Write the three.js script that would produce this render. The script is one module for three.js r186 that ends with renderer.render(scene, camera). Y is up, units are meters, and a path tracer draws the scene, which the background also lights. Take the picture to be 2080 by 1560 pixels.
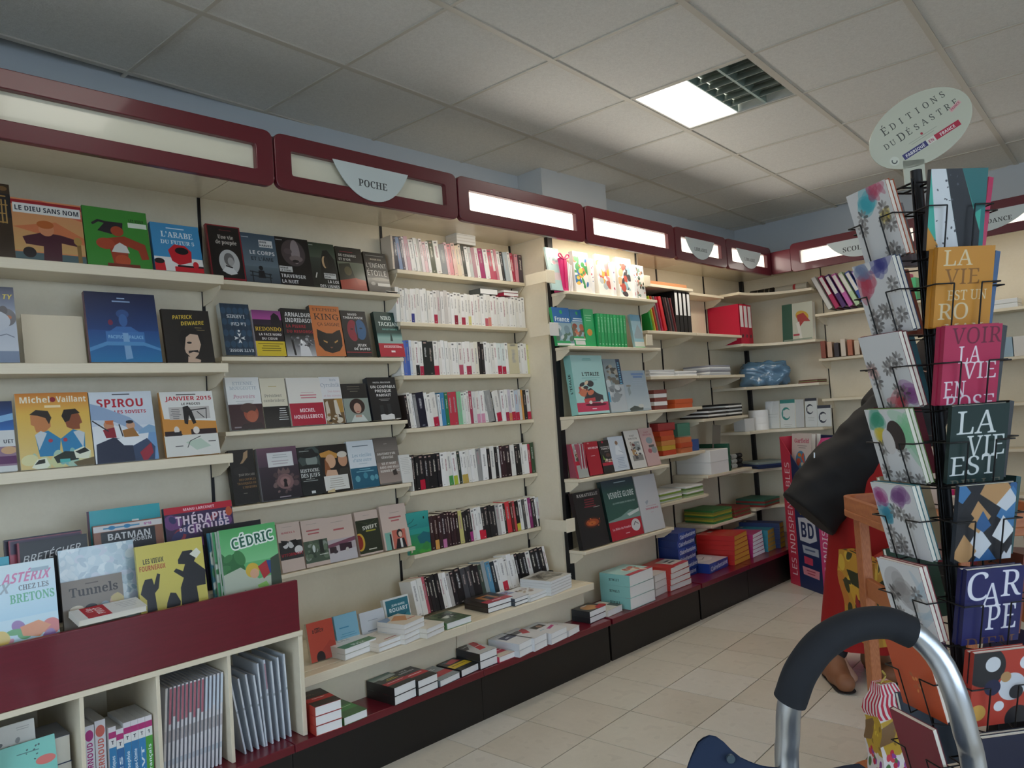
import * as THREE from 'three';
import { RoundedBoxGeometry } from 'three/addons/geometries/RoundedBoxGeometry.js';
import { mergeGeometries, toCreasedNormals } from 'three/addons/utils/BufferGeometryUtils.js';
import { MarchingCubes } from 'three/addons/objects/MarchingCubes.js';
import { RectAreaLightUniformsLib } from 'three/addons/lights/RectAreaLightUniformsLib.js';
RectAreaLightUniformsLib.init();

// ---------- camera, sky, exposure ----------
const scene = new THREE.Scene();
const FPX = 1529.39, CAM = new THREE.Vector3(-0.5679, 1.35, 3.1372);
const yaw = -0.7808, pitch = 0.0385, roll = -0.0665;
const vF = new THREE.Vector3(Math.cos(yaw) * Math.cos(pitch), Math.sin(pitch), Math.sin(yaw) * Math.cos(pitch));
const vR0 = new THREE.Vector3(-Math.sin(yaw), 0, Math.cos(yaw)), vU0 = vR0.clone().cross(vF);
const vR = vR0.clone().multiplyScalar(Math.cos(roll)).addScaledVector(vU0, Math.sin(roll));
const vU = vU0.clone().multiplyScalar(Math.cos(roll)).addScaledVector(vR0, -Math.sin(roll));
const camera = new THREE.PerspectiveCamera(2 * Math.atan(780 / FPX) * 180 / Math.PI, 4 / 3, 0.05, 60);
camera.position.copy(CAM);
camera.quaternion.setFromRotationMatrix(new THREE.Matrix4().makeBasis(vR, vU, vF.clone().negate()));
camera.updateMatrixWorld();
scene.background = new THREE.Color().setRGB(2.9, 3.6, 4.4);          // overcast winter sky, seen only through the shop window
const renderer = new THREE.WebGLRenderer({ antialias: true });
renderer.toneMapping = THREE.LinearToneMapping;
renderer.toneMappingExposure = 1.08;
renderer.shadowMap.enabled = true;
const LIT = { ceiling: 4, tube: 13, box: 7 };                        // radiance of the three kinds of lamps

// ---------- helpers ----------
const ray = (u, v) => vF.clone().addScaledVector(vR, (u - 1040) / FPX).addScaledVector(vU, -(v - 780) / FPX);
const atZ = (u, v, z) => { const r = ray(u, v); return CAM.clone().addScaledVector(r, (z - CAM.z) / r.z); };
const atY = (u, v, y) => { const r = ray(u, v); return CAM.clone().addScaledVector(r, (y - CAM.y) / r.y); };
const atX = (u, v, x) => { const r = ray(u, v); return CAM.clone().addScaledVector(r, (x - CAM.x) / r.x); };
const atD = (u, v, d) => CAM.clone().addScaledVector(ray(u, v), d);   // d = distance along the viewing axis
const D2R = Math.PI / 180;
function rng(seed) { let a = seed >>> 0; return () => { a = (a + 0x6d2b79f5) | 0; let t = Math.imul(a ^ (a >>> 15), 1 | a); t = (t + Math.imul(t ^ (t >>> 7), 61 | t)) ^ t; return ((t ^ (t >>> 14)) >>> 0) / 4294967296; }; }
const used = new Map();
const numbered = (n) => { const k = used.get(n) ?? 0; used.set(n, k + 1); return k ? n + '_' + String(k).padStart(3, '0') : n; };
function mesh(name, geo, mat, parent) {
  const g = Array.isArray(geo) ? (geo.length > 1 ? mergeGeometries(geo.map((q) => (q.index ? q.toNonIndexed() : q))) : geo[0]) : geo;
  const m = new THREE.Mesh(g, mat); m.name = parent ? name : numbered(name); m.castShadow = m.receiveShadow = true;
  (parent ?? scene).add(m); return m;
}
function thing(name, label, category, pos = [0, 0, 0], group) {
  const o = new THREE.Group(); o.name = numbered(name); o.position.set(...pos); scene.add(o);
  o.userData = { label, category }; if (group) o.userData.group = group; return o;
}
function tag(o, label, category, group) { o.userData = { label, category }; if (group) o.userData.group = group; return o; }
function struct(o, label, category) { o.userData = { kind: 'structure', label, category }; return o; }
// box with uv in metres, placed by its min and max corners
function box(x0, y0, z0, x1, y1, z1) {
  const w = x1 - x0, h = y1 - y0, d = z1 - z0, g = new THREE.BoxGeometry(w, h, d), uv = g.attributes.uv;
  const S = [[d, h], [d, h], [w, d], [w, d], [w, h], [w, h]];
  for (let f = 0; f < 6; f++) for (let i = 0; i < 4; i++) uv.setXY(f * 4 + i, uv.getX(f * 4 + i) * S[f][0] + x0, uv.getY(f * 4 + i) * S[f][1] + y0);
  g.translate((x0 + x1) / 2, (y0 + y1) / 2, (z0 + z1) / 2); return g;
}
function rbox(x0, y0, z0, x1, y1, z1, r = 0.003, s = 2) { const g = new RoundedBoxGeometry(x1 - x0, y1 - y0, z1 - z0, s, r); g.translate((x0 + x1) / 2, (y0 + y1) / 2, (z0 + z1) / 2); return g; }
function tube(pts, r, seg = 32, rs = 8, tension = 0.5, closed = false) {
  const c = new THREE.CatmullRomCurve3(pts.map((p) => (p.isVector3 ? p : new THREE.Vector3(...p))), closed, 'catmullrom', tension);
  return new THREE.TubeGeometry(c, seg, r, rs, closed);
}
function bar(a, b, r, rs = 6) {
  const A = a.isVector3 ? a : new THREE.Vector3(...a), B = b.isVector3 ? b : new THREE.Vector3(...b), d = B.clone().sub(A);
  const g = new THREE.CylinderGeometry(r, r, d.length(), rs); g.translate(0, d.length() / 2, 0);
  g.applyQuaternion(new THREE.Quaternion().setFromUnitVectors(new THREE.Vector3(0, 1, 0), d.normalize())); g.translate(A.x, A.y, A.z); return g;
}
function poly(points, depth, bevel = 0) {   // 2D outline extruded along +z
  const s = new THREE.Shape(points.map((p) => new THREE.Vector2(...p)));
  return new THREE.ExtrudeGeometry(s, { depth, bevelEnabled: bevel > 0, bevelSize: bevel, bevelThickness: bevel, bevelSegments: 2, curveSegments: 12 });
}
function areaLight(parent, color, intensity, w, h, pos, target) {
  const l = new THREE.RectAreaLight(color, intensity, w, h); l.position.set(...pos); l.name = 'area_light'; l.castShadow = true; parent.add(l);
  parent.updateWorldMatrix(true, false); l.lookAt(parent.localToWorld(new THREE.Vector3(...target))); return l;
}

// ---------- textures and materials ----------
function noiseTexture(n, seed, paint, repeat, srgb = true) {
  const r = rng(seed), grid = (m) => { const a = new Float32Array(m * m); for (let i = 0; i < a.length; i++) a[i] = r(); return (x, y) => { const fx = x * m, fy = y * m, ix = Math.floor(fx), iy = Math.floor(fy), tx = fx - ix, ty = fy - iy, at = (i, j) => a[((j + m) % m) * m + ((i + m) % m)], sx = tx * tx * (3 - 2 * tx), sy = ty * ty * (3 - 2 * ty); return (at(ix, iy) * (1 - sx) + at(ix + 1, iy) * sx) * (1 - sy) + (at(ix, iy + 1) * (1 - sx) + at(ix + 1, iy + 1) * sx) * sy; }; };
  const gs = [4, 11, 29, 67, 151].map(grid), d = new Uint8Array(n * n * 4);
  for (let j = 0; j < n; j++) for (let i = 0; i < n; i++) { const x = i / n, y = j / n, c = paint(gs.map((g) => g(x, y)), x, y, r()); for (let k = 0; k < 3; k++) d[(j * n + i) * 4 + k] = Math.max(0, Math.min(255, c[k])); d[(j * n + i) * 4 + 3] = 255; }
  const t = new THREE.DataTexture(d, n, n); t.wrapS = t.wrapT = THREE.RepeatWrapping; t.magFilter = THREE.LinearFilter; t.minFilter = THREE.LinearMipmapLinearFilter; t.generateMipmaps = true;
  if (srgb) t.colorSpace = THREE.SRGBColorSpace; t.repeat.set(repeat, repeat); t.needsUpdate = true; return t;
}
const grey = (v) => [v, v, v];
const mix = (a, b, t) => a.map((q, i) => q + (b[i] - q) * t);
const T = {
  laminate: noiseTexture(256, 11, (g, x, y, r) => mix([222, 210, 184], [231, 220, 196], g[1] * 0.5 + g[3] * 0.3 + r * 0.2), 1.5),
  ceiling: noiseTexture(512, 21, (g, x, y, r) => mix([216, 215, 210], [230, 229, 224], g[3] * 0.5 + g[4] * 0.5).map((c) => c - (r > 0.965 ? 26 : 0)), 1.667),
  ceilBump: noiseTexture(512, 22, (g, x, y, r) => grey(120 + g[4] * 80 + (r > 0.96 ? -90 : r * 40)), 1.667, false),
  floor: noiseTexture(512, 31, (g, x, y, r) => mix([212, 206, 193], [228, 222, 210], g[0] * 0.35 + g[1] * 0.25 + g[2] * 0.2 + g[3] * 0.2).map((c) => c - (g[2] > 0.82 ? 7 : 0) + (r - 0.5) * 5), 0.9),
  paint: noiseTexture(256, 41, (g, x, y, r) => grey(118 + g[4] * 20 + g[2] * 10), 2, false),
  wood: noiseTexture(512, 51, (g, x, y) => { const s = 0.5 + 0.5 * Math.sin((y * 60 + g[0] * 7 + g[1] * 3) * 2.1); return mix([168, 98, 58], [192, 122, 76], s * 0.5 + g[3] * 0.5); }, 1.2),
  weave: noiseTexture(256, 61, (g, x, y, r) => grey(110 + 60 * (Math.sin(x * 804) * Math.sin(y * 804)) + r * 40), 4, false),
  burg: noiseTexture(256, 71, (g, x, y, r) => mix([98, 8, 28], [112, 12, 35], g[2] * 0.5 + g[4] * 0.3 + r * 0.2), 1),
};
const std = (o) => new THREE.MeshStandardMaterial(o), phy = (o) => new THREE.MeshPhysicalMaterial(o);
const M = {
  cream: std({ name: 'cream_laminate', map: T.laminate, roughness: 0.42 }),
  soffit: std({ name: 'cream_gloss_panel', map: T.laminate, roughness: 0.16 }),
  burgundy: phy({ name: 'burgundy_laminate', map: T.burg, roughness: 0.3, clearcoat: 0.3, clearcoatRoughness: 0.08 }),
  cornice: phy({ name: 'burgundy_lacquer', color: 0x5e0a1b, roughness: 0.35, clearcoat: 0.35, clearcoatRoughness: 0.08 }),
  kick: std({ name: 'black_kick_board', color: 0x100d0c, roughness: 0.45 }),
  black: std({ name: 'black_steel', color: 0x17171a, roughness: 0.45, metalness: 0.2 }),
  wire: std({ name: 'black_wire', color: 0x101012, roughness: 0.4, metalness: 0.3 }),
  wall: std({ name: 'pale_blue_grey_paint', color: 0xc6cdd3, roughness: 0.85, bumpMap: T.paint, bumpScale: 0.0006 }),
  column: std({ name: 'off_white_paint', color: 0xc9cdcf, roughness: 0.85, bumpMap: T.paint, bumpScale: 0.0006 }),
  ceil: std({ name: 'mineral_fibre_tile', map: T.ceiling, roughness: 0.95, bumpMap: T.ceilBump, bumpScale: 0.0008 }),
  tbar: std({ name: 'enamelled_steel_bar', color: 0xc9c4b8, roughness: 0.5 }),
  grout: std({ name: 'dark_grout', color: 0x5b5147, roughness: 0.95 }),
  diffOff: phy({ name: 'opal_acrylic', color: 0xe4dfc8, roughness: 0.2, clearcoat: 0.4 }),
  plate: std({ name: 'pale_grey_plate', color: 0xc9d2d0, roughness: 0.35 }),
  alu: std({ name: 'brushed_aluminium', color: 0xc6c9cc, roughness: 0.33, metalness: 0.95 }),
  foam: std({ name: 'black_foam_grip', color: 0x14171d, roughness: 0.85, bumpMap: T.weave, bumpScale: 0.0006 }),
  navy: std({ name: 'navy_canvas', color: 0x16263f, roughness: 0.9, bumpMap: T.weave, bumpScale: 0.0008 }),
  wood: std({ name: 'varnished_beech', map: T.wood, roughness: 0.45 }),
  paper: std({ name: 'page_edges', color: 0xe9e4d6, roughness: 0.9 }),
  paperWhite: std({ name: 'white_paper', color: 0xeeeeec, roughness: 0.9 }),
  glass: phy({ name: 'window_glass', color: 0xffffff, roughness: 0.02, transmission: 1, thickness: 0, ior: 1.5 }),
};
const flat = new Map();
const plain = (hex, rough = 0.5, extra = {}) => { const k = hex + '|' + rough + JSON.stringify(extra); if (!flat.has(k)) flat.set(k, std({ name: 'plain_' + String(hex).replace('#', ''), color: hex, roughness: rough, ...extra })); return flat.get(k); };
// ---------- the room ----------
const CEIL = 2.797, GA = -0.0765, GX = -0.096, GZ = 0.0989;            // the ceiling grid is turned a little against the shelving
const XB = -2.9, XF = 5.46, ZR = 6.3;
const grid = (i, j) => [GX + Math.cos(GA) * 0.6 * i - Math.sin(GA) * 0.6 * j, GZ + Math.sin(GA) * 0.6 * i + Math.cos(GA) * 0.6 * j];
const panels = [[4, 2, 1], [0, 2, 2], [4, 6, 2], [0, 6, 2], [-4, 2, 2], [-4, 6, 2]];   // light fittings in the grid: 1 = half lit, 2 = fully lit
{
  const ceiling = struct(new THREE.Group(), 'suspended ceiling of square mineral fibre tiles in a metal grid', 'ceiling'); ceiling.name = 'ceiling'; scene.add(ceiling);
  mesh('ceiling_slab', box(XB - 0.15, CEIL + 0.22, -0.15, XF + 0.15, CEIL + 0.36, ZR + 0.15), M.wall, ceiling);
  const tileG = new THREE.BoxGeometry(0.586, 0.015, 0.586); { const uv = tileG.attributes.uv; for (let k = 0; k < uv.count; k++) uv.setXY(k, uv.getX(k) * 0.586, uv.getY(k) * 0.586); }
  for (let i = -5; i <= 10; i++) for (let j = -1; j <= 11; j++) {
    if (panels.some(([a, b]) => a === i && b === j)) continue;
    const [x, z] = grid(i + 0.5, j + 0.5); if (x < XB - 0.2 || x > XF + 0.2 || z < -0.2 || z > ZR + 0.2) continue;
    const t = new THREE.Mesh(tileG, M.ceil); t.name = 'ceiling_tile'; t.position.set(x, CEIL + 0.0105, z); t.rotation.y = -GA; t.castShadow = t.receiveShadow = true; ceiling.add(t);
  }
  for (let j = -1; j <= 12; j++) { const [x, z] = grid(2.5, j); const b = mesh('main_runner', new THREE.BoxGeometry(9.6, 0.006, 0.026), M.tbar, ceiling); b.position.set(x, CEIL, z); b.rotation.y = -GA; }
  for (let i = -5; i <= 11; i++) { const [x, z] = grid(i, 5.5); const b = mesh('cross_bar', new THREE.BoxGeometry(0.015, 0.005, 7.8), M.tbar, ceiling); b.position.set(x, CEIL + 0.0004, z); b.rotation.y = -GA; }
}
{ // floor: square beige tiles with dark joints; those far from the view are one part
  const floor = struct(new THREE.Group(), 'beige ceramic floor tiles with thin dark joints', 'floor'); floor.name = 'floor'; scene.add(floor);
  mesh('floor_slab', box(XB - 0.15, -0.16, -0.15, XF + 0.15, -0.006, ZR + 0.15), M.grout, floor);
  const P = 0.3225, a = -0.0705, ox = 2.484, oz = 1.352, rest = [];
  const variants = [0, 1, 2, 3, 4, 5].map((k) => { const g = new THREE.BoxGeometry(P - 0.0045, 0.008, P - 0.0045), uv = g.attributes.uv; for (let n = 0; n < uv.count; n++) uv.setXY(n, uv.getX(n) * P + k * 0.37, uv.getY(n) * P + k * 0.61); return g; });
  const tones = [0xffffff, 0xf6f2ec, 0xfbf9f4].map((c) => { const m = std({ name: 'beige_ceramic', map: T.floor, color: c, roughness: 0.28 }); return m; });
  const r = rng(7);
  for (let i = -18; i <= 12; i++) for (let j = -6; j <= 17; j++) {
    const x = ox + Math.cos(a) * P * (i + 0.5) - Math.sin(a) * P * (j + 0.5), z = oz + Math.sin(a) * P * (i + 0.5) + Math.cos(a) * P * (j + 0.5);
    if (x < XB - 0.1 || x > XF + 0.1 || z < -0.1 || z > ZR + 0.1) continue;
    const k = Math.floor(r() * 6), tm = Math.floor(r() * 3);
    const seen = x > 0.6 && z > 0.45 && z < 3.2;
    if (seen) { const t = new THREE.Mesh(variants[k], tones[tm]); t.name = 'floor_tile'; t.position.set(x, -0.004, z); t.rotation.y = -a; t.receiveShadow = t.castShadow = true; floor.add(t); }
    else { const g = variants[k].clone(); g.rotateY(-a); g.translate(x, -0.004, z); rest.push(g); }
  }
  const o = mesh('floor_tiles_beyond', rest, tones[1], floor); o.userData.kind = 'stuff';
}
struct(mesh('wall_left', box(XB - 0.15, -0.16, -0.15, XF + 0.15, CEIL + 0.3, 0), M.wall), 'pale blue-grey painted wall behind the shelving', 'wall');
struct(mesh('wall_far', box(XF, -0.16, -0.15, XF + 0.15, CEIL + 0.3, ZR + 0.15), M.wall), 'pale grey painted end wall above the corner shelving', 'wall');
{ // side wall behind the photographer with a second, smaller street window
  const y0 = 0.4, y1 = 2.5, z0 = 1.0, z1 = 3.4;
  struct(mesh('wall_back', [box(XB - 0.15, -0.16, -0.15, XB, CEIL + 0.3, z0), box(XB - 0.15, -0.16, z1, XB, CEIL + 0.3, ZR + 0.15), box(XB - 0.15, y1, z0, XB, CEIL + 0.3, z1), box(XB - 0.15, -0.16, z0, XB, y0, z1)], M.column), 'pale wall behind the photographer around the smaller window', 'wall');
  const win = struct(new THREE.Group(), 'smaller shop window with aluminium frame', 'window'); win.name = 'window_2'; scene.add(win);
  mesh('pane', box(XB - 0.085, y0 + 0.04, z0 + 0.03, XB - 0.08, y1 - 0.04, z1 - 0.03), M.glass, win);
  mesh('window_frame', [box(XB - 0.11, y0, z0, XB - 0.05, y1, z0 + 0.03), box(XB - 0.11, y0, z1 - 0.03, XB - 0.05, y1, z1), box(XB - 0.11, y0, z0 + 0.03, XB - 0.05, y0 + 0.04, z1 - 0.03), box(XB - 0.11, y1 - 0.04, z0 + 0.03, XB - 0.05, y1, z1 - 0.03)], M.alu, win);
}
struct(mesh('trim_1', [box(2.765, 2.33, 0, 3.39, CEIL + 0.02, 0.195)], M.column), 'white boxed pillar rising above the lit cornice', 'pillar');
{ // shop front across the room, with the street window that lets the daylight in
  const y0 = 0.4, y1 = 2.5, x0 = -2.3, x1 = 2.2, Z0 = ZR, Z1 = ZR + 0.15;
  struct(mesh('wall_right', [box(XB - 0.15, -0.16, Z0, x0, CEIL + 0.3, Z1), box(x1, -0.16, Z0, XF + 0.15, CEIL + 0.3, Z1), box(x0, y1, Z0, x1, CEIL + 0.3, Z1), box(x0, -0.16, Z0, x1, y0, Z1)], M.column), 'shop front wall around the street window', 'wall');
  const win = struct(new THREE.Group(), 'wide shop window with aluminium frame', 'window'); win.name = 'window_1'; scene.add(win);
  const xx = [x0, (2 * x0 + x1) / 3, (x0 + 2 * x1) / 3, x1];
  for (let k = 0; k < 3; k++) {
    mesh('pane', box(xx[k] + 0.03, y0 + 0.04, ZR + 0.08, xx[k + 1] - 0.03, y1 - 0.04, ZR + 0.085), M.glass, win);
    mesh('window_frame', [box(xx[k], y0, ZR + 0.05, xx[k] + 0.03, y1, ZR + 0.11), box(xx[k + 1] - 0.03, y0, ZR + 0.05, xx[k + 1], y1, ZR + 0.11), box(xx[k] + 0.03, y0, ZR + 0.05, xx[k + 1] - 0.03, y0 + 0.04, ZR + 0.11), box(xx[k] + 0.03, y1 - 0.04, ZR + 0.05, xx[k + 1] - 0.03, y1, ZR + 0.11)], M.alu, win);
  }
  struct(mesh('pavement', [box(-12, -0.3, ZR + 0.15, 12, -0.16, 22), box(-12, -0.3, -8, XB - 0.15, -0.16, ZR + 0.15)], plain('#55534f', 0.9)), 'grey pavement outside the shop', 'pavement');
}
// ceiling light fittings: half of the one in view has its louvre off and glows, the other half shows the curved blades
for (const [i, j, lit] of panels) {
  const [x, z] = grid(i + 0.5, j + 0.5);
  const t = thing('ceiling_light', lit === 1 ? 'square ceiling light with one glowing half and one louvred half' : 'fully lit square ceiling light panel with a plain diffuser', 'ceiling light', [x, CEIL, z], lit === 1 ? undefined : 'lit ceiling panels along the shop');
  t.rotation.y = -GA;
  const h = 0.284;
  mesh('housing', [box(-0.295, 0.09, -0.295, 0.295, 0.1, 0.295), box(-0.295, 0.004, -0.295, -0.288, 0.09, 0.295), box(0.288, 0.004, -0.295, 0.295, 0.09, 0.295), box(-0.288, 0.004, -0.295, 0.288, 0.09, -0.288), box(-0.288, 0.004, 0.288, 0.288, 0.09, 0.295)], plain('#d6d8d2', 0.4), t);
  mesh('trim_ring', [box(-0.288, 0, -0.288, -0.278, 0.006, 0.288), box(0.278, 0, -0.288, 0.288, 0.006, 0.288), box(-0.278, 0, -0.288, 0.278, 0.006, -0.278), box(-0.278, 0, 0.278, 0.278, 0.006, 0.288)], plain('#c4c2ba', 0.5), t);
  const zEnd = lit === 1 ? -0.012 : 0.278;
  mesh('glowing_diffuser', box(-0.278, 0.004, -0.278, 0.278, 0.008, zEnd), std({ name: 'lit_diffuser', color: 0xffffff, emissive: 0xfffaf0, emissiveIntensity: lit === 1 ? 1.6 : 1.2 }), t);
  const zc = (-0.278 + zEnd) / 2;
  areaLight(t, 0xfff9ee, LIT.ceiling * (lit === 1 ? 1.8 : 0.5), 0.55, zEnd + 0.278, [0, -0.004, zc], [0, -1, zc]);
  if (lit === 1) {
    const blade = []; const c = new THREE.QuadraticBezierCurve(new THREE.Vector2(0, 0.004), new THREE.Vector2(0.018, 0.035), new THREE.Vector2(0.046, 0.05));
    for (let half = 0; half < 2; half++) for (let k = 0; k < 6; k++) {
      const pts = c.getPoints(6), x0 = -0.27 + k * 0.09, z0 = half ? 0.142 : -0.006, z1 = half ? 0.276 : 0.13;
      const o = [...pts.map((p) => [x0 + p.x, p.y]), ...pts.reverse().map((p) => [x0 + p.x + 0.004, p.y])];
      const g = poly(o, z1 - z0); g.translate(0, 0, z0); mesh('louvre_blade', g, plain('#aeb7b0', 0.3, { metalness: 0.4 }), t);
    }
    mesh('louvre_rib', [box(-0.278, 0.004, 0.13, 0.278, 0.05, 0.142), box(-0.278, 0.004, -0.012, 0.278, 0.05, -0.006)], plain('#a9c0bb', 0.3, { metalness: 0.4 }), t);
    mesh('reflector', box(-0.278, 0.055, -0.006, 0.278, 0.058, 0.278), plain('#9aa39c', 0.35, { metalness: 0.4 }), t);
  }
}
// ---------- shelving bays ----------
const ZB = 0.05;                                                       // face of the back panels of the straight bays
function bracket(t, x, y, z0, z1) { const d = z1 - z0, g = poly([[0, 0], [d * 0.86, 0], [d * 0.86, -0.012], [d * 0.45, -0.05], [0, -0.062]], 0.004); g.rotateY(-Math.PI / 2); g.translate(x, y, z0); mesh('bracket', g, M.cream, t); }
function bay(label, x0, x1, zb, zf, rows, th, o = {}) {
  const t = thing('shelving_bay', label, 'shelving', [0, 0, 0], undefined);
  mesh('back_panel', box(x0 + 0.0003, 0.2, zb - 0.03, x1 - 0.0003, 2.335, zb), M.cream, t);
  rows.forEach((y, k) => {
    const z = Array.isArray(zf) ? zf[k] : zf, e = o.ends?.[k] ?? [x0 + 0.004, x1 - 0.002];
    mesh('shelf', rbox(e[0], y - th, zb + 0.0065, e[1], y, z, 0.003), M.cream, t);
    bracket(t, e[0] + 0.008, y - th, zb, z); bracket(t, e[1] - 0.004, y - th, zb, z);
  });
  if (o.soffit !== false) mesh('soffit_panel', box(x0 + 0.002, 2.335, zb, x1 - 0.002, 2.352, 0.57), M.soffit, t);
  mesh('upright', box(x1 - 0.0125, 0.2255, zb + 0.0002, x1 - 0.0005, 2.334, zb + 0.006), M.black, t);
  if (o.base !== false) {
    mesh('base_shelf', rbox(x0 + 0.001, 0.195, zb - 0.03, x1 - 0.001, 0.225, 0.612, 0.003), M.burgundy, t);
    mesh('kick_board', box(x0 + 0.001, 0, zb - 0.03, x1 - 0.001, 0.195, 0.59), M.kick, t);
  }
  return t;
}
const U1 = [1.974, 1.623, 1.265], U2 = [1.972, 1.656, 1.351, 1.045, 0.736], U3 = [2.1, 1.837, 1.57, 1.307, 0.998, 0.69], U4 = [2.008, 1.7, 1.309, 0.961, 0.565];
const bay1 = bay('cream shelving bay holding face-out comic albums', -0.155, 0.765, ZB, 0.245, U1, 0.037);
const bay0 = bay('empty cream shelving bay adjoining the comic album bay', -1.075, -0.155, ZB, 0.245, U1, 0.037);
const bay2 = bay('cream shelving bay holding face-out novels under the POCHE sign', 0.765, 1.685, ZB, 0.175, U2, 0.018);
const bay3 = bay('cream shelving bay packed with rows of pocket book spines', 1.685, 2.605, ZB, 0.155, U3, 0.02);
for (const [t, x0, x1] of [[bay2, 0.845, 1.6845], [bay3, 1.6855, 2.604]]) {
  mesh('step_shelf', [rbox(x0, 0.385, ZB + 0.007, x1, 0.41, 0.455, 0.002), rbox(x0, 0.372, 0.459, x1, 0.41, 0.515, 0.003)], M.cream, t);
  mesh('step_front', box(x0, 0.2255, 0.42, x1 - 0.004, 0.3715, 0.438), M.cream, t);
}
const bay4 = bay('cream shelving bay standing forward on the boxed pillar, with travel guides', 2.62, 3.51, 0.31, 0.452, U4, 0.018);
mesh('side_panel', box(2.606, 0.2, ZB, 2.619, 2.335, 0.31), M.cream, bay4);
mesh('side_panel', box(3.512, 0.2, ZB, 3.524, 2.335, 0.31), M.cream, bay4);
mesh('upright', box(2.622, 0.2, 0.31, 2.662, 2.335, 0.335), M.black, bay4);
const A5 = [2.14, 1.829, 1.527, 1.308, 1.002, 0.697], B5 = [2.15, 1.829, 1.527, 1.218, 0.82, 0.47];
const bay5 = bay('cream stationery bay beside the forward bay, with black binders', 3.526, 4.132, ZB, 0.345, A5, 0.02);
const bay6 = bay('cream stationery bay with red lever arch files next to the corner', 4.134, 4.79, ZB, [0.22, 0.345, 0.345, 0.345, 0.345, 0.345], B5, 0.02);
// corner unit and the run of shelving on the end wall
const XE = 5.4, C5 = [2.165, 1.765, 1.43, 1.085, 0.79, 0.5];
{
  const t = thing('corner_shelving', 'cream corner shelving unit with curved shelf fronts', 'shelving');
  mesh('back_panel', box(4.792, 0.2, ZB - 0.03, XE, 2.335, ZB), M.cream, t);
  mesh('back_panel', box(XE, 0.2, ZB - 0.03, XE + 0.03, 2.335, 0.74), M.cream, t);
  for (const y of C5) {
    const s = new THREE.Shape(); s.moveTo(XE - 0.0005, ZB + 0.0005); s.lineTo(4.795, ZB + 0.0005); s.lineTo(4.795, 0.345); s.bezierCurveTo(4.98, 0.33, 5.16, 0.42, 5.2, 0.735); s.lineTo(XE - 0.0005, 0.735);
    const g = new THREE.ExtrudeGeometry(s, { depth: 0.02, bevelEnabled: false, curveSegments: 14 }); g.rotateX(Math.PI / 2); g.translate(0, y, 0);
    mesh('shelf', g, M.cream, t);
  }
  mesh('upright', box(XE - 0.03, 0.2, ZB, XE, 2.335, ZB + 0.03), M.black, t);
  mesh('upright', box(XE - 0.006, 0.2255, 0.7355, XE - 0.0002, 2.334, 0.74), M.black, t);
  { const g = poly([[4.792, ZB], [XE, ZB], [XE, 0.74], [4.85, 0.74], [4.792, 0.57]], 0.017); g.rotateX(Math.PI / 2); g.translate(0, 2.352, 0); mesh('soffit_panel', g, M.soffit, t); }
  { const g = poly([[4.792, ZB - 0.03], [XE, ZB - 0.03], [XE, 0.74], [4.86, 0.74], [4.792, 0.6]], 0.03); g.rotateX(Math.PI / 2); g.translate(0, 0.225, 0); mesh('base_shelf', g, M.burgundy, t); }
  { const g = poly([[4.792, ZB - 0.03], [XE, ZB - 0.03], [XE, 0.735], [4.875, 0.735], [4.792, 0.585]], 0.195); g.rotateX(Math.PI / 2); g.translate(0, 0.195, 0); mesh('kick_board', g, M.kick, t); }
}
const E5 = [1.953, 1.608, 1.3, 1.0, 0.7];
for (let k = 0; k < 2; k++) {
  const z0 = 0.742 + k * 0.92, z1 = z0 + 0.918;
  const t = thing('shelving_bay', k ? 'cream end wall bay with clear packets of paper, behind the card spinner' : 'cream end wall bay with leaning coloured binders', 'shelving');
  mesh('back_panel', box(XE, 0.2, z0, XE + 0.03, 2.335, z1), M.cream, t);
  for (const y of k ? [1.82, 1.5, 1.2, 0.9, 0.6] : E5) {
    mesh('shelf', rbox(5.2, y - 0.02, z0 + 0.006, XE - 0.0065, y, z1 - 0.006, 0.003), M.cream, t);
    for (const z of [z0 + 0.012, z1 - 0.016]) { const g = poly([[0, 0], [0.17, 0], [0.17, -0.012], [0.09, -0.05], [0, -0.062]], 0.004); g.rotateY(Math.PI); g.translate(XE, y - 0.02, z + 0.004); mesh('bracket', g, M.cream, t); }
  }
  mesh('upright', box(XE - 0.006, 0.2255, z1 - 0.01, XE - 0.0002, 2.334, z1 - 0.0005), M.black, t);
  mesh('soffit_panel', box(4.85, 2.335, z0, XE, 2.352, z1), M.soffit, t);
  mesh('base_shelf', rbox(4.86, 0.195, z0, XE + 0.03, 0.225, z1, 0.003), M.burgundy, t);
  mesh('kick_board', box(4.875, 0, z0, XE + 0.03, 0.195, z1), M.kick, t);
}
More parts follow.
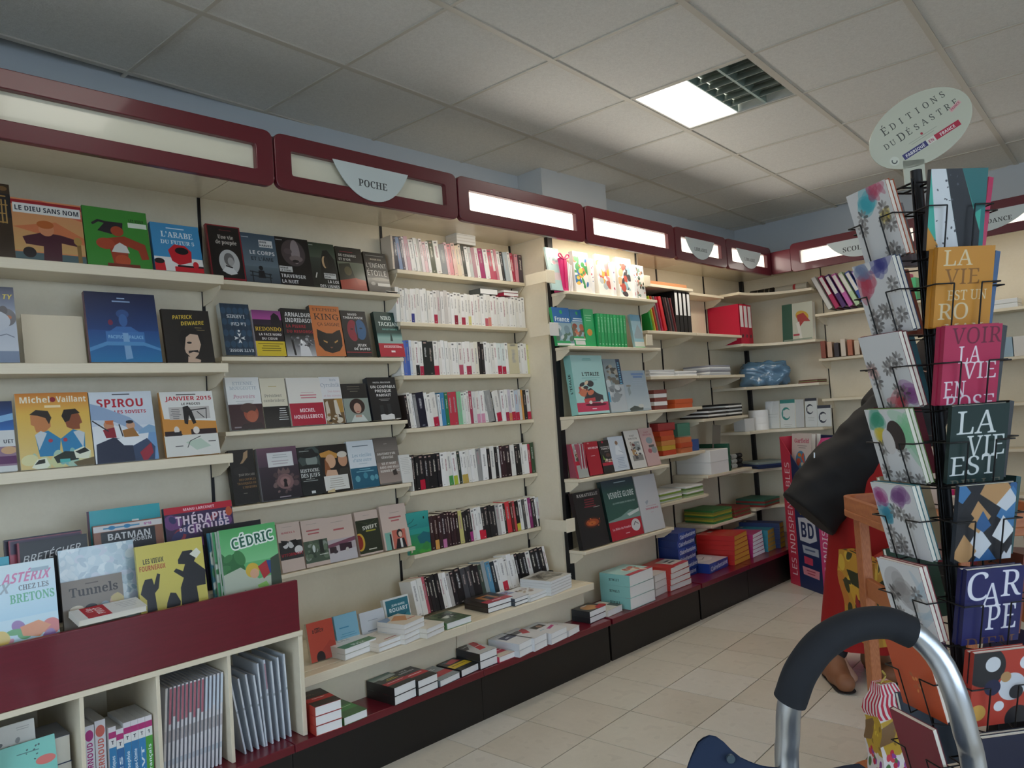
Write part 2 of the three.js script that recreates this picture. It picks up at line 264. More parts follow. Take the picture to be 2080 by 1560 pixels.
// ---------- cornice of sign boxes ----------
function rrect(x0, y0, x1, y1, r) { const s = new THREE.Path(); s.moveTo(x0 + r, y0); s.lineTo(x1 - r, y0); s.quadraticCurveTo(x1, y0, x1, y0 + r); s.lineTo(x1, y1 - r); s.quadraticCurveTo(x1, y1, x1 - r, y1); s.lineTo(x0 + r, y1); s.quadraticCurveTo(x0, y1, x0, y1 - r); s.lineTo(x0, y0 + r); s.quadraticCurveTo(x0, y0, x0 + r, y0); return s; }
function textPlate(w, h, text, size, font = 'bold', tilt = 0) {
  const cv = document.createElement('canvas'); cv.width = 512; cv.height = Math.round(512 * h / w); const c = cv.getContext('2d');
  c.fillStyle = '#c9d2d0'; c.fillRect(0, 0, cv.width, cv.height); c.fillStyle = '#3a3f3f'; c.font = font + ' ' + size + 'px serif'; c.textAlign = 'center'; c.textBaseline = 'middle'; c.fillText(text, 256, cv.height * 0.5);
  const t = new THREE.CanvasTexture(cv); t.colorSpace = THREE.SRGBColorSpace; return t;
}
const YB = 2.243, YT = 2.446;
// local frame: x along the run, y up, z out of the run
function sign(label, len, lit, text, place, o = {}) {
  const t = thing('cornice_sign_box', label, 'sign box'); place(t);
  const s = new THREE.Shape(); s.curves = rrect(0.004, YB, len - 0.004, YT, 0.034).curves; s.holes.push(rrect(0.066, YB + 0.05, len - 0.066, YT - 0.054, 0.012));
  const g = new THREE.ExtrudeGeometry(s, { depth: 0.02, bevelEnabled: true, bevelSize: 0.003, bevelThickness: 0.003, bevelSegments: 2, curveSegments: 8 }); g.translate(0, 0, -0.024);
  mesh('sign_frame', g, M.cornice, t);
  const dm = lit ? std({ name: 'lit_opal_acrylic', color: 0xffffff, roughness: 0.25, emissive: 0xfff4df, emissiveIntensity: lit }) : M.diffOff;
  mesh('diffuser', box(0.05, YB + 0.035, -0.032, len - 0.05, YT - 0.04, -0.027), dm, t);
  mesh('end_spacer', box(len - 0.004, YB + 0.02, -0.03, len + 0.004, YT - 0.02, -0.014), M.cornice, t);
  mesh('top_cover', box(0.006, YT - 0.012, -0.07, len - 0.006, YT - 0.006, -0.027), M.cornice, t);
  if (text) {
    const w = o.pw ?? 0.34, h = o.ph ?? 0.128, cx = o.px ?? len / 2, top = YT - 0.054 + 0.002;
    const sh = new THREE.Shape(); sh.moveTo(cx - w / 2, top); sh.bezierCurveTo(cx - w * 0.36, top - h * 0.75, cx - w * 0.18, top - h, cx, top - h); sh.bezierCurveTo(cx + w * 0.18, top - h, cx + w * 0.36, top - h * 0.75, cx + w / 2, top); sh.closePath();
    const pg = new THREE.ExtrudeGeometry(sh, { depth: 0.003, bevelEnabled: false, curveSegments: 16 }); pg.translate(0, 0, 0.0005);
    const plate = mesh('name_plate', pg, M.plate, t);
    const tx = textPlate(w * 0.6, 0.032, text, o.size ?? 64), lg = new THREE.PlaneGeometry(w * 0.6, 0.032); lg.translate(cx, top - h * 0.52, 0.0042);
    mesh('lettering', lg, std({ name: 'printed_name', map: tx, roughness: 0.35 }), plate);
  }
  if (lit) {
    areaLight(t, 0xfff8ec, LIT.box * (o.k ?? 1), len - 0.14, 0.095, [len / 2, (YB + YT) / 2, 0.006], [len / 2, (YB + YT) / 2, 1]);
    const tb = new THREE.CylinderGeometry(0.012, 0.012, len - 0.1, 10); tb.rotateZ(Math.PI / 2); tb.translate(len / 2, 2.312, -0.1);
    mesh('light_tube', tb, std({ name: 'lit_tube', color: 0xffffff, emissive: 0xfff4e2, emissiveIntensity: 2.5 }), t);
    areaLight(t, 0xfff6e6, LIT.tube * (o.k ?? 1), len - 0.1, 0.05, [len / 2, 2.294, -0.108], [len / 2, 1.4, -0.36]);
  }
  return t;
}
const alongX = (x) => (t) => t.position.set(x, 0, 0.62);
const alongZ = (z) => (t) => { t.position.set(4.8, 0, z); t.rotation.y = -Math.PI / 2; };
sign('unlit burgundy cornice sign box, blank, over the comic albums', 0.942, 0, null, alongX(-0.138));
sign('blank unlit burgundy sign box over the empty shelving bay', 0.942, 0, null, alongX(-1.084));
sign('burgundy cornice sign box with a plate reading POCHE', 0.895, 0, 'POCHE', alongX(0.808), { px: 0.43, pw: 0.37, ph: 0.142, size: 92 });
sign('brightly lit blank cornice sign box over the pocket book spines', 0.905, 1.5, null, alongX(1.707));
sign('brightly lit blank cornice sign box over the forward travel guide bay', 0.875, 1.5, null, alongX(2.62), { k: 1.5 });
sign('lit short cornice sign box with a grey pointed name plate, over the black binders', 0.638, 1.2, 'LIBRAIRIE', alongX(3.503), { px: 0.29, pw: 0.36, ph: 0.13, size: 70 });
sign('lit short cornice sign box with a grey pointed name plate, next to the corner', 0.66, 1.2, 'LIBRAIRIE', alongX(4.148), { px: 0.31, pw: 0.36, ph: 0.13, size: 70, k: 0.8 });
{ const t = thing('cornice_corner', 'plain dark burgundy corner piece of the cornice', 'cornice'); mesh('corner_board', rbox(4.8, YB + 0.006, 0.618, 4.83, YT - 0.03, 0.77, 0.004), M.cornice, t); }
sign('lit end wall cornice sign box with a plate reading SCOLAIRE', 0.9, 0.75, 'SCOLAIRE', alongZ(0.768), { px: 0.5, pw: 0.46, ph: 0.128, size: 88, k: 0.35 });
sign('end wall cornice sign box with a plate reading CORRESPONDANCE', 0.9, 0.9, 'CORRESPONDANCE', alongZ(1.67), { px: 0.3, pw: 0.6, ph: 0.125, size: 52, k: 0.4 });
// ---------- low cabinet with the comic browser on top ----------
{
  const t = thing('browser_cabinet', 'low cream cabinet with a deep burgundy front board and open compartments', 'cabinet');
  const x0 = -0.9, x1 = 0.838, zf = 0.575;
  mesh('front_board', rbox(x0, 0.606, zf - 0.018, x1 - 0.008, 0.79, zf, 0.003), M.burgundy, t);
  mesh('top_board', rbox(x0, 0.588, ZB + 0.01, x1, 0.606, zf + 0.004, 0.002), M.cream, t);
  mesh('browser_floor', [box(x0, 0.69, 0.4, x1 - 0.02, 0.7, zf - 0.019), box(x0, 0.606, 0.39, x1 - 0.02, 0.76, 0.4), box(x0, 0.76, 0.2, x1 - 0.02, 0.77, 0.4), box(x0, 0.606, 0.19, x1 - 0.02, 0.87, 0.2)], M.cream, t);
  mesh('cabinet_back', box(x0, 0.226, ZB + 0.01, x1, 0.588, ZB + 0.018), M.cream, t);
  for (const x of [-0.65, -0.35, -0.115, 0.106, 0.326, 0.56]) mesh('divider', rbox(x - 0.006, 0.226, ZB + 0.018, x + 0.006, 0.588, zf - 0.004, 0.001), M.cream, t);
  mesh('side_panel', rbox(x1 - 0.018, 0.226, ZB + 0.018, x1, 0.588, zf, 0.002), M.cream, t);
}
// ---------- printed covers: drawn into shared sheets ----------
class Sheet {
  constructor(n = 2048) { this.n = n; this.cv = document.createElement('canvas'); this.cv.width = this.cv.height = n; this.c = this.cv.getContext('2d'); this.c.fillStyle = '#888'; this.c.fillRect(0, 0, n, n); this.x = 0; this.y = 0; this.rowH = 0; this.mats = new Map(); this.tex = new THREE.CanvasTexture(this.cv); this.tex.colorSpace = THREE.SRGBColorSpace; }
  mat(r, coat = 0) { const k = r + '|' + coat; if (!this.mats.has(k)) this.mats.set(k, phy({ name: 'printed_cover', map: this.tex, roughness: r, clearcoat: coat, clearcoatRoughness: 0.15 })); return this.mats.get(k); }
  take(w, h) { if (this.x + w + 4 > this.n) { this.x = 0; this.y += this.rowH + 4; this.rowH = 0; } if (this.y + h + 4 > this.n) return null; const r = { sheet: this, x: this.x + 2, y: this.y + 2, w, h }; this.x += w + 4; this.rowH = Math.max(this.rowH, h); return r; }
}
let sheet = new Sheet();
function cell(w, h, paint, aspectW = 100) {
  let r = sheet.take(w, h); if (!r) { sheet = new Sheet(); r = sheet.take(w, h); }
  const c = r.sheet.c; c.save(); c.beginPath(); c.rect(r.x, r.y, w, h); c.clip(); c.translate(r.x, r.y); c.scale(w / aspectW, w / aspectW); paint(new Pen(c, aspectW, aspectW * h / w)); c.restore();
  const n = r.sheet.n; r.uv = [(r.x + 0.6) / n, 1 - (r.y + h - 0.6) / n, (r.x + w - 0.6) / n, 1 - (r.y + 0.6) / n]; return r;
}
class Pen {
  constructor(c, w, h) { this.c = c; this.w = w; this.h = h; }
  bg(col) { this.c.fillStyle = col; this.c.fillRect(-1, -1, this.w + 2, this.h + 2); return this; }
  r(x, y, w, h, col) { this.c.fillStyle = col; this.c.fillRect(x, y, w, h); return this; }
  fade(y0, a, y1, b, x = 0, w = this.w) { const g = this.c.createLinearGradient(0, y0, 0, y1); g.addColorStop(0, a); g.addColorStop(1, b); this.c.fillStyle = g; this.c.fillRect(x, y0, w, y1 - y0); return this; }
  e(x, y, rx, ry, col, rot = 0) { this.c.fillStyle = col; this.c.beginPath(); this.c.ellipse(x, y, rx, ry, rot, 0, 7); this.c.fill(); return this; }
  p(pts, col) { this.c.fillStyle = col; this.c.beginPath(); for (let i = 0; i < pts.length; i += 2) this.c.lineTo(pts[i], pts[i + 1]); this.c.closePath(); this.c.fill(); return this; }
  l(pts, col, lw = 1) { this.c.strokeStyle = col; this.c.lineWidth = lw; this.c.lineCap = 'round'; this.c.beginPath(); for (let i = 0; i < pts.length; i += 2) this.c.lineTo(pts[i], pts[i + 1]); this.c.stroke(); return this; }
  t(s, x, y, size, col, o = {}) {     // text; o.f font family, o.b bold, o.fit = width to squeeze into, o.a align, o.rot degrees
    const c = this.c; c.save(); c.translate(x, y); if (o.rot) c.rotate(o.rot * D2R); if (o.skew) c.transform(1, 0, -o.skew, 1, 0, 0); c.font = (o.b === false ? '' : 'bold ') + size + 'px ' + (o.f ?? 'sans-serif'); c.textAlign = o.a ?? 'center'; c.textBaseline = 'middle';
    if (o.fit) { const w = c.measureText(s).width; c.scale(o.fit / w, 1); }
    if (o.edge) { c.strokeStyle = o.edge; c.lineWidth = o.ew ?? size * 0.2; c.lineJoin = 'round'; c.strokeText(s, 0, 0); }
    c.fillStyle = col; c.fillText(s, 0, 0); c.restore(); return this;
  }
  lines(x0, x1, y0, n, step, col, lw = 1) { const r = rng(Math.round(x0 * 7 + y0 * 13 + n)); for (let i = 0; i < n; i++) { const m = (x0 + x1) / 2, h = (x1 - x0) / 2 * (0.55 + r() * 0.45); this.r(m - h, y0 + i * step, 2 * h, lw, col); } return this; }
  blobs(n, x0, y0, x1, y1, rr, cols, seed) { const r = rng(seed); for (let i = 0; i < n; i++) this.e(x0 + r() * (x1 - x0), y0 + r() * (y1 - y0), rr * (0.4 + r()), rr * (0.4 + r()), cols[Math.floor(r() * cols.length)], r() * 3); return this; }
  bust(x, y, s, skin, hair, cloth) { return this.p([x - s * 1.5, y + s * 3, x - s * 1.1, y + s * 1.5, x - s * 0.4, y + s * 1.1, x + s * 0.4, y + s * 1.1, x + s * 1.1, y + s * 1.5, x + s * 1.5, y + s * 3], cloth).e(x, y - s * 0.25, s * 0.86, s * 1.02, hair).e(x, y + s * 0.12, s * 0.66, s * 0.92, skin).e(x - s * 0.25, y, s * 0.1, s * 0.06, hair).e(x + s * 0.25, y, s * 0.1, s * 0.06, hair).r(x - s * 0.2, y + s * 0.5, s * 0.4, s * 0.08, hair).p([x - s * 0.66, y - s * 0.2, x - s * 0.3, y - s * 0.72, x + s * 0.4, y - s * 0.72, x + s * 0.66, y - s * 0.2, x + s * 0.5, y - s * 1.1, x - s * 0.5, y - s * 1.1], hair); }
}
const solid = new Map();
const swatch = (col) => { if (!solid.has(col)) solid.set(col, cell(10, 10, (p) => p.bg(col))); return solid.get(col); };
// box whose six faces take their print from cells {px,nx,py,ny,pz,nz}; all cells must lie on one sheet
function printBox(x0, y0, z0, x1, y1, z1, cells) {
  const g = new THREE.BoxGeometry(x1 - x0, y1 - y0, z1 - z0), uv = g.attributes.uv;
  ['px', 'nx', 'py', 'ny', 'pz', 'nz'].forEach((k, f) => { const c = cells[k] ?? cells.all; for (let i = 0; i < 4; i++) { const n = f * 4 + i, [a, b, d, e] = c.uv; uv.setXY(n, a + uv.getX(n) * (d - a), b + uv.getY(n) * (e - b)); } });
  g.translate((x0 + x1) / 2, (y0 + y1) / 2, (z0 + z1) / 2); return g;
}
// every book carries its spine and back colour on the sheet of its own front cover
const sameSheet = (front, col) => { const k = col + '@'; const m = front.sheet.solids ??= new Map(); if (!m.has(k)) { const keep = sheet; sheet = front.sheet; const r = sheet.take(10, 10); if (r) { const c = r.sheet.c; c.fillStyle = col; c.fillRect(r.x - 2, r.y - 2, 14, 14); const n = r.sheet.n; r.uv = [(r.x + 2) / n, 1 - (r.y + 8) / n, (r.x + 8) / n, 1 - (r.y + 2) / n]; m.set(k, r); } else m.set(k, front); sheet = keep; } return m.get(k); };
// local frame of a book: x across the cover, y up the cover, z out of the cover; origin at the foot of the front cover, spine on the left
function bookParts(root, w, h, th, front, o = {}) {
  const col = o.spineColor ?? '#888888', sp = o.spineCell && o.spineCell.sheet === front.sheet ? o.spineCell : sameSheet(front, col), bk = sameSheet(front, o.backColor ?? col), m = front.sheet.mat(o.rough ?? 0.42, o.coat ?? 0.25), c = o.board ?? 0.0012;
  mesh('cover', [printBox(-w / 2, 0, -c, w / 2, h, 0, { all: bk, pz: front }), printBox(-w / 2, 0, -th, w / 2, h, -th + c, { all: bk }), printBox(-w / 2, 0, -th + c, -w / 2 + c, h, -c, { all: bk, nx: sp })], m, root);
  if (o.spineText) { const L = h * 0.42, g = new THREE.PlaneGeometry(L, Math.min(th * 0.62, L * 0.3)); g.applyMatrix4(new THREE.Matrix4().makeBasis(new THREE.Vector3(0, 1, 0), new THREE.Vector3(0, 0, -1), new THREE.Vector3(-1, 0, 0))); g.translate(-w / 2 - 0.0006, h * 0.52, -th / 2); mesh('spine_lettering', g, textDecal(o.spineText, col, '#22302e'), root); }
  const q = o.inset ?? 0.002;
  mesh('page_block', box(-w / 2 + c, q, -th + c, w / 2 - q, h - q, -c), o.pages ?? M.paper, root);
}
function faceBook(label, tl, tr, y, zb, tiltDeg, th, paint, o = {}) {
  const t = tiltDeg * D2R, n = new THREE.Vector3(0, Math.sin(t), Math.cos(t)), P0 = new THREE.Vector3(0, y, zb);
  const hit = ([u, v]) => { const r = ray(u, v); return CAM.clone().addScaledVector(r, P0.clone().sub(CAM).dot(n) / r.dot(n)); };
  const A = hit(tl), B = hit(tr), w = Math.max(0.05, B.x - A.x), lift = th * Math.sin(t), h = ((A.y + B.y) / 2 - y - lift) / Math.cos(t);
  const px = o.px ?? 190, front = cell(px, Math.round(px * Math.min(2.4, h / w)), o.designed ? (p) => { const C = new THREE.Vector3(A.x, y, zb).project(camera), E = new THREE.Vector3(A.x, (A.y + B.y) / 2, A.z).project(camera), K = new THREE.Vector3(B.x, B.y, B.z).project(camera); const ap = 100 * Math.hypot((C.x - E.x) * 1040, (C.y - E.y) * 780) / Math.hypot((K.x - E.x) * 1040, (K.y - E.y) * 780); p.c.scale(1, p.h / ap); p.h = ap; paint(p); } : paint);
  const g = thing(o.name ?? 'book', label, o.cat ?? 'book', [(A.x + B.x) / 2, y + lift + 0.0008, zb], o.group);
  g.rotation.x = -t; if (o.roll) g.rotateZ(o.roll * D2R);
  bookParts(g, w, h, th, front, o); return g;
}
// a book lying flat: fl and fr are the photo points of its lower front edge on the surface at height y; d = depth to the wall
function flatBook(label, fl, fr, y, th, d0, paint, o = {}) {
  const A = atY(...fl, y), B = atY(...fr, y), dir = B.clone().sub(A), w = dir.length() * (o.shrink ?? 0.955), d = o.back ? Math.min(d0, (A.z + B.z) / 2 - o.back - 0.004) : d0, px = o.px ?? 150, front = cell(px, Math.round(px * Math.min(2, d / w)), paint);
  const n = o.n ?? 1; let first = null;
  for (let k = 0; k < n; k++) {
    const last = k === n - 1, g = thing(o.name ?? 'book', n > 1 ? (last ? label : (o.under ?? 'copy under the ' + label)) : label, o.cat ?? 'book', [(A.x + B.x) / 2, y + 0.0008 + th * (k + 1) + k * 0.0008, (A.z + B.z) / 2], o.group);
    g.rotation.set(-Math.PI / 2, 0, Math.atan2(-dir.z, dir.x) + (o.turn ?? 0) * (k - n / 2) * D2R, 'YXZ'); g.rotation.order = 'YXZ'; g.rotation.set(-Math.PI / 2, Math.atan2(-dir.z, dir.x) + (o.turn ?? 0) * (k - (n - 1) / 2) * D2R, 0);
    bookParts(g, w, d, th, front, { pages: M.paperWhite, ...o }); first ??= g;
  }
  return first;
}
// a row of standing books seen by their spines; list items: [x in zoomed crop, colour, band colour]
const NAMES = { w: 'white', k: 'black' };
function spineSheet(col, band, seed, tall) {
  return cell(14, Math.round(14 * tall), (p) => {
    p.bg(col); const r = rng(seed), H = p.h, d = parseInt(col.slice(1, 3), 16) + parseInt(col.slice(3, 5), 16) + parseInt(col.slice(5, 7), 16) < 330, ink = d ? ['#cfcfcf', '#e6e0d0', '#b9a8a0'][Math.floor(r() * 3)] : ['#a2a2a2', '#b4b2b0', '#b08a90'][Math.floor(r() * 3)];
    if (band) p.r(0, H * (0.7 + r() * 0.06), 100, H * 0.3, band);
    if (r() > 0.6) p.r(26, H * 0.05, 48, H * 0.04, d ? '#b89a90' : '#6a6a6c');
    let y = H * (0.14 + r() * 0.08); const end = H * (0.45 + r() * 0.2); while (y < end) { const q = H * (0.008 + r() * 0.03); p.r(40 - r() * 6, y, 22 + r() * 8, q, ink); y += q + H * 0.008; }
    if (r() > 0.4) p.r(35, H * 0.93, 30, H * 0.02, ink);
  }, 100);
}
function colourName(hex) {
  const r = parseInt(hex.slice(1, 3), 16), g = parseInt(hex.slice(3, 5), 16), b = parseInt(hex.slice(5, 7), 16), mx = Math.max(r, g, b), mn = Math.min(r, g, b), s = mx ? (mx - mn) / mx : 0;
  if (mx < 75) return 'black'; if (s < 0.13) return mx > 190 ? 'white' : 'grey';
  const h = (mx === r ? (g - b) / (mx - mn) : mx === g ? 2 + (b - r) / (mx - mn) : 4 + (r - g) / (mx - mn)) * 60, a = (h + 360) % 360, base = a < 14 || a > 345 ? (mx > 200 && s < 0.45 ? 'pink' : mx < 125 ? 'maroon' : 'red') : a < 45 ? (s < 0.4 ? 'beige' : mx < 140 ? 'brown' : 'orange') : a < 70 ? (s < 0.45 ? 'olive' : 'yellow') : a < 165 ? 'green' : a < 200 ? 'teal' : a < 255 ? 'blue' : mx > 200 && s < 0.3 ? 'pink' : 'magenta';
  return base;
}
let spineSeed = 100;
function spineRow(where, zoom, y, zf, depth, hgt, list, v, o = {}) {
  const [ox, oy, s] = zoom, r = rng(o.seed ?? 5);
  for (let i = 0; i < list.length - 1; i++) {
    const [x, c0, band] = list[i]; if (!c0) continue;
    const col = c0 === 'w' ? ['#ecebe7', '#e6e4de', '#efeeec'][i % 3] : c0 === 'k' ? ['#1d1c1f', '#232024', '#1a1a1c'][i % 3] : c0, f = (q) => v[0] + (v[1] - v[0]) * (q - list[0][0]) / (list.at(-1)[0] - list[0][0]);
    const A = atZ(ox + x / s, oy + f(x) / s, zf), B = atZ(ox + list[i + 1][0] / s, oy + f(list[i + 1][0]) / s, zf), w0 = Math.max(0.0035, B.x - A.x - 0.0006);
    const h = (Array.isArray(hgt) ? hgt[i % hgt.length] : hgt) * (0.955 + r() * 0.06), dep = depth * (0.93 + r() * 0.07), lean = (o.lean ? (typeof o.lean === 'function' ? o.lean(i, list.length) : o.lean) : 0) * D2R;
    const cname = colourName(col), w = w0 * Math.cos(lean) - Math.abs(lean) * 0.003, lab = cname + ' pocket book spine ' + (band ? 'with ' + colourName(band) + ' foot band ' : '') + 'in ' + where;
    const sp = spineSheet(col, band, spineSeed++, Math.min(22, h / Math.max(w, 0.008))), side = sameSheet(sp, col), top = sameSheet(sp, '#e4dfd0');
    const g = printBox(-w / 2, 0, -dep, w / 2, h, 0, { all: side, pz: sp, py: top, ny: top, nz: top });
    const m = mesh('pocket_book', g, sp.sheet.mat(0.45, 0.2)); tag(m, lab, 'book', 'books in ' + where + (band ? ', ' + cname + ' with ' + colourName(band) + ' band' : ', ' + cname));
    m.position.set((A.x + B.x) / 2, y + 0.0008 + Math.abs(Math.sin(lean)) * w / 2, zf - r() * 0.006); m.rotation.set(o.back ? -o.back * D2R : 0, 0, lean); if (o.back) m.position.y += dep * Math.sin(o.back * D2R);
  }
}
// ---------- face-out books of the comic album bay ----------
const zm = (ox, oy, s) => (u, v) => [ox + u / s, oy + v / s];
{
  const a = zm(0, 340, 3.715), c = zm(0, 740, 4.333), TI = 12, G = 'comic albums shown face out';
  const fb = (label, tl, tr, row, th, paint, o = {}) => faceBook(label, tl, tr, U1[row], o.z ?? 0.222, o.tilt ?? TI, th, paint, { group: G, name: 'comic_album', px: 230, ...o });
  fb('dark album cover with brown bars beside the orange album', a(-330, 80), a(65, 130), 0, 0.014, (p) => p.bg('#3a2c20').r(0, 25, 100, 60, '#1c1c22').lines(60, 98, 30, 4, 22, '#b38a4a', 3).r(80, 40, 3, 60, '#b08a50').r(88, 40, 3, 60, '#b08a50').e(86, 12, 9, 6, '#7a5a36'), { spineColor: '#2a2018' });
  fb('orange album cover with white title band LE DIEU SANS NOM', a(75, 225), a(605, 292), 0, 0.012, (p) => {
    p.bg('#d98a5a').fade(0, '#d98e62', 90, '#c9a066').p([0, 4, 40, 0, 100, 18, 100, 30, 30, 10], '#c9624a').p([0, 50, 60, 36, 100, 60, 100, 72, 40, 60], '#d0784e').r(0, 3, 100, 8, '#a2202a').r(2, 8, 96, 17, '#e6e4de').t('LE DIEU SANS NOM', 50, 17, 12, '#1c2230', { fit: 92 }).r(72, 3, 28, 5, '#a2202a');
    p.r(0, 92, 100, 30, '#4e6468').p([12, 66, 40, 56, 66, 58, 88, 64, 92, 76, 66, 72, 64, 110, 38, 118, 40, 80, 16, 78], '#4c2430').e(46, 50, 11, 12, '#d28a62').e(45, 42, 12, 7, '#b8622e').r(88, 72, 6, 46, '#8a6a3c').e(90, 66, 6, 7, '#b08a4c').e(20, 92, 9, 9, '#221a1e').e(80, 114, 12, 6, '#b9b4a6');
  }, { spineColor: '#b0553c' });
  fb('green album cover with a rust red figure', a(612, 282), a(1098, 352), 0, 0.01, (p) => {
    p.bg('#3d8a35').t('LES VIEUX', 82, 18, 7, '#1c2a18', { fit: 24 }).r(68, 22, 30, 9, '#dfe6d6').p([20, 42, 34, 24, 60, 24, 58, 42, 40, 46], '#26202a').l([14, 30, 22, 24, 34, 26], '#26202a', 4).e(50, 40, 10, 9, '#a8442a').p([34, 54, 60, 48, 92, 60, 96, 86, 84, 88, 80, 72, 64, 66, 62, 100, 40, 100, 36, 74], '#a03e28').e(30, 64, 14, 10, '#b04a30').p([38, 78, 66, 78, 62, 66, 52, 60, 44, 66], '#d9d6ce').e(54, 92, 12, 10, '#b9502e').r(30, 98, 50, 22, '#7a2f22');
  }, { spineColor: '#2f6f2a' });
  fb("blue album cover reading L'ARABE DU FUTUR 5", a(1128, 418), a(1490, 448), 0, 0.022, (p) => {
    p.bg('#3f8fc0').lines(30, 70, 9, 1, 3, '#cfe2ee', 2.4).t("L'ARABE", 52, 25, 17, '#e6eef2', { f: 'serif', fit: 66 }).t('DU FUTUR 5', 52, 42, 12, '#e6eef2', { f: 'serif', fit: 70 });
    p.r(0, 76, 100, 60, '#e6e2dc').p([30, 60, 44, 46, 66, 48, 78, 60, 76, 84, 50, 92, 36, 84], '#c8202c').e(58, 60, 14, 8, '#1c1a1e').p([0, 88, 20, 84, 22, 120, 0, 120], '#c8202c').e(10, 86, 10, 6, '#1c1a1e').p([40, 96, 100, 92, 100, 124, 40, 124], '#c8202c').r(46, 92, 54, 4, '#1c1a1e').e(84, 90, 6, 8, '#c8202c');
  }, { spineColor: '#2f7aa8' });
  fb('grey-blue album cover with a furry animal shape and yellow lettering', a(-380, 880), a(98, 908), 1, 0.012, (p) => p.bg('#7d8ca4').fade(0, '#2e3a56', 50, '#8c98ac').fade(50, '#a6b0c0', 130, '#c3c9d2').t('TY', 88, 20, 14, '#d2bc4a', { skew: 0.2 }).e(84, 62, 16, 18, '#6a6a70').e(80, 48, 7, 9, '#54545a').e(88, 62, 5, 4, '#b06a4a').e(60, 70, 30, 22, '#b9c0ca').l([70, 100, 82, 96, 94, 102], '#6a7080', 1.5), { spineColor: '#40506c' });
  fb('deep blue album cover reading PACIFIC PALACE', a(628, 938), a(1160, 962), 1, 0.022, (p) => {
    p.bg('#16305c').fade(0, '#121c40', 60, '#1c3f76').fade(60, '#1f4a86', 126, '#2b86b8').lines(42, 58, 8, 1, 3, '#9fb6d4', 2).lines(34, 66, 13, 1, 4, '#8aa4c8', 2.2).p([24, 66, 40, 54, 60, 54, 76, 66, 76, 80, 24, 80], '#3567a6').r(24, 62, 24, 16, '#3c72b0').r(54, 62, 24, 16, '#3c72b0').t('PACIFIC', 37, 70, 7, '#8ab8da', { fit: 21 }).t('PALACE', 66, 70, 7, '#8ab8da', { fit: 21 }).e(50, 34, 9, 7, '#2c4f86').e(50, 44, 6, 10, '#35609c').p([47, 64, 55, 64, 58, 104, 48, 106], '#7aa4cc').e(32, 48, 3.5, 4.5, '#7a2c4a').p([0, 88, 24, 78, 76, 78, 100, 88, 100, 92, 76, 84, 24, 84, 0, 94], '#4f8cc0');
  }, { spineColor: '#4a1438', z: 0.225 });
  fb('black album cover with yellow brush title and a moustached portrait', a(1212, 1070), a(1568, 1085), 1, 0.016, (p) => p.bg('#1d1917').t('PATRICK', 42, 17, 12, '#d9b93c', { skew: 0.15, fit: 42, rot: -4 }).t('DEWAERE', 62, 30, 12, '#d9b93c', { skew: 0.15, fit: 50, rot: -4 }).l([66, 40, 80, 40], '#9a8a60', 1.2).l([64, 45, 86, 45], '#9a8a60', 1.2).p([34, 62, 50, 50, 70, 54, 74, 78, 66, 100, 54, 112, 40, 96], '#c4a892').p([28, 70, 36, 48, 56, 40, 78, 48, 82, 78, 74, 74, 70, 56, 54, 54, 44, 62, 38, 90], '#120f0f').p([46, 92, 66, 90, 68, 96, 56, 94, 46, 98], '#181414').e(50, 74, 5, 2.4, '#1a1616').p([44, 104, 70, 112, 64, 130, 40, 130], '#c4a892'), { spineColor: '#15110f', group: G, z: 0.226 });
  faceBook('cream card divider standing empty between the albums', a(155, 1115), a(620, 1122), U1[1], 0.185, 12, 0.004, (p) => p.bg('#d8ccb2'), { name: 'card_divider', cat: 'divider', spineColor: '#d2c6aa', px: 40 });
  fb('album cover with a blue sea picture over white and purple', c(-420, 345), c(100, 320), 2, 0.014, (p) => p.bg('#cfd2d2').fade(0, '#12264e', 62, '#2e6cb4').p([40, 40, 100, 26, 100, 40, 60, 48], '#7fb0d8').t('UET', 88, 86, 10, '#2a3038', { a: 'center' }).r(0, 96, 100, 40, '#8c7288').e(88, 104, 14, 8, '#c9a27a').r(60, 116, 40, 16, '#5a2c5c'), { spineColor: '#dcdcda' });
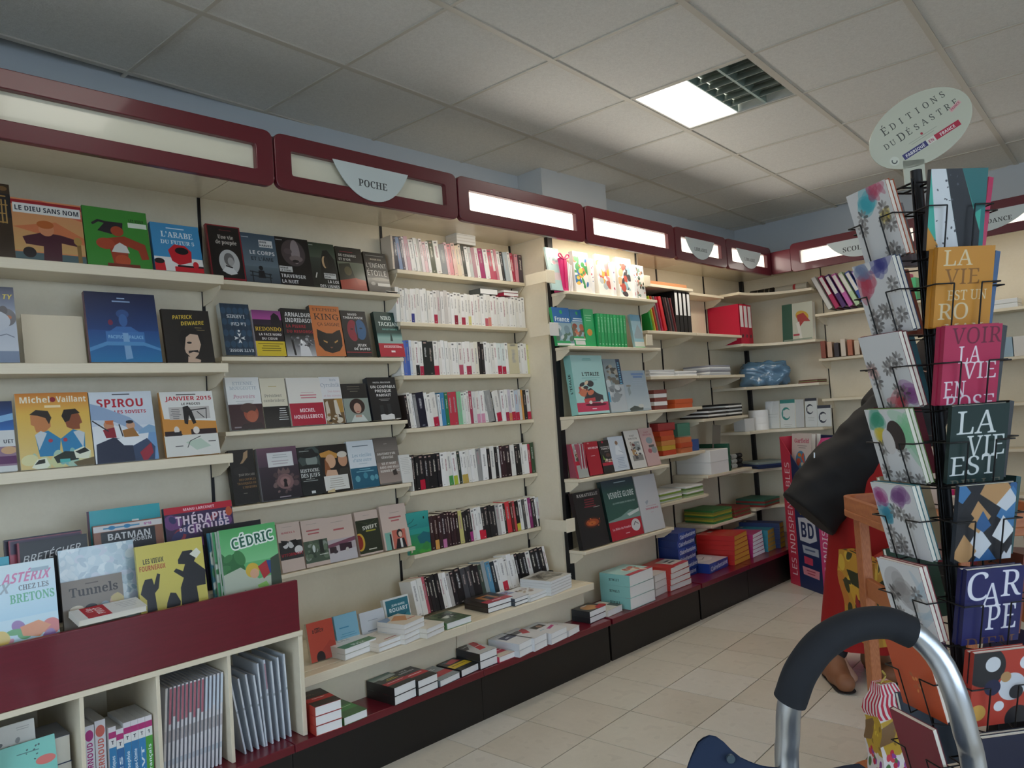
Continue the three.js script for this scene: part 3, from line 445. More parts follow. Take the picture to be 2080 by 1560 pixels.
  fb('orange and yellow album cover with two profile heads in blue jackets', c(125, 268), c(765, 240), 2, 0.012, (p) => {
    p.bg('#d9a648').fade(0, '#cf7f34', 34, '#dcb24e').fade(34, '#dcb24e', 130, '#d8c690').t('Michel', 26, 11, 13, '#efe6d0', { fit: 42 }).e(50, 11, 4, 4, '#8a2030').t('Vaillant', 76, 11, 13, '#efe6d0', { fit: 42 }).r(38, 20, 22, 4, '#efd8a8');
    p.p([18, 36, 24, 30, 40, 30, 44, 38, 44, 54, 36, 62, 24, 62, 22, 52, 18, 50], '#c07c4a').p([17, 34, 26, 27, 42, 29, 46, 40, 42, 50, 38, 40, 28, 36], '#231a16').p([86, 40, 82, 30, 66, 28, 62, 36, 66, 56, 74, 60, 84, 60, 84, 52, 88, 50], '#8a4a2c').p([60, 38, 64, 28, 80, 27, 86, 34, 74, 36, 70, 46, 64, 48], '#1c1412').p([22, 66, 40, 60, 56, 74, 52, 100, 26, 100], '#2f7fae').p([22, 66, 30, 60, 38, 64, 26, 90], '#c2ccd2').p([90, 66, 74, 60, 56, 74, 58, 100, 88, 100], '#2f7fae').p([90, 66, 82, 62, 74, 64, 86, 90], '#c2ccd2').e(42, 76, 3, 3, '#b03a4c').e(62, 76, 3, 3, '#b03a4c').blobs(14, 6, 96, 96, 118, 9, ['#a6c4b0', '#d8d4a2', '#c9cf9c', '#7fb4b4'], 3).p([44, 102, 60, 94, 76, 96, 78, 108, 48, 112], '#26302c').p([72, 94, 86, 88, 96, 96, 92, 108, 74, 106], '#dfe2cc').p([74, 96, 88, 90, 94, 96, 80, 100], '#1e2422').p([14, 116, 22, 104, 34, 102, 38, 114, 30, 122], '#e4e8d4').p([18, 112, 24, 105, 32, 104, 32, 110], '#20241f').r(52, 106, 14, 5, '#53b4b0').p([70, 112, 100, 106, 100, 120, 78, 122], '#6a5c40');
  }, { spineColor: '#d8d0bc' });
  fb('snowy white and blue album cover with a red block title', c(775, 248), c(1325, 238), 2, 0.012, (p) => {
    p.bg('#cfd8e2').fade(0, '#d4dce4', 60, '#c2cedc').lines(34, 66, 4, 1, 3, '#4a4a54', 2).t('SPIROU', 48, 20, 20, '#b01c30', { fit: 76 }).t('CHEZ LES SOVIETS', 50, 36, 8, '#b01c30', { fit: 76 }).p([0, 20, 14, 24, 60, 46, 84, 70, 70, 72, 30, 50, 0, 48], '#8fa6c4').p([72, 70, 90, 60, 100, 64, 100, 78, 70, 80], '#7fa4c4').p([0, 60, 30, 56, 70, 76, 100, 74, 100, 130, 0, 130], '#dde2e6').p([88, 74, 100, 74, 100, 130, 76, 130], '#6f98c4').p([4, 90, 30, 80, 56, 84, 64, 106, 60, 130, 2, 130], '#2a3248').p([36, 82, 60, 80, 86, 86, 74, 96, 46, 94], '#e2e6ea').p([60, 96, 84, 84, 96, 100, 92, 128, 62, 130], '#3a4a66').p([70, 108, 90, 92, 92, 110, 76, 128], '#9a3040').e(26, 58, 8, 8, '#c08a6a').p([20, 50, 34, 50, 32, 58, 22, 56], '#c46a3a').p([16, 66, 34, 62, 36, 80, 20, 80], '#8a2030').e(60, 60, 7, 7, '#c89a7c').e(59, 54, 6, 3, '#26222a').p([46, 68, 64, 64, 72, 80, 48, 80], '#9a6a34').l([2, 50, 24, 68], '#2a2c34', 2).l([42, 58, 46, 78], '#2a2c34', 2);
  }, { spineColor: '#b8bcc0' });
  fb('white album cover with red title JANVIER 2015 and a courtroom drawing', c(1395, 248), c(1862, 236), 2, 0.016, (p) => {
    p.bg('#c98a3e').p([0, 0, 100, 0, 100, 60, 4, 52], '#dcdcd8').lines(18, 80, 5, 1, 4, '#4a4a4a', 2).t('JANVIER 2015', 54, 14, 11, '#b41c2c', { fit: 86 }).t('LE PROCES', 56, 24, 6, '#2a2424', { fit: 36 }).r(14, 30, 76, 24, '#b9b4b0').p([40, 30, 50, 28, 56, 38, 62, 62, 56, 64, 50, 46, 46, 64, 40, 62], '#211e20').l([46, 38, 84, 34], '#2a2628', 2).l([66, 40, 78, 52], '#2a2628', 1.5).l([84, 34, 82, 54], '#2a2628', 1.5).lines(16, 36, 34, 6, 3.4, '#4a4648', 1).r(0, 84, 100, 40, '#d6d6d0').r(2, 76, 30, 9, '#2a1c1e').r(50, 74, 48, 10, '#2c1a1e').e(24, 74, 5, 7, '#d8d0c8').p([16, 84, 20, 78, 30, 78, 34, 84], '#1c1c20').e(60, 76, 6, 7, '#dcd4cc').p([38, 98, 66, 92, 84, 108, 56, 114], '#b4c6b6').l([40, 108, 46, 96, 66, 88], '#3a3c3c', 1.2).r(18, 104, 14, 1.4, '#4a4a4a').r(80, 98, 14, 1.4, '#4a4a4a');
  }, { spineColor: '#b87f3a' });
}
// ---------- novels of the second bay ----------
{
  const b = zm(400, 430, 4.727), c = zm(420, 740, 4.727), d = zm(540, 1000, 6), G = 'novels shown face out';
  const fb = (label, tl, tr, row, th, paint, o = {}) => faceBook(label, tl, tr, U2[row], o.z ?? 0.16, o.tilt ?? 11, th, paint, { group: G, name: 'novel', designed: true, px: 170, ...o });
  // top shelf
  fb('black novel with red edges and an oval portrait, titled Une vie de poupée', b(78, 120), b(402, 150), 0, 0.018, (p) => p.bg('#8a1c2a').r(4, 4, 92, 156, '#161415').t('Une vie', 54, 36, 16, '#d8d2c8', { f: 'serif', fit: 46 }).t('de poupée', 54, 52, 16, '#d8d2c8', { f: 'serif', fit: 62 }).lines(36, 74, 14, 1, 4, '#7a2a34', 2).e(56, 112, 30, 38, '#c2c2c0').e(56, 104, 15, 20, '#6f6d6c').e(60, 110, 9, 13, '#a9a6a4').p([32, 140, 46, 122, 62, 126, 76, 146, 56, 151], '#dcdcda').l([46, 124, 62, 128], '#1a1a1a', 4), { spineColor: '#7a1824' });
  fb('grey-blue novel with a lone figure on a bench, titled LE CORPS ET L\'ÂME', b(412, 202), b(738, 230), 0, 0.012, (p) => p.bg('#4a5a66').fade(0, '#3e5060', 100, '#66757e').fade(100, '#5c6a72', 160, '#37404a').r(50, 18, 40, 22, '#d6d6d4').t('JOHN', 62, 24, 9, '#20242a', { fit: 22 }).t('HARVEY', 69, 34, 9, '#20242a', { fit: 36 }).t('LE CORPS', 56, 58, 16, '#d4d6d6', { fit: 74 }).t("ET L'ÂME", 54, 76, 15, '#1e2830', { fit: 66 }).r(2, 12, 20, 2, '#c8ccce').l([14, 116, 74, 122], '#1a1e22', 3).l([14, 128, 74, 132], '#1a1e22', 3).l([20, 116, 20, 146], '#1a1e22', 3).l([70, 120, 70, 148], '#1a1e22', 3).e(46, 104, 6, 7, '#16181c').p([36, 134, 38, 112, 54, 112, 57, 134], '#16181c'), { spineColor: '#33414c' });
  fb('black novel with a blurred pale face, titled TRAVERSER LA NUIT', b(742, 245), b(1055, 265), 0, 0.012, (p) => p.bg('#141315').e(50, 48, 36, 42, '#4a4042').e(56, 44, 14, 38, '#8e8284').e(34, 44, 12, 9, '#5a4e50').e(56, 66, 20, 10, '#7a6c6c').e(54, 74, 10, 5, '#241c1e').r(2, 9, 20, 2, '#b8b8b8').r(2, 92, 38, 18, '#cfcfcd').t('HERVÉ', 16, 97, 7, '#1a1a1a', { fit: 24 }).t('LE CORRE', 20, 105, 7, '#1a1a1a', { fit: 32 }).t('TRAVERSER', 40, 122, 15, '#dedede', { fit: 74 }).t('LA NUIT', 28, 139, 15, '#dedede', { fit: 50 }), { spineColor: '#0e0e10' });
  fb('dark green novel with a half-hidden face under a hood, titled LA LOI DES LIGNES', b(1060, 292), b(1306, 318), 0, 0.012, (p) => p.bg('#20261f').fade(0, '#2c3a2c', 60, '#4a5648').fade(60, '#3c443c', 170, '#141714').p([30, 150, 40, 70, 52, 30, 70, 26, 92, 60, 100, 150], '#171a18').e(54, 76, 10, 24, '#c2a27c').e(60, 76, 8, 24, '#2a241e').r(2, 10, 16, 2, '#b8b8b8').r(44, 120, 46, 22, '#cfcfcd').t('HYE-YOUNG', 66, 126, 8, '#1a1a1a', { fit: 42 }).t('PYUN', 58, 136, 8, '#1a1a1a', { fit: 22 }).t('LA LOI', 76, 154, 16, '#e0e0e0', { fit: 44 }).t('DES LIGNES', 60, 172, 15, '#e0e0e0', { fit: 76 }).l([12, 140, 18, 122], '#d0d0c8', 4), { spineColor: '#181c18' });
  fb('dark olive novel with a red lower edge, titled DE CENDRES ET D\'OR', b(1322, 338), b(1568, 355), 0, 0.012, (p) => p.bg('#2c2e26').fade(60, '#6a7260', 130, '#4a5242').r(0, 0, 100, 60, '#26241f').t('DE CENDRES', 42, 34, 13, '#c9c9c2', { fit: 68 }).t("ET D'OR", 30, 50, 13, '#c9c9c2', { fit: 46 }).lines(10, 70, 18, 1, 4, '#8a2c34', 2.4).p([4, 70, 46, 64, 60, 128, 0, 132], '#2a2c20').e(36, 96, 14, 18, '#5a5436').p([0, 136, 60, 122, 100, 132, 100, 170, 0, 170], '#a8402e').p([60, 122, 100, 130, 100, 150, 70, 150], '#b9503a'), { spineColor: '#23241e' });
  fb("charcoal novel with rough white lettering L'ENFANT ÉTOILE", b(1590, 388), b(1800, 405), 0, 0.015, (p) => p.bg('#23221f').r(10, 14, 80, 3, '#8a8a86').r(20, 26, 50, 12, '#3a3026').t('ROSE EN', 52, 33, 10, '#c6c0b0', { fit: 50 }).t("L'ENFANT", 50, 62, 30, '#d8d6d0', { fit: 90, b: false }).t('ÉTOILE', 48, 98, 34, '#d8d6d0', { fit: 88, b: false }).fade(122, '#7a766c', 150, '#3a3834').e(60, 126, 40, 8, '#8e897c').e(24, 148, 10, 8, '#9a958c').r(44, 144, 56, 14, '#c9c6be'), { spineColor: '#1b1a18' });
  fb('small white card lying behind the last novel of the top shelf', b(1812, 765), b(1925, 770), 0, 0.01, (p) => p.bg('#d6d4cc'), { name: 'price_card', cat: 'card', px: 30, z: 0.172, tilt: 40, spineColor: '#d6d4cc' });
  // second shelf
  fb('thick dark blue scaled novel standing upside down, titled La Cité de larmes', b(210, 875), b(490, 898), 1, 0.034, (p) => { p.bg('#23394c'); for (let j = 0; j < 9; j++) for (let i = 0; i < 6; i++) p.e(i * 20 + (j % 2) * 10, j * 20 + 6, 8.5, 12, j % 2 ? '#2c4a62' : '#1c3246'); p.t('LARMES', 50, 46, 18, '#d2d6d8', { f: 'serif', rot: 180, fit: 62 }).t('La Cité', 56, 74, 18, '#d2d6d8', { f: 'serif', rot: 180, fit: 52 }).t('KATE MOSSE', 56, 168, 15, '#d2d6d8', { f: 'serif', rot: 180, fit: 84 }); for (let k = 0; k < 4; k++) { const a = k * Math.PI / 2, cx = 54, cy = 124, q = (r, t) => [cx + r * Math.cos(a + t), cy + r * Math.sin(a + t)]; p.p([...q(2, 0), ...q(20, -0.34), ...q(15, 0), ...q(20, 0.34)], '#d6d9da'); } p.e(54, 98, 4, 4, '#d2d6d8'); }, { spineColor: '#c9ccc6', z: 0.158 });
  fb('novel with a pink and black picture above a yellow band', b(518, 950), b(795, 950), 1, 0.024, (p) => p.bg('#2a1a30').fade(0, '#7a3a72', 34, '#b04c96').p([60, 60, 64, 20, 76, 8, 90, 18, 100, 60], '#16101a').r(0, 54, 100, 62, '#1a1218').t('REDONDO', 50, 68, 19, '#d9b43a', { f: 'serif', fit: 90 }).t('LA FACE NORD', 54, 88, 11, '#e4e0de', { fit: 78 }).t('DU CŒUR', 50, 103, 11, '#e4e0de', { fit: 54 }).r(0, 112, 100, 60, '#d2b82c').lines(6, 96, 120, 4, 8, '#6a5a10', 2.6), { spineColor: '#c9c3cc' });
  fb('black crime novel with a snowy scene under white and red capitals', b(800, 935), b(1105, 935), 1, 0.022, (p) => p.bg('#1a1a1c').t('ARNALDUR', 50, 20, 19, '#dadada', { fit: 80 }).t('INDRIDASON', 54, 38, 19, '#dadada', { fit: 90 }).t('LA PIERRE', 40, 58, 14, '#a81c2c', { fit: 62 }).t('DU REMORDS', 50, 75, 14, '#a81c2c', { fit: 82 }).fade(88, '#2a2a2c', 160, '#c9c9cc').l([20, 88, 26, 150], '#1a1a1c', 6).l([76, 86, 70, 130], '#2a2a2e', 4).p([40, 170, 44, 120, 56, 104, 70, 124, 80, 170], '#d8d8da').e(50, 110, 4, 9, '#f0f0f0').blobs(30, 20, 90, 100, 126, 4, ['#4a4a4e', '#6a6a6e', '#9a9a9e'], 5), { spineColor: '#141416' });
  fb('orange novel with a large black cat head, titled ÇA SAIGNE', b(1072, 900), b(1355, 915), 1, 0.03, (p) => p.bg('#c8743c').t('STEPHEN', 50, 14, 13, '#2a1a14', { f: 'serif', fit: 84, b: false }).t('KING', 52, 39, 30, '#2a1a14', { f: 'serif', fit: 86, b: false }).t('ÇA SAIGNE', 56, 66, 15, '#3a2016', { fit: 76, b: false }).p([14, 84, 30, 92, 44, 98, 64, 98, 80, 88, 92, 84, 94, 116, 92, 142, 80, 160, 54, 168, 30, 160, 14, 140, 12, 112], '#17120f').p([30, 122, 44, 128, 42, 133, 32, 128], '#c09050').p([80, 120, 66, 128, 68, 133, 78, 127], '#c09050').p([48, 146, 60, 146, 54, 152], '#8a5a44'), { spineColor: '#1a1412' });
  fb('black novel with a red and blue split face, titled JEUX DE DUPES', b(1368, 950), b(1610, 960), 1, 0.024, (p) => p.bg('#131317').t('MAUD', 46, 15, 14, '#dcdcdc', { fit: 36 }).t('TABACHNIK', 48, 29, 14, '#dcdcdc', { fit: 78 }).e(40, 82, 22, 44, '#8a1c30').e(70, 78, 22, 42, '#2a5a86').r(52, 40, 4, 90, '#17171c').e(72, 72, 6, 3, '#14202c').e(36, 76, 6, 3, '#3a0c16').t('JEUX', 66, 142, 15, '#e0e0e0', { fit: 36 }).t('DE DUPES', 64, 158, 13, '#e0e0e0', { fit: 64 }).r(0, 170, 100, 3, '#a81c2c'), { spineColor: '#0e0e12' });
  fb('dark green novel with a red paper band at its foot', b(1690, 968), b(1925, 968), 1, 0.028, (p) => p.bg('#173c38').t('NIKO', 46, 26, 24, '#d0dcd8', { fit: 42 }).t('TACKIAN', 52, 52, 24, '#d0dcd8', { fit: 78 }).t('SOLITUDES', 54, 74, 9, '#6fb0a6', { fit: 60 }).fade(90, '#1c4a46', 108, '#8ab0aa').r(0, 108, 100, 28, '#8fb2ac').p([50, 124, 54, 92, 58, 92, 60, 124], '#173c38').r(0, 134, 100, 60, '#b01830').t('AVALANCHE HÔTEL', 56, 150, 10, '#efe0e0', { fit: 74 }).lines(20, 80, 143, 1, 4, '#efd0d0', 2).r(46, 164, 16, 8, '#efe0e0'), { spineColor: '#102c2a' });
  // third shelf
  fb('white book with a red-toned portrait on its lower half, titled Pouvoirs', c(168, 130), c(490, 125), 2, 0.02, (p) => p.bg('#d9dbda').t('ETIENNE', 50, 20, 13, '#9aa6b0', { f: 'serif', fit: 60, b: false }).t('MOUGEOTTE', 50, 34, 13, '#9aa6b0', { f: 'serif', fit: 80, b: false }).t('Pouvoirs', 50, 60, 15, '#b06a80', { f: 'serif', fit: 64, b: false, skew: 0.2 }).lines(16, 84, 74, 2, 6, '#a8acac', 1.4).r(0, 84, 100, 90, '#3c2428').e(64, 112, 22, 28, '#9a4c38').e(58, 96, 24, 15, '#4a3430').e(66, 122, 16, 18, '#a85a42').p([10, 170, 40, 144, 90, 142, 100, 170], '#2a1c20').r(10, 152, 20, 4, '#8a8488'), { spineColor: '#c4c6c6' });
  fb('cream book with a black lower half, titled Président cambrioleur', c(498, 135), c(740, 138), 2, 0.016, (p) => p.bg('#d3cdb8').lines(20, 76, 32, 1, 4, '#b8a878', 3).t('Président', 46, 72, 16, '#5a5a54', { f: 'serif', fit: 68, b: false }).t('cambrioleur', 48, 92, 16, '#5a5a54', { f: 'serif', fit: 84, b: false }).r(0, 116, 100, 90, '#141414').lines(56, 96, 124, 6, 9, '#cfcfcf', 3), { spineColor: '#cfc8b2' });
  fb('white book with a crimson paper band naming its author', c(755, 140), c(1075, 122), 2, 0.026, (p) => p.bg('#dad7d0').lines(30, 84, 46, 1, 4, '#c9a8ac', 2).lines(34, 84, 54, 2, 8, '#c26a78', 3).r(0, 80, 100, 100, '#a91735').t('MICHEL', 50, 103, 15, '#f0e2e2', { fit: 46 }).t('HOUELLEBECQ', 51, 122, 15, '#f0e2e2', { fit: 86 }).lines(36, 66, 152, 1, 3, '#e0b8c0', 2), { spineColor: '#d5d2ca' });
  fb('white book with a brown and white group picture on its lower half', c(1068, 125), c(1265, 120), 2, 0.02, (p) => p.bg('#d8d9db').t('Boris', 66, 16, 16, '#8c98a8', { f: 'serif', fit: 30, b: false }).t('Cyrulnik', 50, 42, 26, '#8c98a8', { f: 'serif', fit: 92, b: false }).t('Des âmes', 64, 74, 14, '#c8a8ae', { f: 'serif', fit: 60, b: false }).t('et des saisons', 54, 96, 13, '#c8a8ae', { f: 'serif', fit: 82, b: false }).r(8, 112, 90, 130, '#6a5232').r(60, 112, 38, 70, '#a8823c').p([14, 130, 26, 120, 32, 170, 26, 240, 12, 240], '#c9bfae').p([56, 120, 70, 118, 82, 200, 66, 232, 56, 180], '#cfc8ba').blobs(14, 14, 190, 90, 240, 9, ['#cfc6b4', '#3a2c1e', '#8a6c48'], 8), { spineColor: '#d0d1d2' });
  fb('black and grey-green book with a curly-haired portrait', c(1282, 190), c(1520, 185), 2, 0.02, (p) => p.bg('#8b978f').r(0, 0, 100, 62, '#161616').lines(20, 76, 12, 3, 10, '#7a7668', 2).e(52, 96, 30, 32, '#2e1c18').e(52, 104, 15, 22, '#c09a86').p([20, 160, 36, 132, 70, 132, 86, 160], '#c4ccc8').e(52, 118, 6, 2, '#9a3a3a').r(40, 132, 24, 10, '#b89484'), { spineColor: '#121212' });
  fb('thick black book with a chess-like white piece, titled UN COUPABLE PRESQUE PARFAIT', c(1530, 130), c(1800, 124), 2, 0.036, (p) => p.bg('#131417').t('PASCAL BRUCKNER', 50, 20, 8, '#d6d6d6', { fit: 62 }).t('UN COUPABLE', 52, 36, 14, '#e0e0e0', { fit: 88 }).t('PRESQUE', 50, 52, 14, '#e0e0e0', { fit: 58 }).t('PARFAIT', 50, 68, 14, '#e0e0e0', { fit: 52 }).lines(26, 74, 82, 2, 5, '#b0b0b0', 1.6).r(30, 104, 12, 40, '#26282c').r(56, 100, 12, 40, '#26282c').p([28, 140, 40, 138, 50, 142, 66, 138, 76, 142, 76, 160, 28, 162], '#d8d8d8').r(80, 156, 16, 4, '#d0d0d0'), { spineColor: '#1a2130' });
  // fourth shelf
  fb('black history book with a pale hand, its title in copper letters', c(200, 822), c(440, 822), 3, 0.03, (p) => p.bg('#1a1817').p([60, 14, 78, 4, 74, 34, 52, 58, 40, 60, 54, 40], '#a88a68').e(40, 90, 30, 20, '#232020').t('JEAN DES CARS', 62, 106, 12, '#b8b2a8', { f: 'serif', fit: 64, b: false }).t('DES COUPLES', 62, 126, 13, '#9a7040', { f: 'serif', fit: 68 }).t('TRAGIQUES DE', 58, 142, 13, '#9a7040', { f: 'serif', fit: 78 }).t("L'HISTOIRE", 68, 158, 13, '#9a7040', { f: 'serif', fit: 58 }).lines(34, 60, 182, 1, 3, '#8a8478', 2), { spineColor: '#100f0f' });
  fb('purple-brown book with a large ornate keyhole and a white label', c(470, 812), c(850, 786), 3, 0.026, (p) => p.bg('#3c2f3a').fade(0, '#6a4a5c', 50, '#4a3a48').fade(50, '#3a2e38', 150, '#1c181e').r(24, 14, 64, 38, '#d3d4d4').lines(36, 76, 20, 2, 6, '#a8acae', 2).lines(30, 80, 36, 2, 7, '#a89ca4', 2).p([44, 66, 48, 56, 54, 64, 60, 54, 66, 64, 72, 56, 76, 66, 74, 72, 46, 72], '#6a5452').blobs(26, 34, 72, 90, 122, 6, ['#5a4648', '#4a3a3c', '#6e5a58'], 12).e(61, 92, 21, 20, '#7a5c5c').e(61, 92, 13, 13, '#8e6c6a').e(61, 90, 4.5, 5, '#171014').p([58, 92, 64, 92, 66, 106, 56, 106], '#171014').lines(36, 76, 130, 1, 3, '#a89ca4', 2.4), { spineColor: '#8d8d90', z: 0.162 });
  fb('dark book with a man in a black hat, titled HISTOIRE DES JUIFS', c(855, 800), c(1068, 790), 3, 0.026, (p) => p.bg('#1c201f').p([40, 8, 80, 0, 98, 20, 96, 90, 20, 96, 0, 60], '#3e4a48').e(60, 66, 26, 32, '#7c8682').e(52, 40, 44, 13, '#17191a').p([24, 38, 30, 16, 70, 10, 84, 34], '#17191a').p([0, 96, 30, 84, 90, 86, 100, 110, 100, 260, 0, 260], '#161a1a').t('HISTOIRE', 46, 112, 22, '#d2d6d4', { f: 'serif', fit: 86 }).t('DES JUIFS', 46, 134, 24, '#d2d6d4', { f: 'serif', fit: 86 }).lines(10, 76, 150, 2, 8, '#9aa09c', 3).r(40, 206, 18, 12, '#c9ccca').r(10, 18, 44, 4, '#8a908c'), { spineColor: '#101314' });
  fb('book with a painted couple, a woman in a wide yellow hat, over a white label', c(1066, 785), c(1330, 762), 3, 0.024, (p) => p.bg('#1d1714').p([0, 30, 36, 20, 64, 36, 60, 52, 4, 44], '#c08a40').e(36, 62, 18, 26, '#caa080').p([16, 50, 10, 110, 40, 120, 26, 70], '#8a5430').e(80, 60, 17, 26, '#b98a6c').e(80, 40, 18, 12, '#cfc8bc').p([56, 124, 66, 92, 96, 90, 100, 124], '#34302a').p([8, 124, 20, 94, 52, 96, 58, 124], '#c9a48a').r(4, 116, 86, 54, '#d3d2cc').lines(14, 80, 126, 5, 8, '#9a968c', 2).p([10, 170, 36, 164, 36, 184, 8, 186], '#c9b48a'), { spineColor: '#241c18' });
  fb("white book with a teal lower half of faces, titled Les vieilles d'une autre", c(1335, 745), c(1588, 725), 3, 0.02, (p) => p.bg('#cfd7dd').lines(12, 86, 20, 1, 4, '#5a6a74', 3).t('Les vieilles', 50, 58, 17, '#7a9ab0', { f: 'serif', fit: 74, b: false, skew: 0.15 }).t("d'une autre", 50, 76, 17, '#7a9ab0', { f: 'serif', fit: 70, b: false, skew: 0.15 }).lines(30, 70, 90, 1, 4, '#9ab0bc', 2).r(0, 106, 100, 100, '#1f5a72').lines(16, 90, 112, 2, 8, '#7ab0c0', 3).e(22, 148, 9, 12, '#5a98a8').e(52, 138, 8, 12, '#3f8498').e(76, 150, 8, 11, '#5a98a8').e(92, 148, 7, 10, '#5a98a8'), { spineColor: '#c6ced4' });
  fb('grey-brown book with white stencilled title over a desert scene', c(1590, 712), c(1815, 697), 3, 0.024, (p) => p.bg('#6d6660').fade(0, '#5a534e', 60, '#7a736c').fade(110, '#7e7068', 200, '#9a8a82').lines(36, 60, 28, 1, 4, '#b4aea6', 2).t("ANATOMIE D'UN", 46, 72, 15, '#d0ccc6', { fit: 76 }).t('GÉNOCIDE', 48, 88, 15, '#d0ccc6', { fit: 50 }).t('VIE ET MORT', 50, 116, 14, '#d8d4ce', { fit: 62 }).t('DANS UNE VILLE', 50, 132, 14, '#d8d4ce', { fit: 80 }).t('NOMMÉE BUCZACZ', 52, 148, 14, '#d8d4ce', { fit: 84 }).p([60, 150, 76, 142, 80, 168, 62, 170], '#3a322e'), { spineColor: '#5a534e' });
  fb('white leaflet standing behind the last history book', c(1838, 880), c(1940, 860), 3, 0.006, (p) => p.bg('#d2d2ce').lines(10, 90, 30, 10, 16, '#a8a8a6', 3), { name: 'leaflet', cat: 'leaflet', px: 60, z: 0.166, spineColor: '#cfcfcb' });
  // fifth shelf
  const pale = '#cdb9ad', P = (title, n) => (p) => { p.bg(pale).lines(20, 66, 16, 1, 3, '#a89a90', 1.6); return title ? p.t(title, 46, 40, 10, '#a83a44', { f: 'serif', fit: n, b: true }) : p.lines(46 - n / 2, 46 + n / 2, 38, 1, 3, '#b05a5c', 5); };
  fb('pale pink novel with a black and white couple, red title MARINA A', d(120, 388), d(400, 358), 4, 0.014, (p) => P('MARINA A', 60)(p).r(0, 74, 100, 70, '#2b2b2b').e(28, 86, 12, 15, '#d0d0d0').e(52, 88, 13, 14, '#c8c8c8').p([10, 66, 40, 72, 34, 84, 16, 90], '#161616').p([46, 72, 76, 70, 86, 92, 64, 96, 58, 82], '#161616').e(82, 112, 18, 16, '#d6d6d6').t('UTTORNANT', 52, 126, 16, '#b01c2c', { fit: 94 }), { spineColor: '#c4b0a4', designed: false });
  fb('pale pink novel with a green forest scene of a white figure', d(415, 352), d(705, 315), 4, 0.014, (p) => { P('', 56)(p).lines(22, 72, 50, 1, 3, '#b05a5c', 4.5); p.r(0, 78, 100, 80, '#4a5a4a').blobs(26, 0, 80, 100, 140, 10, ['#5c6c58', '#39473a', '#6a7a66', '#8a948a'], 31).r(64, 78, 16, 50, '#232a24').e(40, 108, 6, 14, '#cdd6d4').r(60, 132, 36, 3, '#c8ccc4'); }, { spineColor: '#c4b0a4', designed: false });
  fb('pale pink novel with a snowy street of shop fronts, red title in capitals', d(705, 318), d(1040, 268), 4, 0.014, (p) => { P('', 50)(p); p.r(0, 70, 100, 70, '#b9b0b4').p([0, 84, 100, 70, 100, 82, 0, 94], '#7a4a5c').r(40, 86, 44, 22, '#3a2430').r(4, 92, 24, 18, '#3a2a30').p([0, 112, 100, 104, 100, 140, 0, 140], '#c4c0c4').e(24, 108, 8, 5, '#3a3238').e(66, 106, 6, 6, '#c2beb8'); }, { spineColor: '#c4b0a4', designed: false });
  fb('pale pink novel almost covered by a dark green picture jacket', d(1070, 258), d(1345, 200), 4, 0.02, (p) => p.bg(pale).lines(30, 70, 16, 1, 3, '#a89a90', 1.4).r(0, 32, 100, 120, '#2c3222').l([10, 34, 50, 48], '#4a5232', 2).l([90, 34, 60, 50], '#4a5232', 2).t('SWIFT', 58, 60, 19, '#dedcd0', { fit: 66, rot: -3 }).lines(34, 86, 71, 1, 3, '#a8a23a', 5).e(8, 110, 20, 32, '#c9a23a').e(4, 110, 16, 26, '#8a2a20').r(40, 138, 34, 4, '#c8c8ba'), { spineColor: '#c4b0a4', designed: false });
  fb('pale pink novel with a small picture of a woman in black, by the shelf end', d(1370, 178), d(1685, 130), 4, 0.02, (p) => { p.bg(pale).lines(36, 74, 24, 1, 3, '#a89a90', 1.6).lines(24, 84, 38, 1, 3, '#b05a5c', 4.5).lines(34, 72, 48, 1, 3, '#b05a5c', 4); p.r(6, 84, 24, 56, '#7ab0a2').r(24, 90, 6, 50, '#2c2a30').r(34, 80, 50, 58, '#c46a5a').e(62, 92, 11, 13, '#241c20').e(64, 95, 7, 9, '#d8bca8').p([40, 138, 50, 108, 76, 108, 82, 138], '#201c22').r(60, 108, 8, 28, '#dcdcd8').r(84, 84, 4, 50, '#b4a49c'); }, { spineColor: '#c4b0a4', designed: false });
}
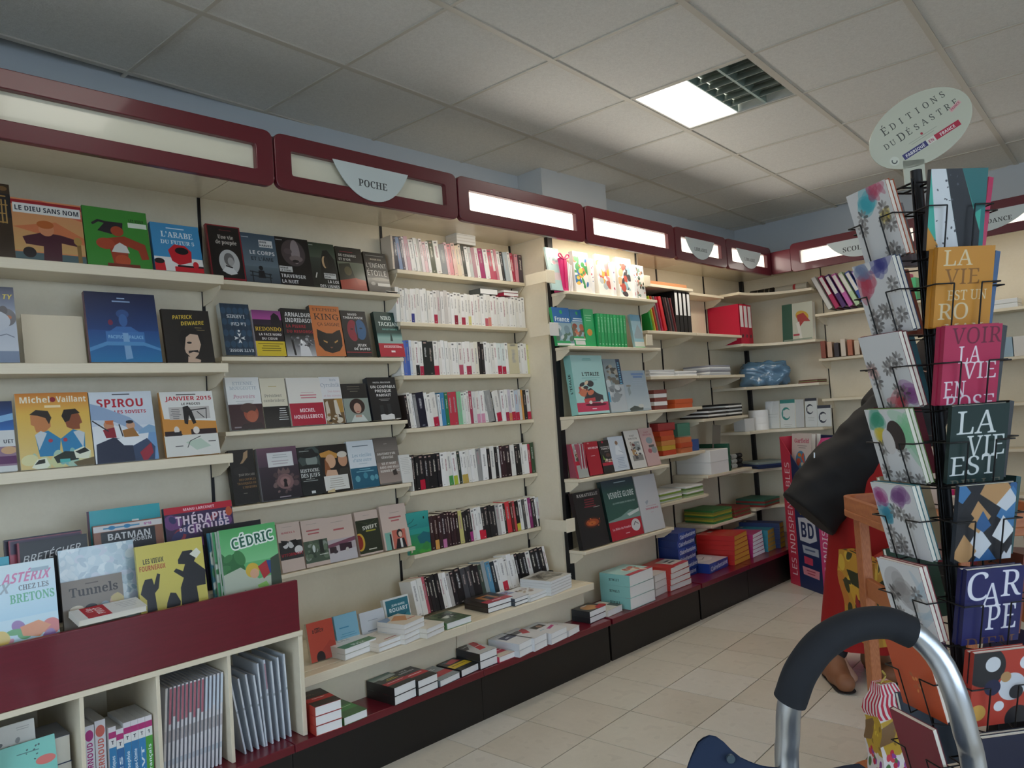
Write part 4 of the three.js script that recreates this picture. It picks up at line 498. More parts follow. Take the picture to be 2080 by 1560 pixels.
// ---------- comic browser on the low cabinet ----------
{
  const g = zm(0, 1000, 3.355), G = 'comic albums in the browser', fb = (label, tl, tr, y, z, th, paint, o = {}) => faceBook(label, tl, tr, y, z, o.tilt ?? 9, th, paint, { group: G, name: 'comic_album', px: 230, ...o });
  // back row
  fb('teal album with a purple spine standing behind a white framed cover', g(605, 130), g(1085, 75), 0.77, 0.3, 0.028, (p) => p.bg('#2a9aa4').t('1 9', 30, 32, 22, '#dfe8e6').r(58, 20, 10, 20, '#dfe8e6'), { spineColor: '#4a1f54', tilt: 6 });
  fb('album with a white strip over a dark panel with grey capitals', g(632, 235), g(1100, 168), 0.77, 0.345, 0.014, (p) => p.bg('#8a5a44').r(0, 2, 100, 9, '#cfcac8').r(14, 5.5, 52, 2, '#3a86b0').e(26, 6.5, 5, 3, '#2f7fae').e(48, 6.5, 5, 3, '#2f7fae').t('N°16', 78, 6.5, 5, '#a83a86').r(10, 12, 78, 70, '#1a1c20').t('BATMAN', 50, 20, 14, '#c9c9c9', { fit: 64 }).t('ROBIN', 68, 29, 8, '#c9c9c9', { fit: 30 }).p([60, 50, 64, 50, 66, 76, 58, 76], '#d8d8d8'), { spineColor: '#5a3a30' });
  fb('purple and red album reading THÉRAPIE DE GROUPE', g(1112, 112), g(1575, 55), 0.77, 0.34, 0.02, (p) => p.bg('#3a2448').blobs(60, 0, 14, 100, 110, 8, ['#4a2c5c', '#2c1c3a', '#6a3c74', '#8a2c3a', '#30305c'], 44).r(0, 0, 100, 10, '#b4182e').t('MANU LARCENET', 50, 5.4, 5.5, '#e8c8cc', { fit: 46 }).t('THÉRAPIE', 54, 21, 18, '#dcc8d2', { fit: 78 }).t('DE', 24, 34, 8, '#dcc8d2').t('GROUPE', 62, 34.5, 17, '#dcc8d2', { fit: 64 }).e(94, 16, 5, 7, '#b8502c').r(0, 60, 100, 80, '#281c34'), { spineColor: '#1b1420' });
  fb('dark album with a title in white brush letters', g(115, 350), g(590, 282), 0.77, 0.345, 0.016, (p) => p.bg('#1f2024').t('BRETÉCHER', 48, 24, 16, '#dcdcdc', { skew: 0.35, fit: 84, b: false, rot: -6 }).r(40, 50, 6, 10, '#8a8484').r(0, 0, 3, 140, '#8a3040'), { spineColor: '#5a1c2a' });
  fb('pink edged album behind the dark brush-lettered one', g(60, 335), g(555, 265), 0.77, 0.318, 0.012, (p) => p.bg('#b04a5c').r(2, 2, 96, 20, '#3a2c44'), { spineColor: '#a04458', px: 60 });
  fb('navy album standing rearmost behind the dark brush-lettered one', g(25, 330), g(550, 255), 0.77, 0.29, 0.014, (p) => p.bg('#241c30'), { spineColor: '#20182a', px: 40 });
  fb('black album lying behind the green one by the browser end', g(1380, 235), g(1775, 195), 0.77, 0.345, 0.014, (p) => p.bg('#17161a'), { spineColor: '#111114', px: 40 });
  // front row
  fb('light blue comic album with a busy colourful crowd', g(-360, 555), g(365, 455), 0.7, 0.51, 0.016, (p) => p.bg('#b9d4de').fade(0, '#c6d6da', 60, '#a6cbdc').t('ASTÉRIX', 72, 16, 15, '#c05a8a', { skew: 0.3, fit: 46 }).t('OBÉLIX', 30, 26, 15, '#8a98a0', { skew: 0.3, fit: 50 }).t('CHEZ LES', 78, 28, 8, '#3a3c40', { fit: 30, f: 'serif' }).t('BRETONS', 76, 39, 13, '#3a9a6a', { fit: 44, f: 'serif' }).r(76, 8, 18, 4, '#8aa0ac').blobs(40, 0, 66, 100, 120, 7, ['#d28a9a', '#c9564a', '#4a9a4c', '#3f86b4', '#d8b84a', '#8a5a9a', '#e0a49a'], 55).p([60, 100, 100, 84, 100, 118, 62, 122], '#4ea24a').p([62, 70, 80, 66, 92, 74, 80, 84, 64, 80], '#d8803a'), { spineColor: '#cfd6d6', rough: 0.3, coat: 0.6 });
  faceBook('silvery crinkled holographic sleeve standing behind the grey album', g(392, 395), g(905, 330), 0.7, 0.455, 9, 0.012, (p) => p.bg('#a9bcc4').blobs(260, 0, 0, 100, 130, 6, ['#b9c8cc', '#9fb4be', '#c4d0d2', '#93a8b4', '#b0b8c4'], 66), { group: G, name: 'album', spineColor: '#9fb0b8', rough: 0.18, coat: 0.9, px: 230 });
  fb('grey-brown album with cartoon heads, titled Tunnels', g(412, 622), g(828, 545), 0.7, 0.475, 0.014, (p) => p.bg('#857b70').lines(38, 60, 8, 1, 3, '#5a5048', 2).t('Tunnels', 52, 22, 22, '#2a2524', { f: 'serif', fit: 80 }).e(24, 60, 11, 14, '#b49a84').e(22, 50, 11, 6, '#cfc2ac').e(46, 58, 9, 11, '#b8947c').e(45, 51, 10, 6, '#1c1a1e').e(68, 56, 9, 11, '#8a9aa4').r(60, 52, 16, 5, '#2a4468').e(88, 50, 12, 15, '#c4a68a').p([78, 40, 90, 34, 100, 44, 98, 52, 80, 48], '#c2b07a').p([80, 78, 96, 60, 104, 80], '#24222a'), { spineColor: '#26221f', px: 200 });
  fb('yellow album with black silhouettes of three figures', g(918, 380), g(1372, 300), 0.7, 0.51, 0.014, (p) => p.bg('#cdbf5c').t('LES VIEUX', 24, 25, 10, '#2a2a24', { fit: 30 }).t('FOURNEAUX', 22, 35, 10, '#a8442c', { fit: 38 }).p([60, 30, 68, 18, 82, 18, 90, 26, 84, 36, 100, 52, 98, 74, 84, 74, 86, 118, 58, 118, 60, 72, 66, 58, 52, 46, 56, 42, 66, 48, 70, 38, 60, 36], '#1c1b1f').p([78, 24, 90, 16, 96, 24, 88, 32], '#dcdccc').p([6, 58, 10, 50, 20, 50, 22, 60, 28, 44, 32, 46, 28, 66, 22, 72, 24, 112, 8, 116, 10, 80, 2, 70], '#1c1b1f').p([38, 90, 44, 76, 52, 78, 58, 92, 56, 100, 50, 108, 42, 108, 36, 100], '#1c1b1f').r(0, 116, 100, 30, '#cfcabc'), { spineColor: '#b9ac52' });
  fb('green album with a boy in red under a tree', g(1488, 262), g(1870, 205), 0.7, 0.515, 0.014, (p) => p.bg('#5fae6e').fade(0, '#4fa45e', 60, '#7ec488').t('CÉDRIC', 56, 24, 24, '#1f5a44', { fit: 76, edge: '#e8eee6', rot: -5 }).blobs(18, -4, 48, 34, 74, 11, ['#2f6a3a', '#3c7a44'], 71).p([0, 74, 30, 66, 60, 90, 100, 86, 100, 134, 0, 134], '#b4bca8').e(50, 74, 12, 12, '#d2b040').e(53, 80, 8, 8, '#d8a684').p([60, 70, 76, 62, 84, 82, 68, 92], '#b03034').p([76, 62, 90, 64, 92, 88, 80, 84], '#2f4a86').p([84, 60, 100, 54, 100, 130, 78, 130], '#3e4a3c').p([20, 112, 34, 104, 44, 110, 42, 124, 22, 126], '#26262a').p([56, 100, 72, 96, 80, 112, 60, 114], '#8ac060'), { spineColor: '#c4ccc0' });
  for (let k = 0; k < 3; k++) fb(['pale green album standing directly behind the green tree album', 'green album second behind the green tree album', 'dark teal album rearmost behind the green tree album'][k], g(1470 - k * 28, 272 + k * 6), g(1840 - k * 20, 212 + k * 2), 0.7, 0.497 - k * 0.017, 0.012, (p) => p.bg(['#9cc0a2', '#4f9a66', '#2c6a78'][k]).blobs(16, 0, 30, 40, 110, 9, ['#3a7a48', '#c6cec0'], 80 + k), { spineColor: ['#cfd6cc', '#c6d2c8', '#3a86a0'][k], px: 70 });
  fb('plain teal album behind the busy crowd album', g(-400, 520), g(58, 424), 0.7, 0.483, 0.01, (p) => p.bg('#3aa0b4'), { spineColor: '#3aa0b4', px: 40 });
  { // white paperback with a red band lying across the front board
    const f = cell(170, 120, (p) => p.bg('#dcdcda').r(14, 0, 34, 72, '#b4182c').r(0, 0, 14, 72, '#dcdcda').t("L'âge", 24, 22, 12, '#efe4e4', { rot: -90, fit: 26 }).t('PIVOT', 36, 34, 15, '#efe4e4', { rot: -90, fit: 44 }).lines(62, 94, 14, 4, 10, '#a8a8aa', 2));
    const A = atZ(150, 1279, 0.567), B = atZ(308, 1248, 0.567), t = thing('paperback', 'white paperback with a red band resting aslant on the burgundy front board', 'book', [(A.x + B.x) / 2, 0.8145, 0.572]); t.rotation.order = 'YXZ'; t.rotation.set(-78 * D2R, 0.06, 0);
    bookParts(t, 0.2, 0.085, 0.019, f, { spineColor: '#d8d4c8', pages: M.paper });
  }
}
// ---------- compartments of the low cabinet ----------
{
  const k = zm(0, 1240, 3.25);
  const stand = (label, x0, x1, h, d, sp, o = {}) => { // sp = painter for the spine that faces the room
    const w = x1 - x0, c = cell(o.px ?? 40, Math.round((o.px ?? 40) * Math.min(12, h / w)), sp), m = mesh(o.name ?? 'book', printBox(-w / 2, 0, -d, w / 2, h, 0, { all: sameSheet(c, o.side ?? '#dcdcdc'), pz: c, py: sameSheet(c, '#b9b9b8') }), c.sheet.mat(0.45, 0.2));
    tag(m, label, o.cat ?? 'book', o.group); m.position.set((x0 + x1) / 2, o.y ?? 0.2255, o.z ?? 0.5); if (o.lean) m.rotation.z = o.lean * D2R; return m;
  };
  stand('white guide book spine with a magenta disc and magenta capitals', 0.122, 0.15, 0.255, 0.16, (p) => p.bg('#dcdce2').e(50, 110, 40, 60, '#a8247a').t('PERNOUD', 54, 368, 78, '#a8247a', { rot: -90, fit: 370 }), { px: 44, z: 0.52 });
  stand('white guide book spine with a salmon disc and salmon capitals', 0.152, 0.182, 0.262, 0.16, (p) => p.bg('#dcdce0').e(50, 110, 42, 60, '#d2685c').t('PERNOUD', 54, 368, 78, '#d2685c', { rot: -90, fit: 370 }), { px: 44, z: 0.52 });
  const cols = [['#2f7fb4', 'T'], ['#2a6aa4', 'T'], ['#2f7fb4', 'T'], ['#2c76ac', 'T'], ['#2f7fb4', 'T'], ['#4a9a3a', '1']], words = ['blue school book spine with pink and white top, beside the guide books', 'blue school book spine lettered SES', 'blue school book spine lettered Philosophie', 'blue school book spine lettered Physique', 'blue school book spine lettered SVT', 'green school book spine lettered Français'], txt = ['Mathématiques', 'SES', 'Philosophie', 'Physique-Chimie', 'SVT', 'Français'];
  cols.forEach(([c, n], i) => stand(words[i], 0.186 + i * 0.0215, 0.2068 + i * 0.0215, i === 1 ? 0.222 : 0.235, 0.15, (p) => p.bg(c).r(0, 0, 100, p.h * 0.16, '#d8d4d8').r(0, p.h * 0.07, 100, p.h * 0.08, '#b02a72').r(0, p.h * 0.15, 100, p.h * 0.12, '#e2e2e0').t(n, 50, p.h * 0.21, 72, '#1c2430').t(txt[i], 54, p.h * 0.58, 58, '#dce8ee', { rot: -90, fit: p.h * 0.4 }).r(0, p.h * 0.9, 100, p.h * 0.1, '#d8d8d8'), { px: 36, z: 0.535, group: 'school books in the cabinet' }));
  const r = rng(9);
  for (let i = 0; i < 15; i++) {
    const pinkTop = i > 0 && i < 10, m = stand(i === 0 ? 'white magazine with a reddish edge, first in the slanting file' : pinkTop ? 'slim white and pink magazine edge in the slanting file' : 'slim white and pale blue magazine edge in the slanting file', 0.342 + i * 0.0132, 0.3492 + i * 0.0132, 0.305, 0.2, (p) => p.bg(i === 0 ? '#c9c6c2' : '#d8d6d8').r(0, p.h * 0.02, 100, p.h * (0.28 + r() * 0.1), pinkTop ? '#b06a76' : i === 0 ? '#d0cdc8' : '#cdd8e2').r(0, p.h * 0.45, 100, p.h * 0.12, i % 2 ? '#a29c9c' : '#b9b2b2').r(0, p.h * 0.75, 100, p.h * 0.06, '#b8c0c8'), { name: 'magazine', cat: 'magazine', px: 16, z: 0.545, lean: -4, side: '#c9cbd2', y: 0.2262, group: i === 0 ? undefined : pinkTop ? 'pink magazine edges in the file' : 'blue magazine edges in the file' });
    m.position.x -= 0.006;
  }
  for (let i = 0; i < 9; i++) {
    const m = stand(i === 5 ? 'white magazine with a pinkish edge among the loose ones' : 'white magazine leaning in the compartment by the cabinet end', 0.588 + i * 0.0235, 0.594 + i * 0.0235, 0.26 + (i > 3 ? 0.03 : 0) + (i % 3) * 0.006, 0.2, (p) => p.bg('#cfd6de').r(0, p.h * 0.05, 100, p.h * 0.3, i === 5 ? '#a88a96' : '#d6dbe0').r(0, p.h * 0.4, 100, p.h * 0.03, '#9aa2aa'), { name: 'magazine', cat: 'magazine', px: 16, z: 0.54, lean: i < 4 ? 9 - i : 2 + (8 - i) * 0.4, side: '#c9d0d8', y: 0.2265, group: i === 5 ? undefined : 'loose magazines by the cabinet end' });
    m.position.x += i < 4 ? 0.026 : 0.01;
  }
  // corner of the compartment cut by the picture edge
  for (let k = 0; k < 3; k++) { const t = thing('book', ['thick dark blue book lowest of three in the first cabinet compartment', 'thick dark blue book in the middle of three in the first compartment', 'thick dark blue book topmost of three in the first compartment'][k], 'book', [0.052 - k * 0.002, 0.2265 + 0.0805 * (k + 1), 0.5]); t.rotation.x = -Math.PI / 2; bookParts(t, 0.085, 0.15, 0.08, cell(40, 70, (p) => p.bg('#8c8f96')), { spineColor: '#223358' }); }
  { const t = thing('activity_book', 'turquoise booklet with small dark marks leaning out of the first compartment', 'booklet', [-0.03, 0.2335, 0.604]); t.rotation.set(-0.26, 0, 0); bookParts(t, 0.14, 0.27, 0.01, cell(160, 308, (p) => p.bg('#74c2b4').e(80, 44, 18, 9, '#d0685c').blobs(12, 5, 10, 95, 90, 1.6, ['#2c4a48'], 91).lines(30, 70, 20, 1, 4, '#2f5a58', 1.4)), { spineColor: '#5fae9f' }); }
  { const t = thing('activity_book', 'white booklet with grey squiggles behind the turquoise booklet', 'booklet', [-0.053, 0.2325, 0.565]); t.rotation.set(-0.2, 0, 0); bookParts(t, 0.1, 0.32, 0.01, cell(120, 384, (p) => p.bg('#d2d0c8').blobs(8, 10, 40, 60, 80, 6, ['#8a8a86', '#6a6a68'], 92).lines(50, 90, 14, 2, 6, '#9a9a96', 1.4)), { spineColor: '#c9c7c0' }); }
}
// ---------- pocket book bay: rows of spines ----------
{
  const e = [770, 430, 6], g = [790, 660, 6.5], h = [800, 860, 5.571], s = [820, 1060, 4.952];
  spineRow('the top pocket book row', e, U3[0], 0.148, 0.09, [0.168, 0.172, 0.164, 0.17], [[175, '#cfc0ae'], [200, '#20243a'], [255, '#8295b5'], [300, '#5d5a66'], [330, '#e9dfe2'], [365, '#d0a7b2'], [410, 'w'], [470, '#e8e8e4'], [510, '#bdbdb8'], [545, '#e9dfe0'], [580, '#e6c4c9'], [620, 'w'], [655, '#555a48'], [715, 'w'], [780, '#8f9294'], [850, '#e8c3c8'], [880, '#e29a9f'], [930, '#e4c0b4'], [975, '#e6d2b8'], [1020, '#e0d6c4'], [1050, '#3b3f3a'], [1090, 'w'], [1130, '#c5c9c6'], [1170, '#b98f99'], [1215, 'w'], [1255, '#a8306a'], [1310, 'w'], [1365, '#c85a70'], [1420, 'w', '#c2506a'], [1450, '#d08a96'], [1480, 'w'], [1520, '#2a2a2c'], [1555, '#b4c0c6'], [1610, 'w'], [1640, '#b4304d'], [1680, '#e098a2'], [1720, '#4a3d44'], [1765]], [690, 862], { lean: (i, n) => (i < 2 || i > n - 4 ? 2 : 7.5), seed: 3 });
  const r2 = []; { const B = { 420: '#3a3f8a', 500: '#b02848', 690: '#b02848', 740: null, 910: '#8a2238', 945: '#8a2238', 1030: '#a83048', 1085: '#d8cf86', 1290: '#c8606a', 1335: '#d88a7c' }; let x = 225; const r = rng(4); while (x < 1780) { const gap = (x > 1175 && x < 1200) || (x > 1395 && x < 1450); const key = Object.keys(B).find((k) => Math.abs(k - x) < 20); r2.push([x, x > 650 && x < 860 ? (r2.length % 2 ? '#cfcac6' : '#e4e1de') : 'w', key ? B[key] : undefined]); x += gap ? 42 : 30 + r() * 17; } r2.push([1795]); }
  spineRow('the second pocket book row', e, U3[1], 0.148, 0.09, [0.176, 0.174, 0.17], r2, [1340, 1412], { seed: 6, lean: 0.5 });
  spineRow('the third pocket book row', g, U3[2], 0.148, 0.09, [0.176, 0.174, 0.178], [[180, 'w'], [215, '#5a74c0'], [255, '#4866b8'], [295, '#d0dcea'], [325, 'w'], [370, 'w', '#202020'], [420, 'w', '#b02848'], [470, '#232826'], [540, '#232826'], [615, 'w', '#b81c40'], [680, 'w'], [720, 'w'], [765, 'w'], [810, 'w'], [850, 'w'], [900, 'w'], [940, 'w', '#b55068'], [995, 'w'], [1035, 'w', '#a8324e'], [1100, 'w'], [1150, '#e4e0d2'], [1205, '#2a2426'], [1245, '#2a2426'], [1285, 'w'], [1330, 'w'], [1370, 'w'], [1415, 'w'], [1455, '#dfe8e6', '#b81c40'], [1510, '#dfe8e6', '#b81c40'], [1560, 'w'], [1600, '#cfc6a4'], [1730, 'w'], [1770, 'w'], [1810, 'w'], [1850, '#e2dfa0'], [1875]], [652, 646], { seed: 7, lean: 1.5 });
  spineRow('the fourth pocket book row', g, U3[3], 0.148, 0.09, [0.174, 0.178, 0.172], [[265, '#2a2224'], [300, 'w'], [345, 'w'], [375, '#8c8c8c'], [415, '#17172c'], [520, 'w'], [560, 'w'], [610, 'w', '#b81c40'], [680, '#dfe6ea'], [715, '#3f87b8'], [770, '#2d7a50'], [815, '#c43a4c'], [870, '#c43a4c'], [930, '#86c49a'], [985, '#d8e8dc'], [1030, 'w'], [1060, 'w'], [1090, '#a83a58'], [1130, '#d8d8d6'], [1180, 'w', '#d898b4'], [1230, 'w', '#d898b4'], [1280, 'w'], [1330, '#9a9a98'], [1405, '#3a3a3c'], [1425, 'w'], [1445, 'w', '#c01840'], [1510, 'w'], [1555, 'w', '#a82048'], [1600, '#cfc8d4', '#d88a5a'], [1640, 'w', '#c01840'], [1690, '#c2cdda', '#c01840'], [1740, '#d4d4d2'], [1775, '#d89a48'], [1800, '#201c1e'], [1840, 'w', '#c01840'], [1888]], [1342, 1242], { seed: 8, lean: (i) => (i < 8 ? 7 : i > 21 && i < 26 ? 9 : 3) });
  spineRow('the fifth pocket book row', h, U3[4], 0.148, 0.09, [0.174, 0.176, 0.172], [[222, 'w'], [236, '#222022'], [270, 'k'], [310, 'k', '#c01838'], [370, 'k'], [415, 'k'], [465, 'k'], [515, 'k'], [555, 'w'], [600, 'w'], [640, 'w', '#4a9a50'], [690, 'w', '#b4c040'], [735, 'w'], [755, '#24362c'], [790, 'w', '#c2a852'], [820, 'w', '#c2a852'], [860, 'w'], [895, 'w'], [925, 'w'], [968, '#9a9a98'], [1022, 'w'], [1085, 'k'], [1120, 'w'], [1170, 'k'], [1205, 'w'], [1228, '#3a1c22'], [1260, '#321a20'], [1295, '#2a1a1e'], [1345, 'w'], [1395, 'k'], [1430, 'k'], [1460, 'w'], [1485, 'w'], [1545, '#a82440'], [1575, '#2c4a2c'], [1612]], [760, 556], { seed: 9, lean: (i) => (i > 9 && i < 20 ? 5 : 3) });
  spineRow('the sixth pocket book row', h, U3[5], 0.148, 0.09, [0.174, 0.17, 0.176], [[440, '#3a2226'], [485, '#36201f', '#d8a050'], [530, '#3a2226'], [570, '#2e1c22', '#c87aa8'], [612, '#301c22'], [640, '#3a2226'], [670, '#301c22'], [700, '#3a2226'], [728, '#2a1a1e'], [765, '#c9c27a'], [815, 'k'], [850, 'k'], [880, 'k', '#a83a80'], [915, 'w'], [950, 'w'], [985, 'w', '#d01838'], [1028, 'k', '#d01838'], [1060, 'k'], [1110, 'k'], [1150, 'k'], [1190, '#b8b4b0'], [1230, 'w'], [1278, '#2c2420'], [1305, '#d83a40'], [1355, '#5a2a26'], [1385, '#c8484c'], [1410, 'k', '#d4c840'], [1450, 'w'], [1490, '#505050'], [1520, 'w'], [1560, '#8c2a6a'], [1590, 'k'], [1630, 'w'], [1650, '#c9ccd0', '#333333'], [1684]], [1446, 1170], { seed: 10, lean: (i) => (i < 9 ? 4 : 6) });
  faceBook('teal and green landscape paperback standing face out at the row end', [800 + 140 / 5.571, 860 + 1010 / 5.571], [800 + 385 / 5.571, 860 + 998 / 5.571], U3[5], 0.15, 3, 0.02, (p) => p.bg('#2f9a90').fade(0, '#3aa49c', 60, '#2a8a88').fade(80, '#2a8a6a', 180, '#4a9a3a').p([40, 90, 70, 74, 100, 84, 100, 120, 50, 116], '#1f6a76').l([0, 40, 20, 34, 30, 24], '#1a4a4c', 2).l([0, 54, 44, 46], '#1a4a4c', 1.5).e(76, 24, 3, 5, '#17302e').blobs(12, 0, 120, 100, 170, 12, ['#4aa040', '#3a8a48'], 23), { spineColor: '#3fa098', px: 120 });
  spineRow('the row standing on the step shelf', s, 0.4105, 0.262, 0.1, [0.172, 0.17, 0.176], [[150, 'w'], [205, 'w'], [255, '#c05a68'], [285, '#2a1a1e'], [315, 'k'], [350, 'k'], [385, 'k'], [425, 'w'], [460, 'w'], [495, '#b8b4b0'], [530, 'k'], [575, 'k'], [640, '#4a4a4e'], [690, '#3a3a3e'], [735, 'k'], [775, 'k'], [815, '#3c4c40'], [850, '#9aa6a8'], [890, '#5a94b4'], [935, '#1f2a34'], [975, 'w'], [1020, 'w', '#c82840'], [1070, 'w'], [1105, 'w'], [1150, 'w'], [1180, 'k'], [1215, 'k'], [1250, 'k'], [1290, 'w'], [1335, 'k'], [1380, 'k'], [1425, 'k'], [1465, 'w'], [1490]], [1010, 610], { seed: 12, back: 8, lean: 5 });
  // books lying on the rows
  const lay = (label, x, y, z, w, d, th, col, pages) => { const t = thing('book', label, 'book', [x, y + th, z]); t.rotation.x = -Math.PI / 2; bookParts(t, w, d, th, cell(20, 20, (p) => p.bg(col)), { spineColor: col, pages: pages ?? M.paperWhite }); };
  for (let k = 0; k < 4; k++) lay('white paperback lying on the top row of spines, ' + ['lowest', 'second', 'third', 'topmost'][k] + ' of four', 2.175, 2.279 + k * 0.0165, 0.145, 0.14, 0.09, 0.016, '#e6e4de');
  lay('dark grey slipcased book lying on the white second row', 2.32, 2.016, 0.145, 0.135, 0.09, 0.03, '#5f6462');
  lay('white paperback lying over the end of the second row', 2.495, 2.037, 0.145, 0.12, 0.09, 0.012, '#e6e4e0');
  lay('crimson banded paperback lying over the end of the second row', 2.495, 2.017, 0.145, 0.12, 0.09, 0.018, '#b8284a');
}
// ---------- books on the step shelf and the base ----------
{
  const k = zm(600, 1180, 3.25), n = zm(820, 1060, 4.952), Y = 0.4105, G = 'books laid out on the step shelf';
  const fb = (label, tl, tr, paint, o = {}) => faceBook(label, tl, tr, Y, o.z ?? 0.3, o.tilt ?? 12, o.th ?? 0.014, paint, { group: 'books propped up on the step shelf', name: 'novel', px: 150, ...o });
  fb('red-orange novel propped on the step shelf, with a black head shape', k(68, 290), k(238, 240), (p) => p.bg('#b8452f').t('DUROY', 40, 32, 15, '#2a1814', { fit: 44 }).lines(20, 56, 22, 1, 3, '#2a1814', 3).p([30, 110, 80, 70, 100, 80, 100, 140, 40, 150], '#a83a28').e(38, 118, 16, 20, '#241614'), { z: 0.4, th: 0.016, spineColor: '#c9bfb0' });
  fb('sky blue novel propped on the step shelf', k(248, 232), k(400, 205), (p) => p.bg('#7fb2c8').lines(16, 60, 46, 1, 4, '#3f86a8', 4).lines(14, 90, 70, 2, 8, '#5a98b4', 2.6), { z: 0.36, spineColor: '#5f98b4' });
  fb('white novel with faint lettering propped on the step shelf', k(418, 215), k(580, 178), (p) => p.bg('#cdd2d8').lines(30, 70, 30, 1, 3, '#9aa0a8', 2).lines(24, 86, 62, 2, 9, '#8a94a2', 4), { z: 0.33, spineColor: '#c2c8ce' });
  fb('teal novel with white capitals and a white border', k(575, 132), k(740, 85), (p) => p.bg('#d8dcda').r(8, 6, 88, 140, '#2f7486').blobs(30, 8, 60, 96, 130, 8, ['#3f8a98', '#245c70', '#5aa0ac'], 61).t('JEAN-MARIE', 56, 24, 10, '#dce8ea', { fit: 52 }).t('ROUART', 54, 38, 18, '#e6eef0', { fit: 74 }).lines(28, 80, 62, 2, 8, '#b9d4da', 4), { z: 0.3, th: 0.02, spineColor: '#cfd4d2' });
  const fl = (label, a, b, y, th, d, paint, o = {}) => flatBook(label, a, b, y, th, d, paint, { group: G, name: 'paperback', back: 0.285, ...o });
  fl('white paperback with a green band lying on the step shelf', k(325, 530), k(545, 445), Y, 0.022, 0.155, (p) => p.bg('#dddcd6').t('OLI', 46, 30, 20, '#8a8c86', { f: 'serif', b: false }).r(0, 62, 100, 38, '#4a7a3e').t('Prix', 50, 80, 18, '#e0e6d8', { f: 'serif' }), { n: 2, under: 'plain white paperback underneath the green banded one on the step shelf', spineColor: '#d2d2ca' });
  fl('cream paperback with a red line lying beside the green banded one', k(548, 478), k(728, 408), Y, 0.018, 0.15, (p) => p.bg('#ddd3c4').r(36, 84, 60, 5, '#a83a3a').lines(20, 70, 20, 2, 9, '#b9a898', 2), { n: 2, spineColor: '#d8cdbd' });
  fl('cream and orange paperback on the tall pile on the step shelf', k(722, 425), k(862, 360), Y, 0.02, 0.15, (p) => p.bg('#dccdb8').p([20, 40, 70, 10, 90, 40, 50, 80], '#d2925a').p([0, 0, 50, 0, 30, 30, 0, 40], '#7a94b4').r(60, 70, 36, 6, '#c9685a'), { n: 4, under: 'pale paperback below in the tall pile on the step shelf', spineColor: '#d9d4cc', pages: M.paperWhite });
  fl('cream booklet with dark specks lying between the pile and the green book', k(868, 385), k(990, 330), Y, 0.02, 0.15, (p) => p.bg('#dcd6c6').blobs(8, 30, 30, 80, 70, 3, ['#4a4a40', '#7a5a48'], 14), { n: 2, spineColor: '#d8d2c4' });
  fl('dark green book with black and white bird shapes on the step shelf', k(998, 327), k(1168, 268), Y, 0.028, 0.165, (p) => p.bg('#4a5f45').p([20, 20, 80, 10, 90, 60, 40, 70], '#2a332a').p([30, 50, 60, 40, 74, 60, 40, 66], '#c9cfc4').blobs(12, 10, 10, 90, 90, 8, ['#38482f', '#6f7f62', '#232a24'], 15), { spineColor: '#5f8f62' });
  fl('dark orange-brown book with a red band on the step shelf', n(845, 925), n(1110, 840), Y, 0.022, 0.17, (p) => p.bg('#2a2320').r(24, 20, 50, 50, '#a8703a').r(40, 30, 20, 40, '#2a2018').r(0, 72, 100, 28, '#b41c2c').lines(20, 80, 82, 1, 4, '#e8cfcf', 5), { n: 2, spineColor: '#231c1a' });
  fl('white book with a blue and violet picture on the step shelf', n(1118, 855), n(1270, 800), Y, 0.018, 0.17, (p) => p.bg('#d8d9dc').r(10, 20, 80, 56, '#7a86b0').blobs(16, 14, 24, 86, 72, 8, ['#5a6a98', '#a8a0b8', '#8a4a5a'], 16), { n: 2, spineColor: '#26303c' });
  fl('white magazine with small brown figures on the step shelf', n(1272, 812), n(1480, 730), Y, 0.016, 0.17, (p) => p.bg('#dddcd8').blobs(12, 20, 30, 80, 70, 7, ['#8a6a4a', '#5a4a3c', '#b4a48c'], 17), { n: 2, spineColor: '#d0d0cc' });
  fl('grey landscape book topping the big white pile at the step end', n(1482, 752), n(1700, 655), Y, 0.014, 0.19, (p) => p.bg('#c4c2bc').r(6, 14, 88, 60, '#8d897e').blobs(22, 8, 18, 92, 72, 8, ['#6f6c62', '#a8a498', '#55524a'], 18), { n: 5, under: 'white edged book lower in the big pile at the step end', spineColor: '#d6d6d4' });
  fl('dark landscape book lying behind the big white pile at the step end', n(1300, 640), n(1450, 575), Y, 0.05, 0.13, (p) => p.bg('#3a4248').fade(20, '#6a7880', 60, '#2c3236'), { spineColor: '#c9c9c6' });
  // base shelf
  const B = 0.2255; const fp = (label, a, b, th, d, paint, o = {}) => flatBook(label, a, b, B, th, d, paint, { group: 'books laid out on the burgundy base', name: 'paperback', back: 0.442, ...o });
  fp('dark thriller with a red band on the base beside the low cabinet', k(135, 1030), k(318, 965), 0.034, 0.19, (p) => p.bg('#2a1e18').t('MATTER', 44, 40, 17, '#a87a4a', { f: 'serif', fit: 70 }).blobs(10, 0, 0, 100, 60, 14, ['#3a2a1e', '#1c1412'], 19).r(0, 74, 100, 40, '#b0302c').lines(20, 80, 84, 1, 4, '#f0d8d0', 5), { n: 3, under: 'white edged paperback below the red banded thriller', spineColor: '#b03a30' });
  fp('paperback with a green band and yellow picture on the base', k(320, 962), k(482, 895), 0.03, 0.19, (p) => p.bg('#3f6a3a').p([10, 10, 60, 6, 60, 40, 16, 44], '#c9b03a').r(0, 60, 100, 50, '#3f8a40').lines(30, 90, 74, 1, 4, '#b9d8b0', 4), { spineColor: '#3a6a38' });
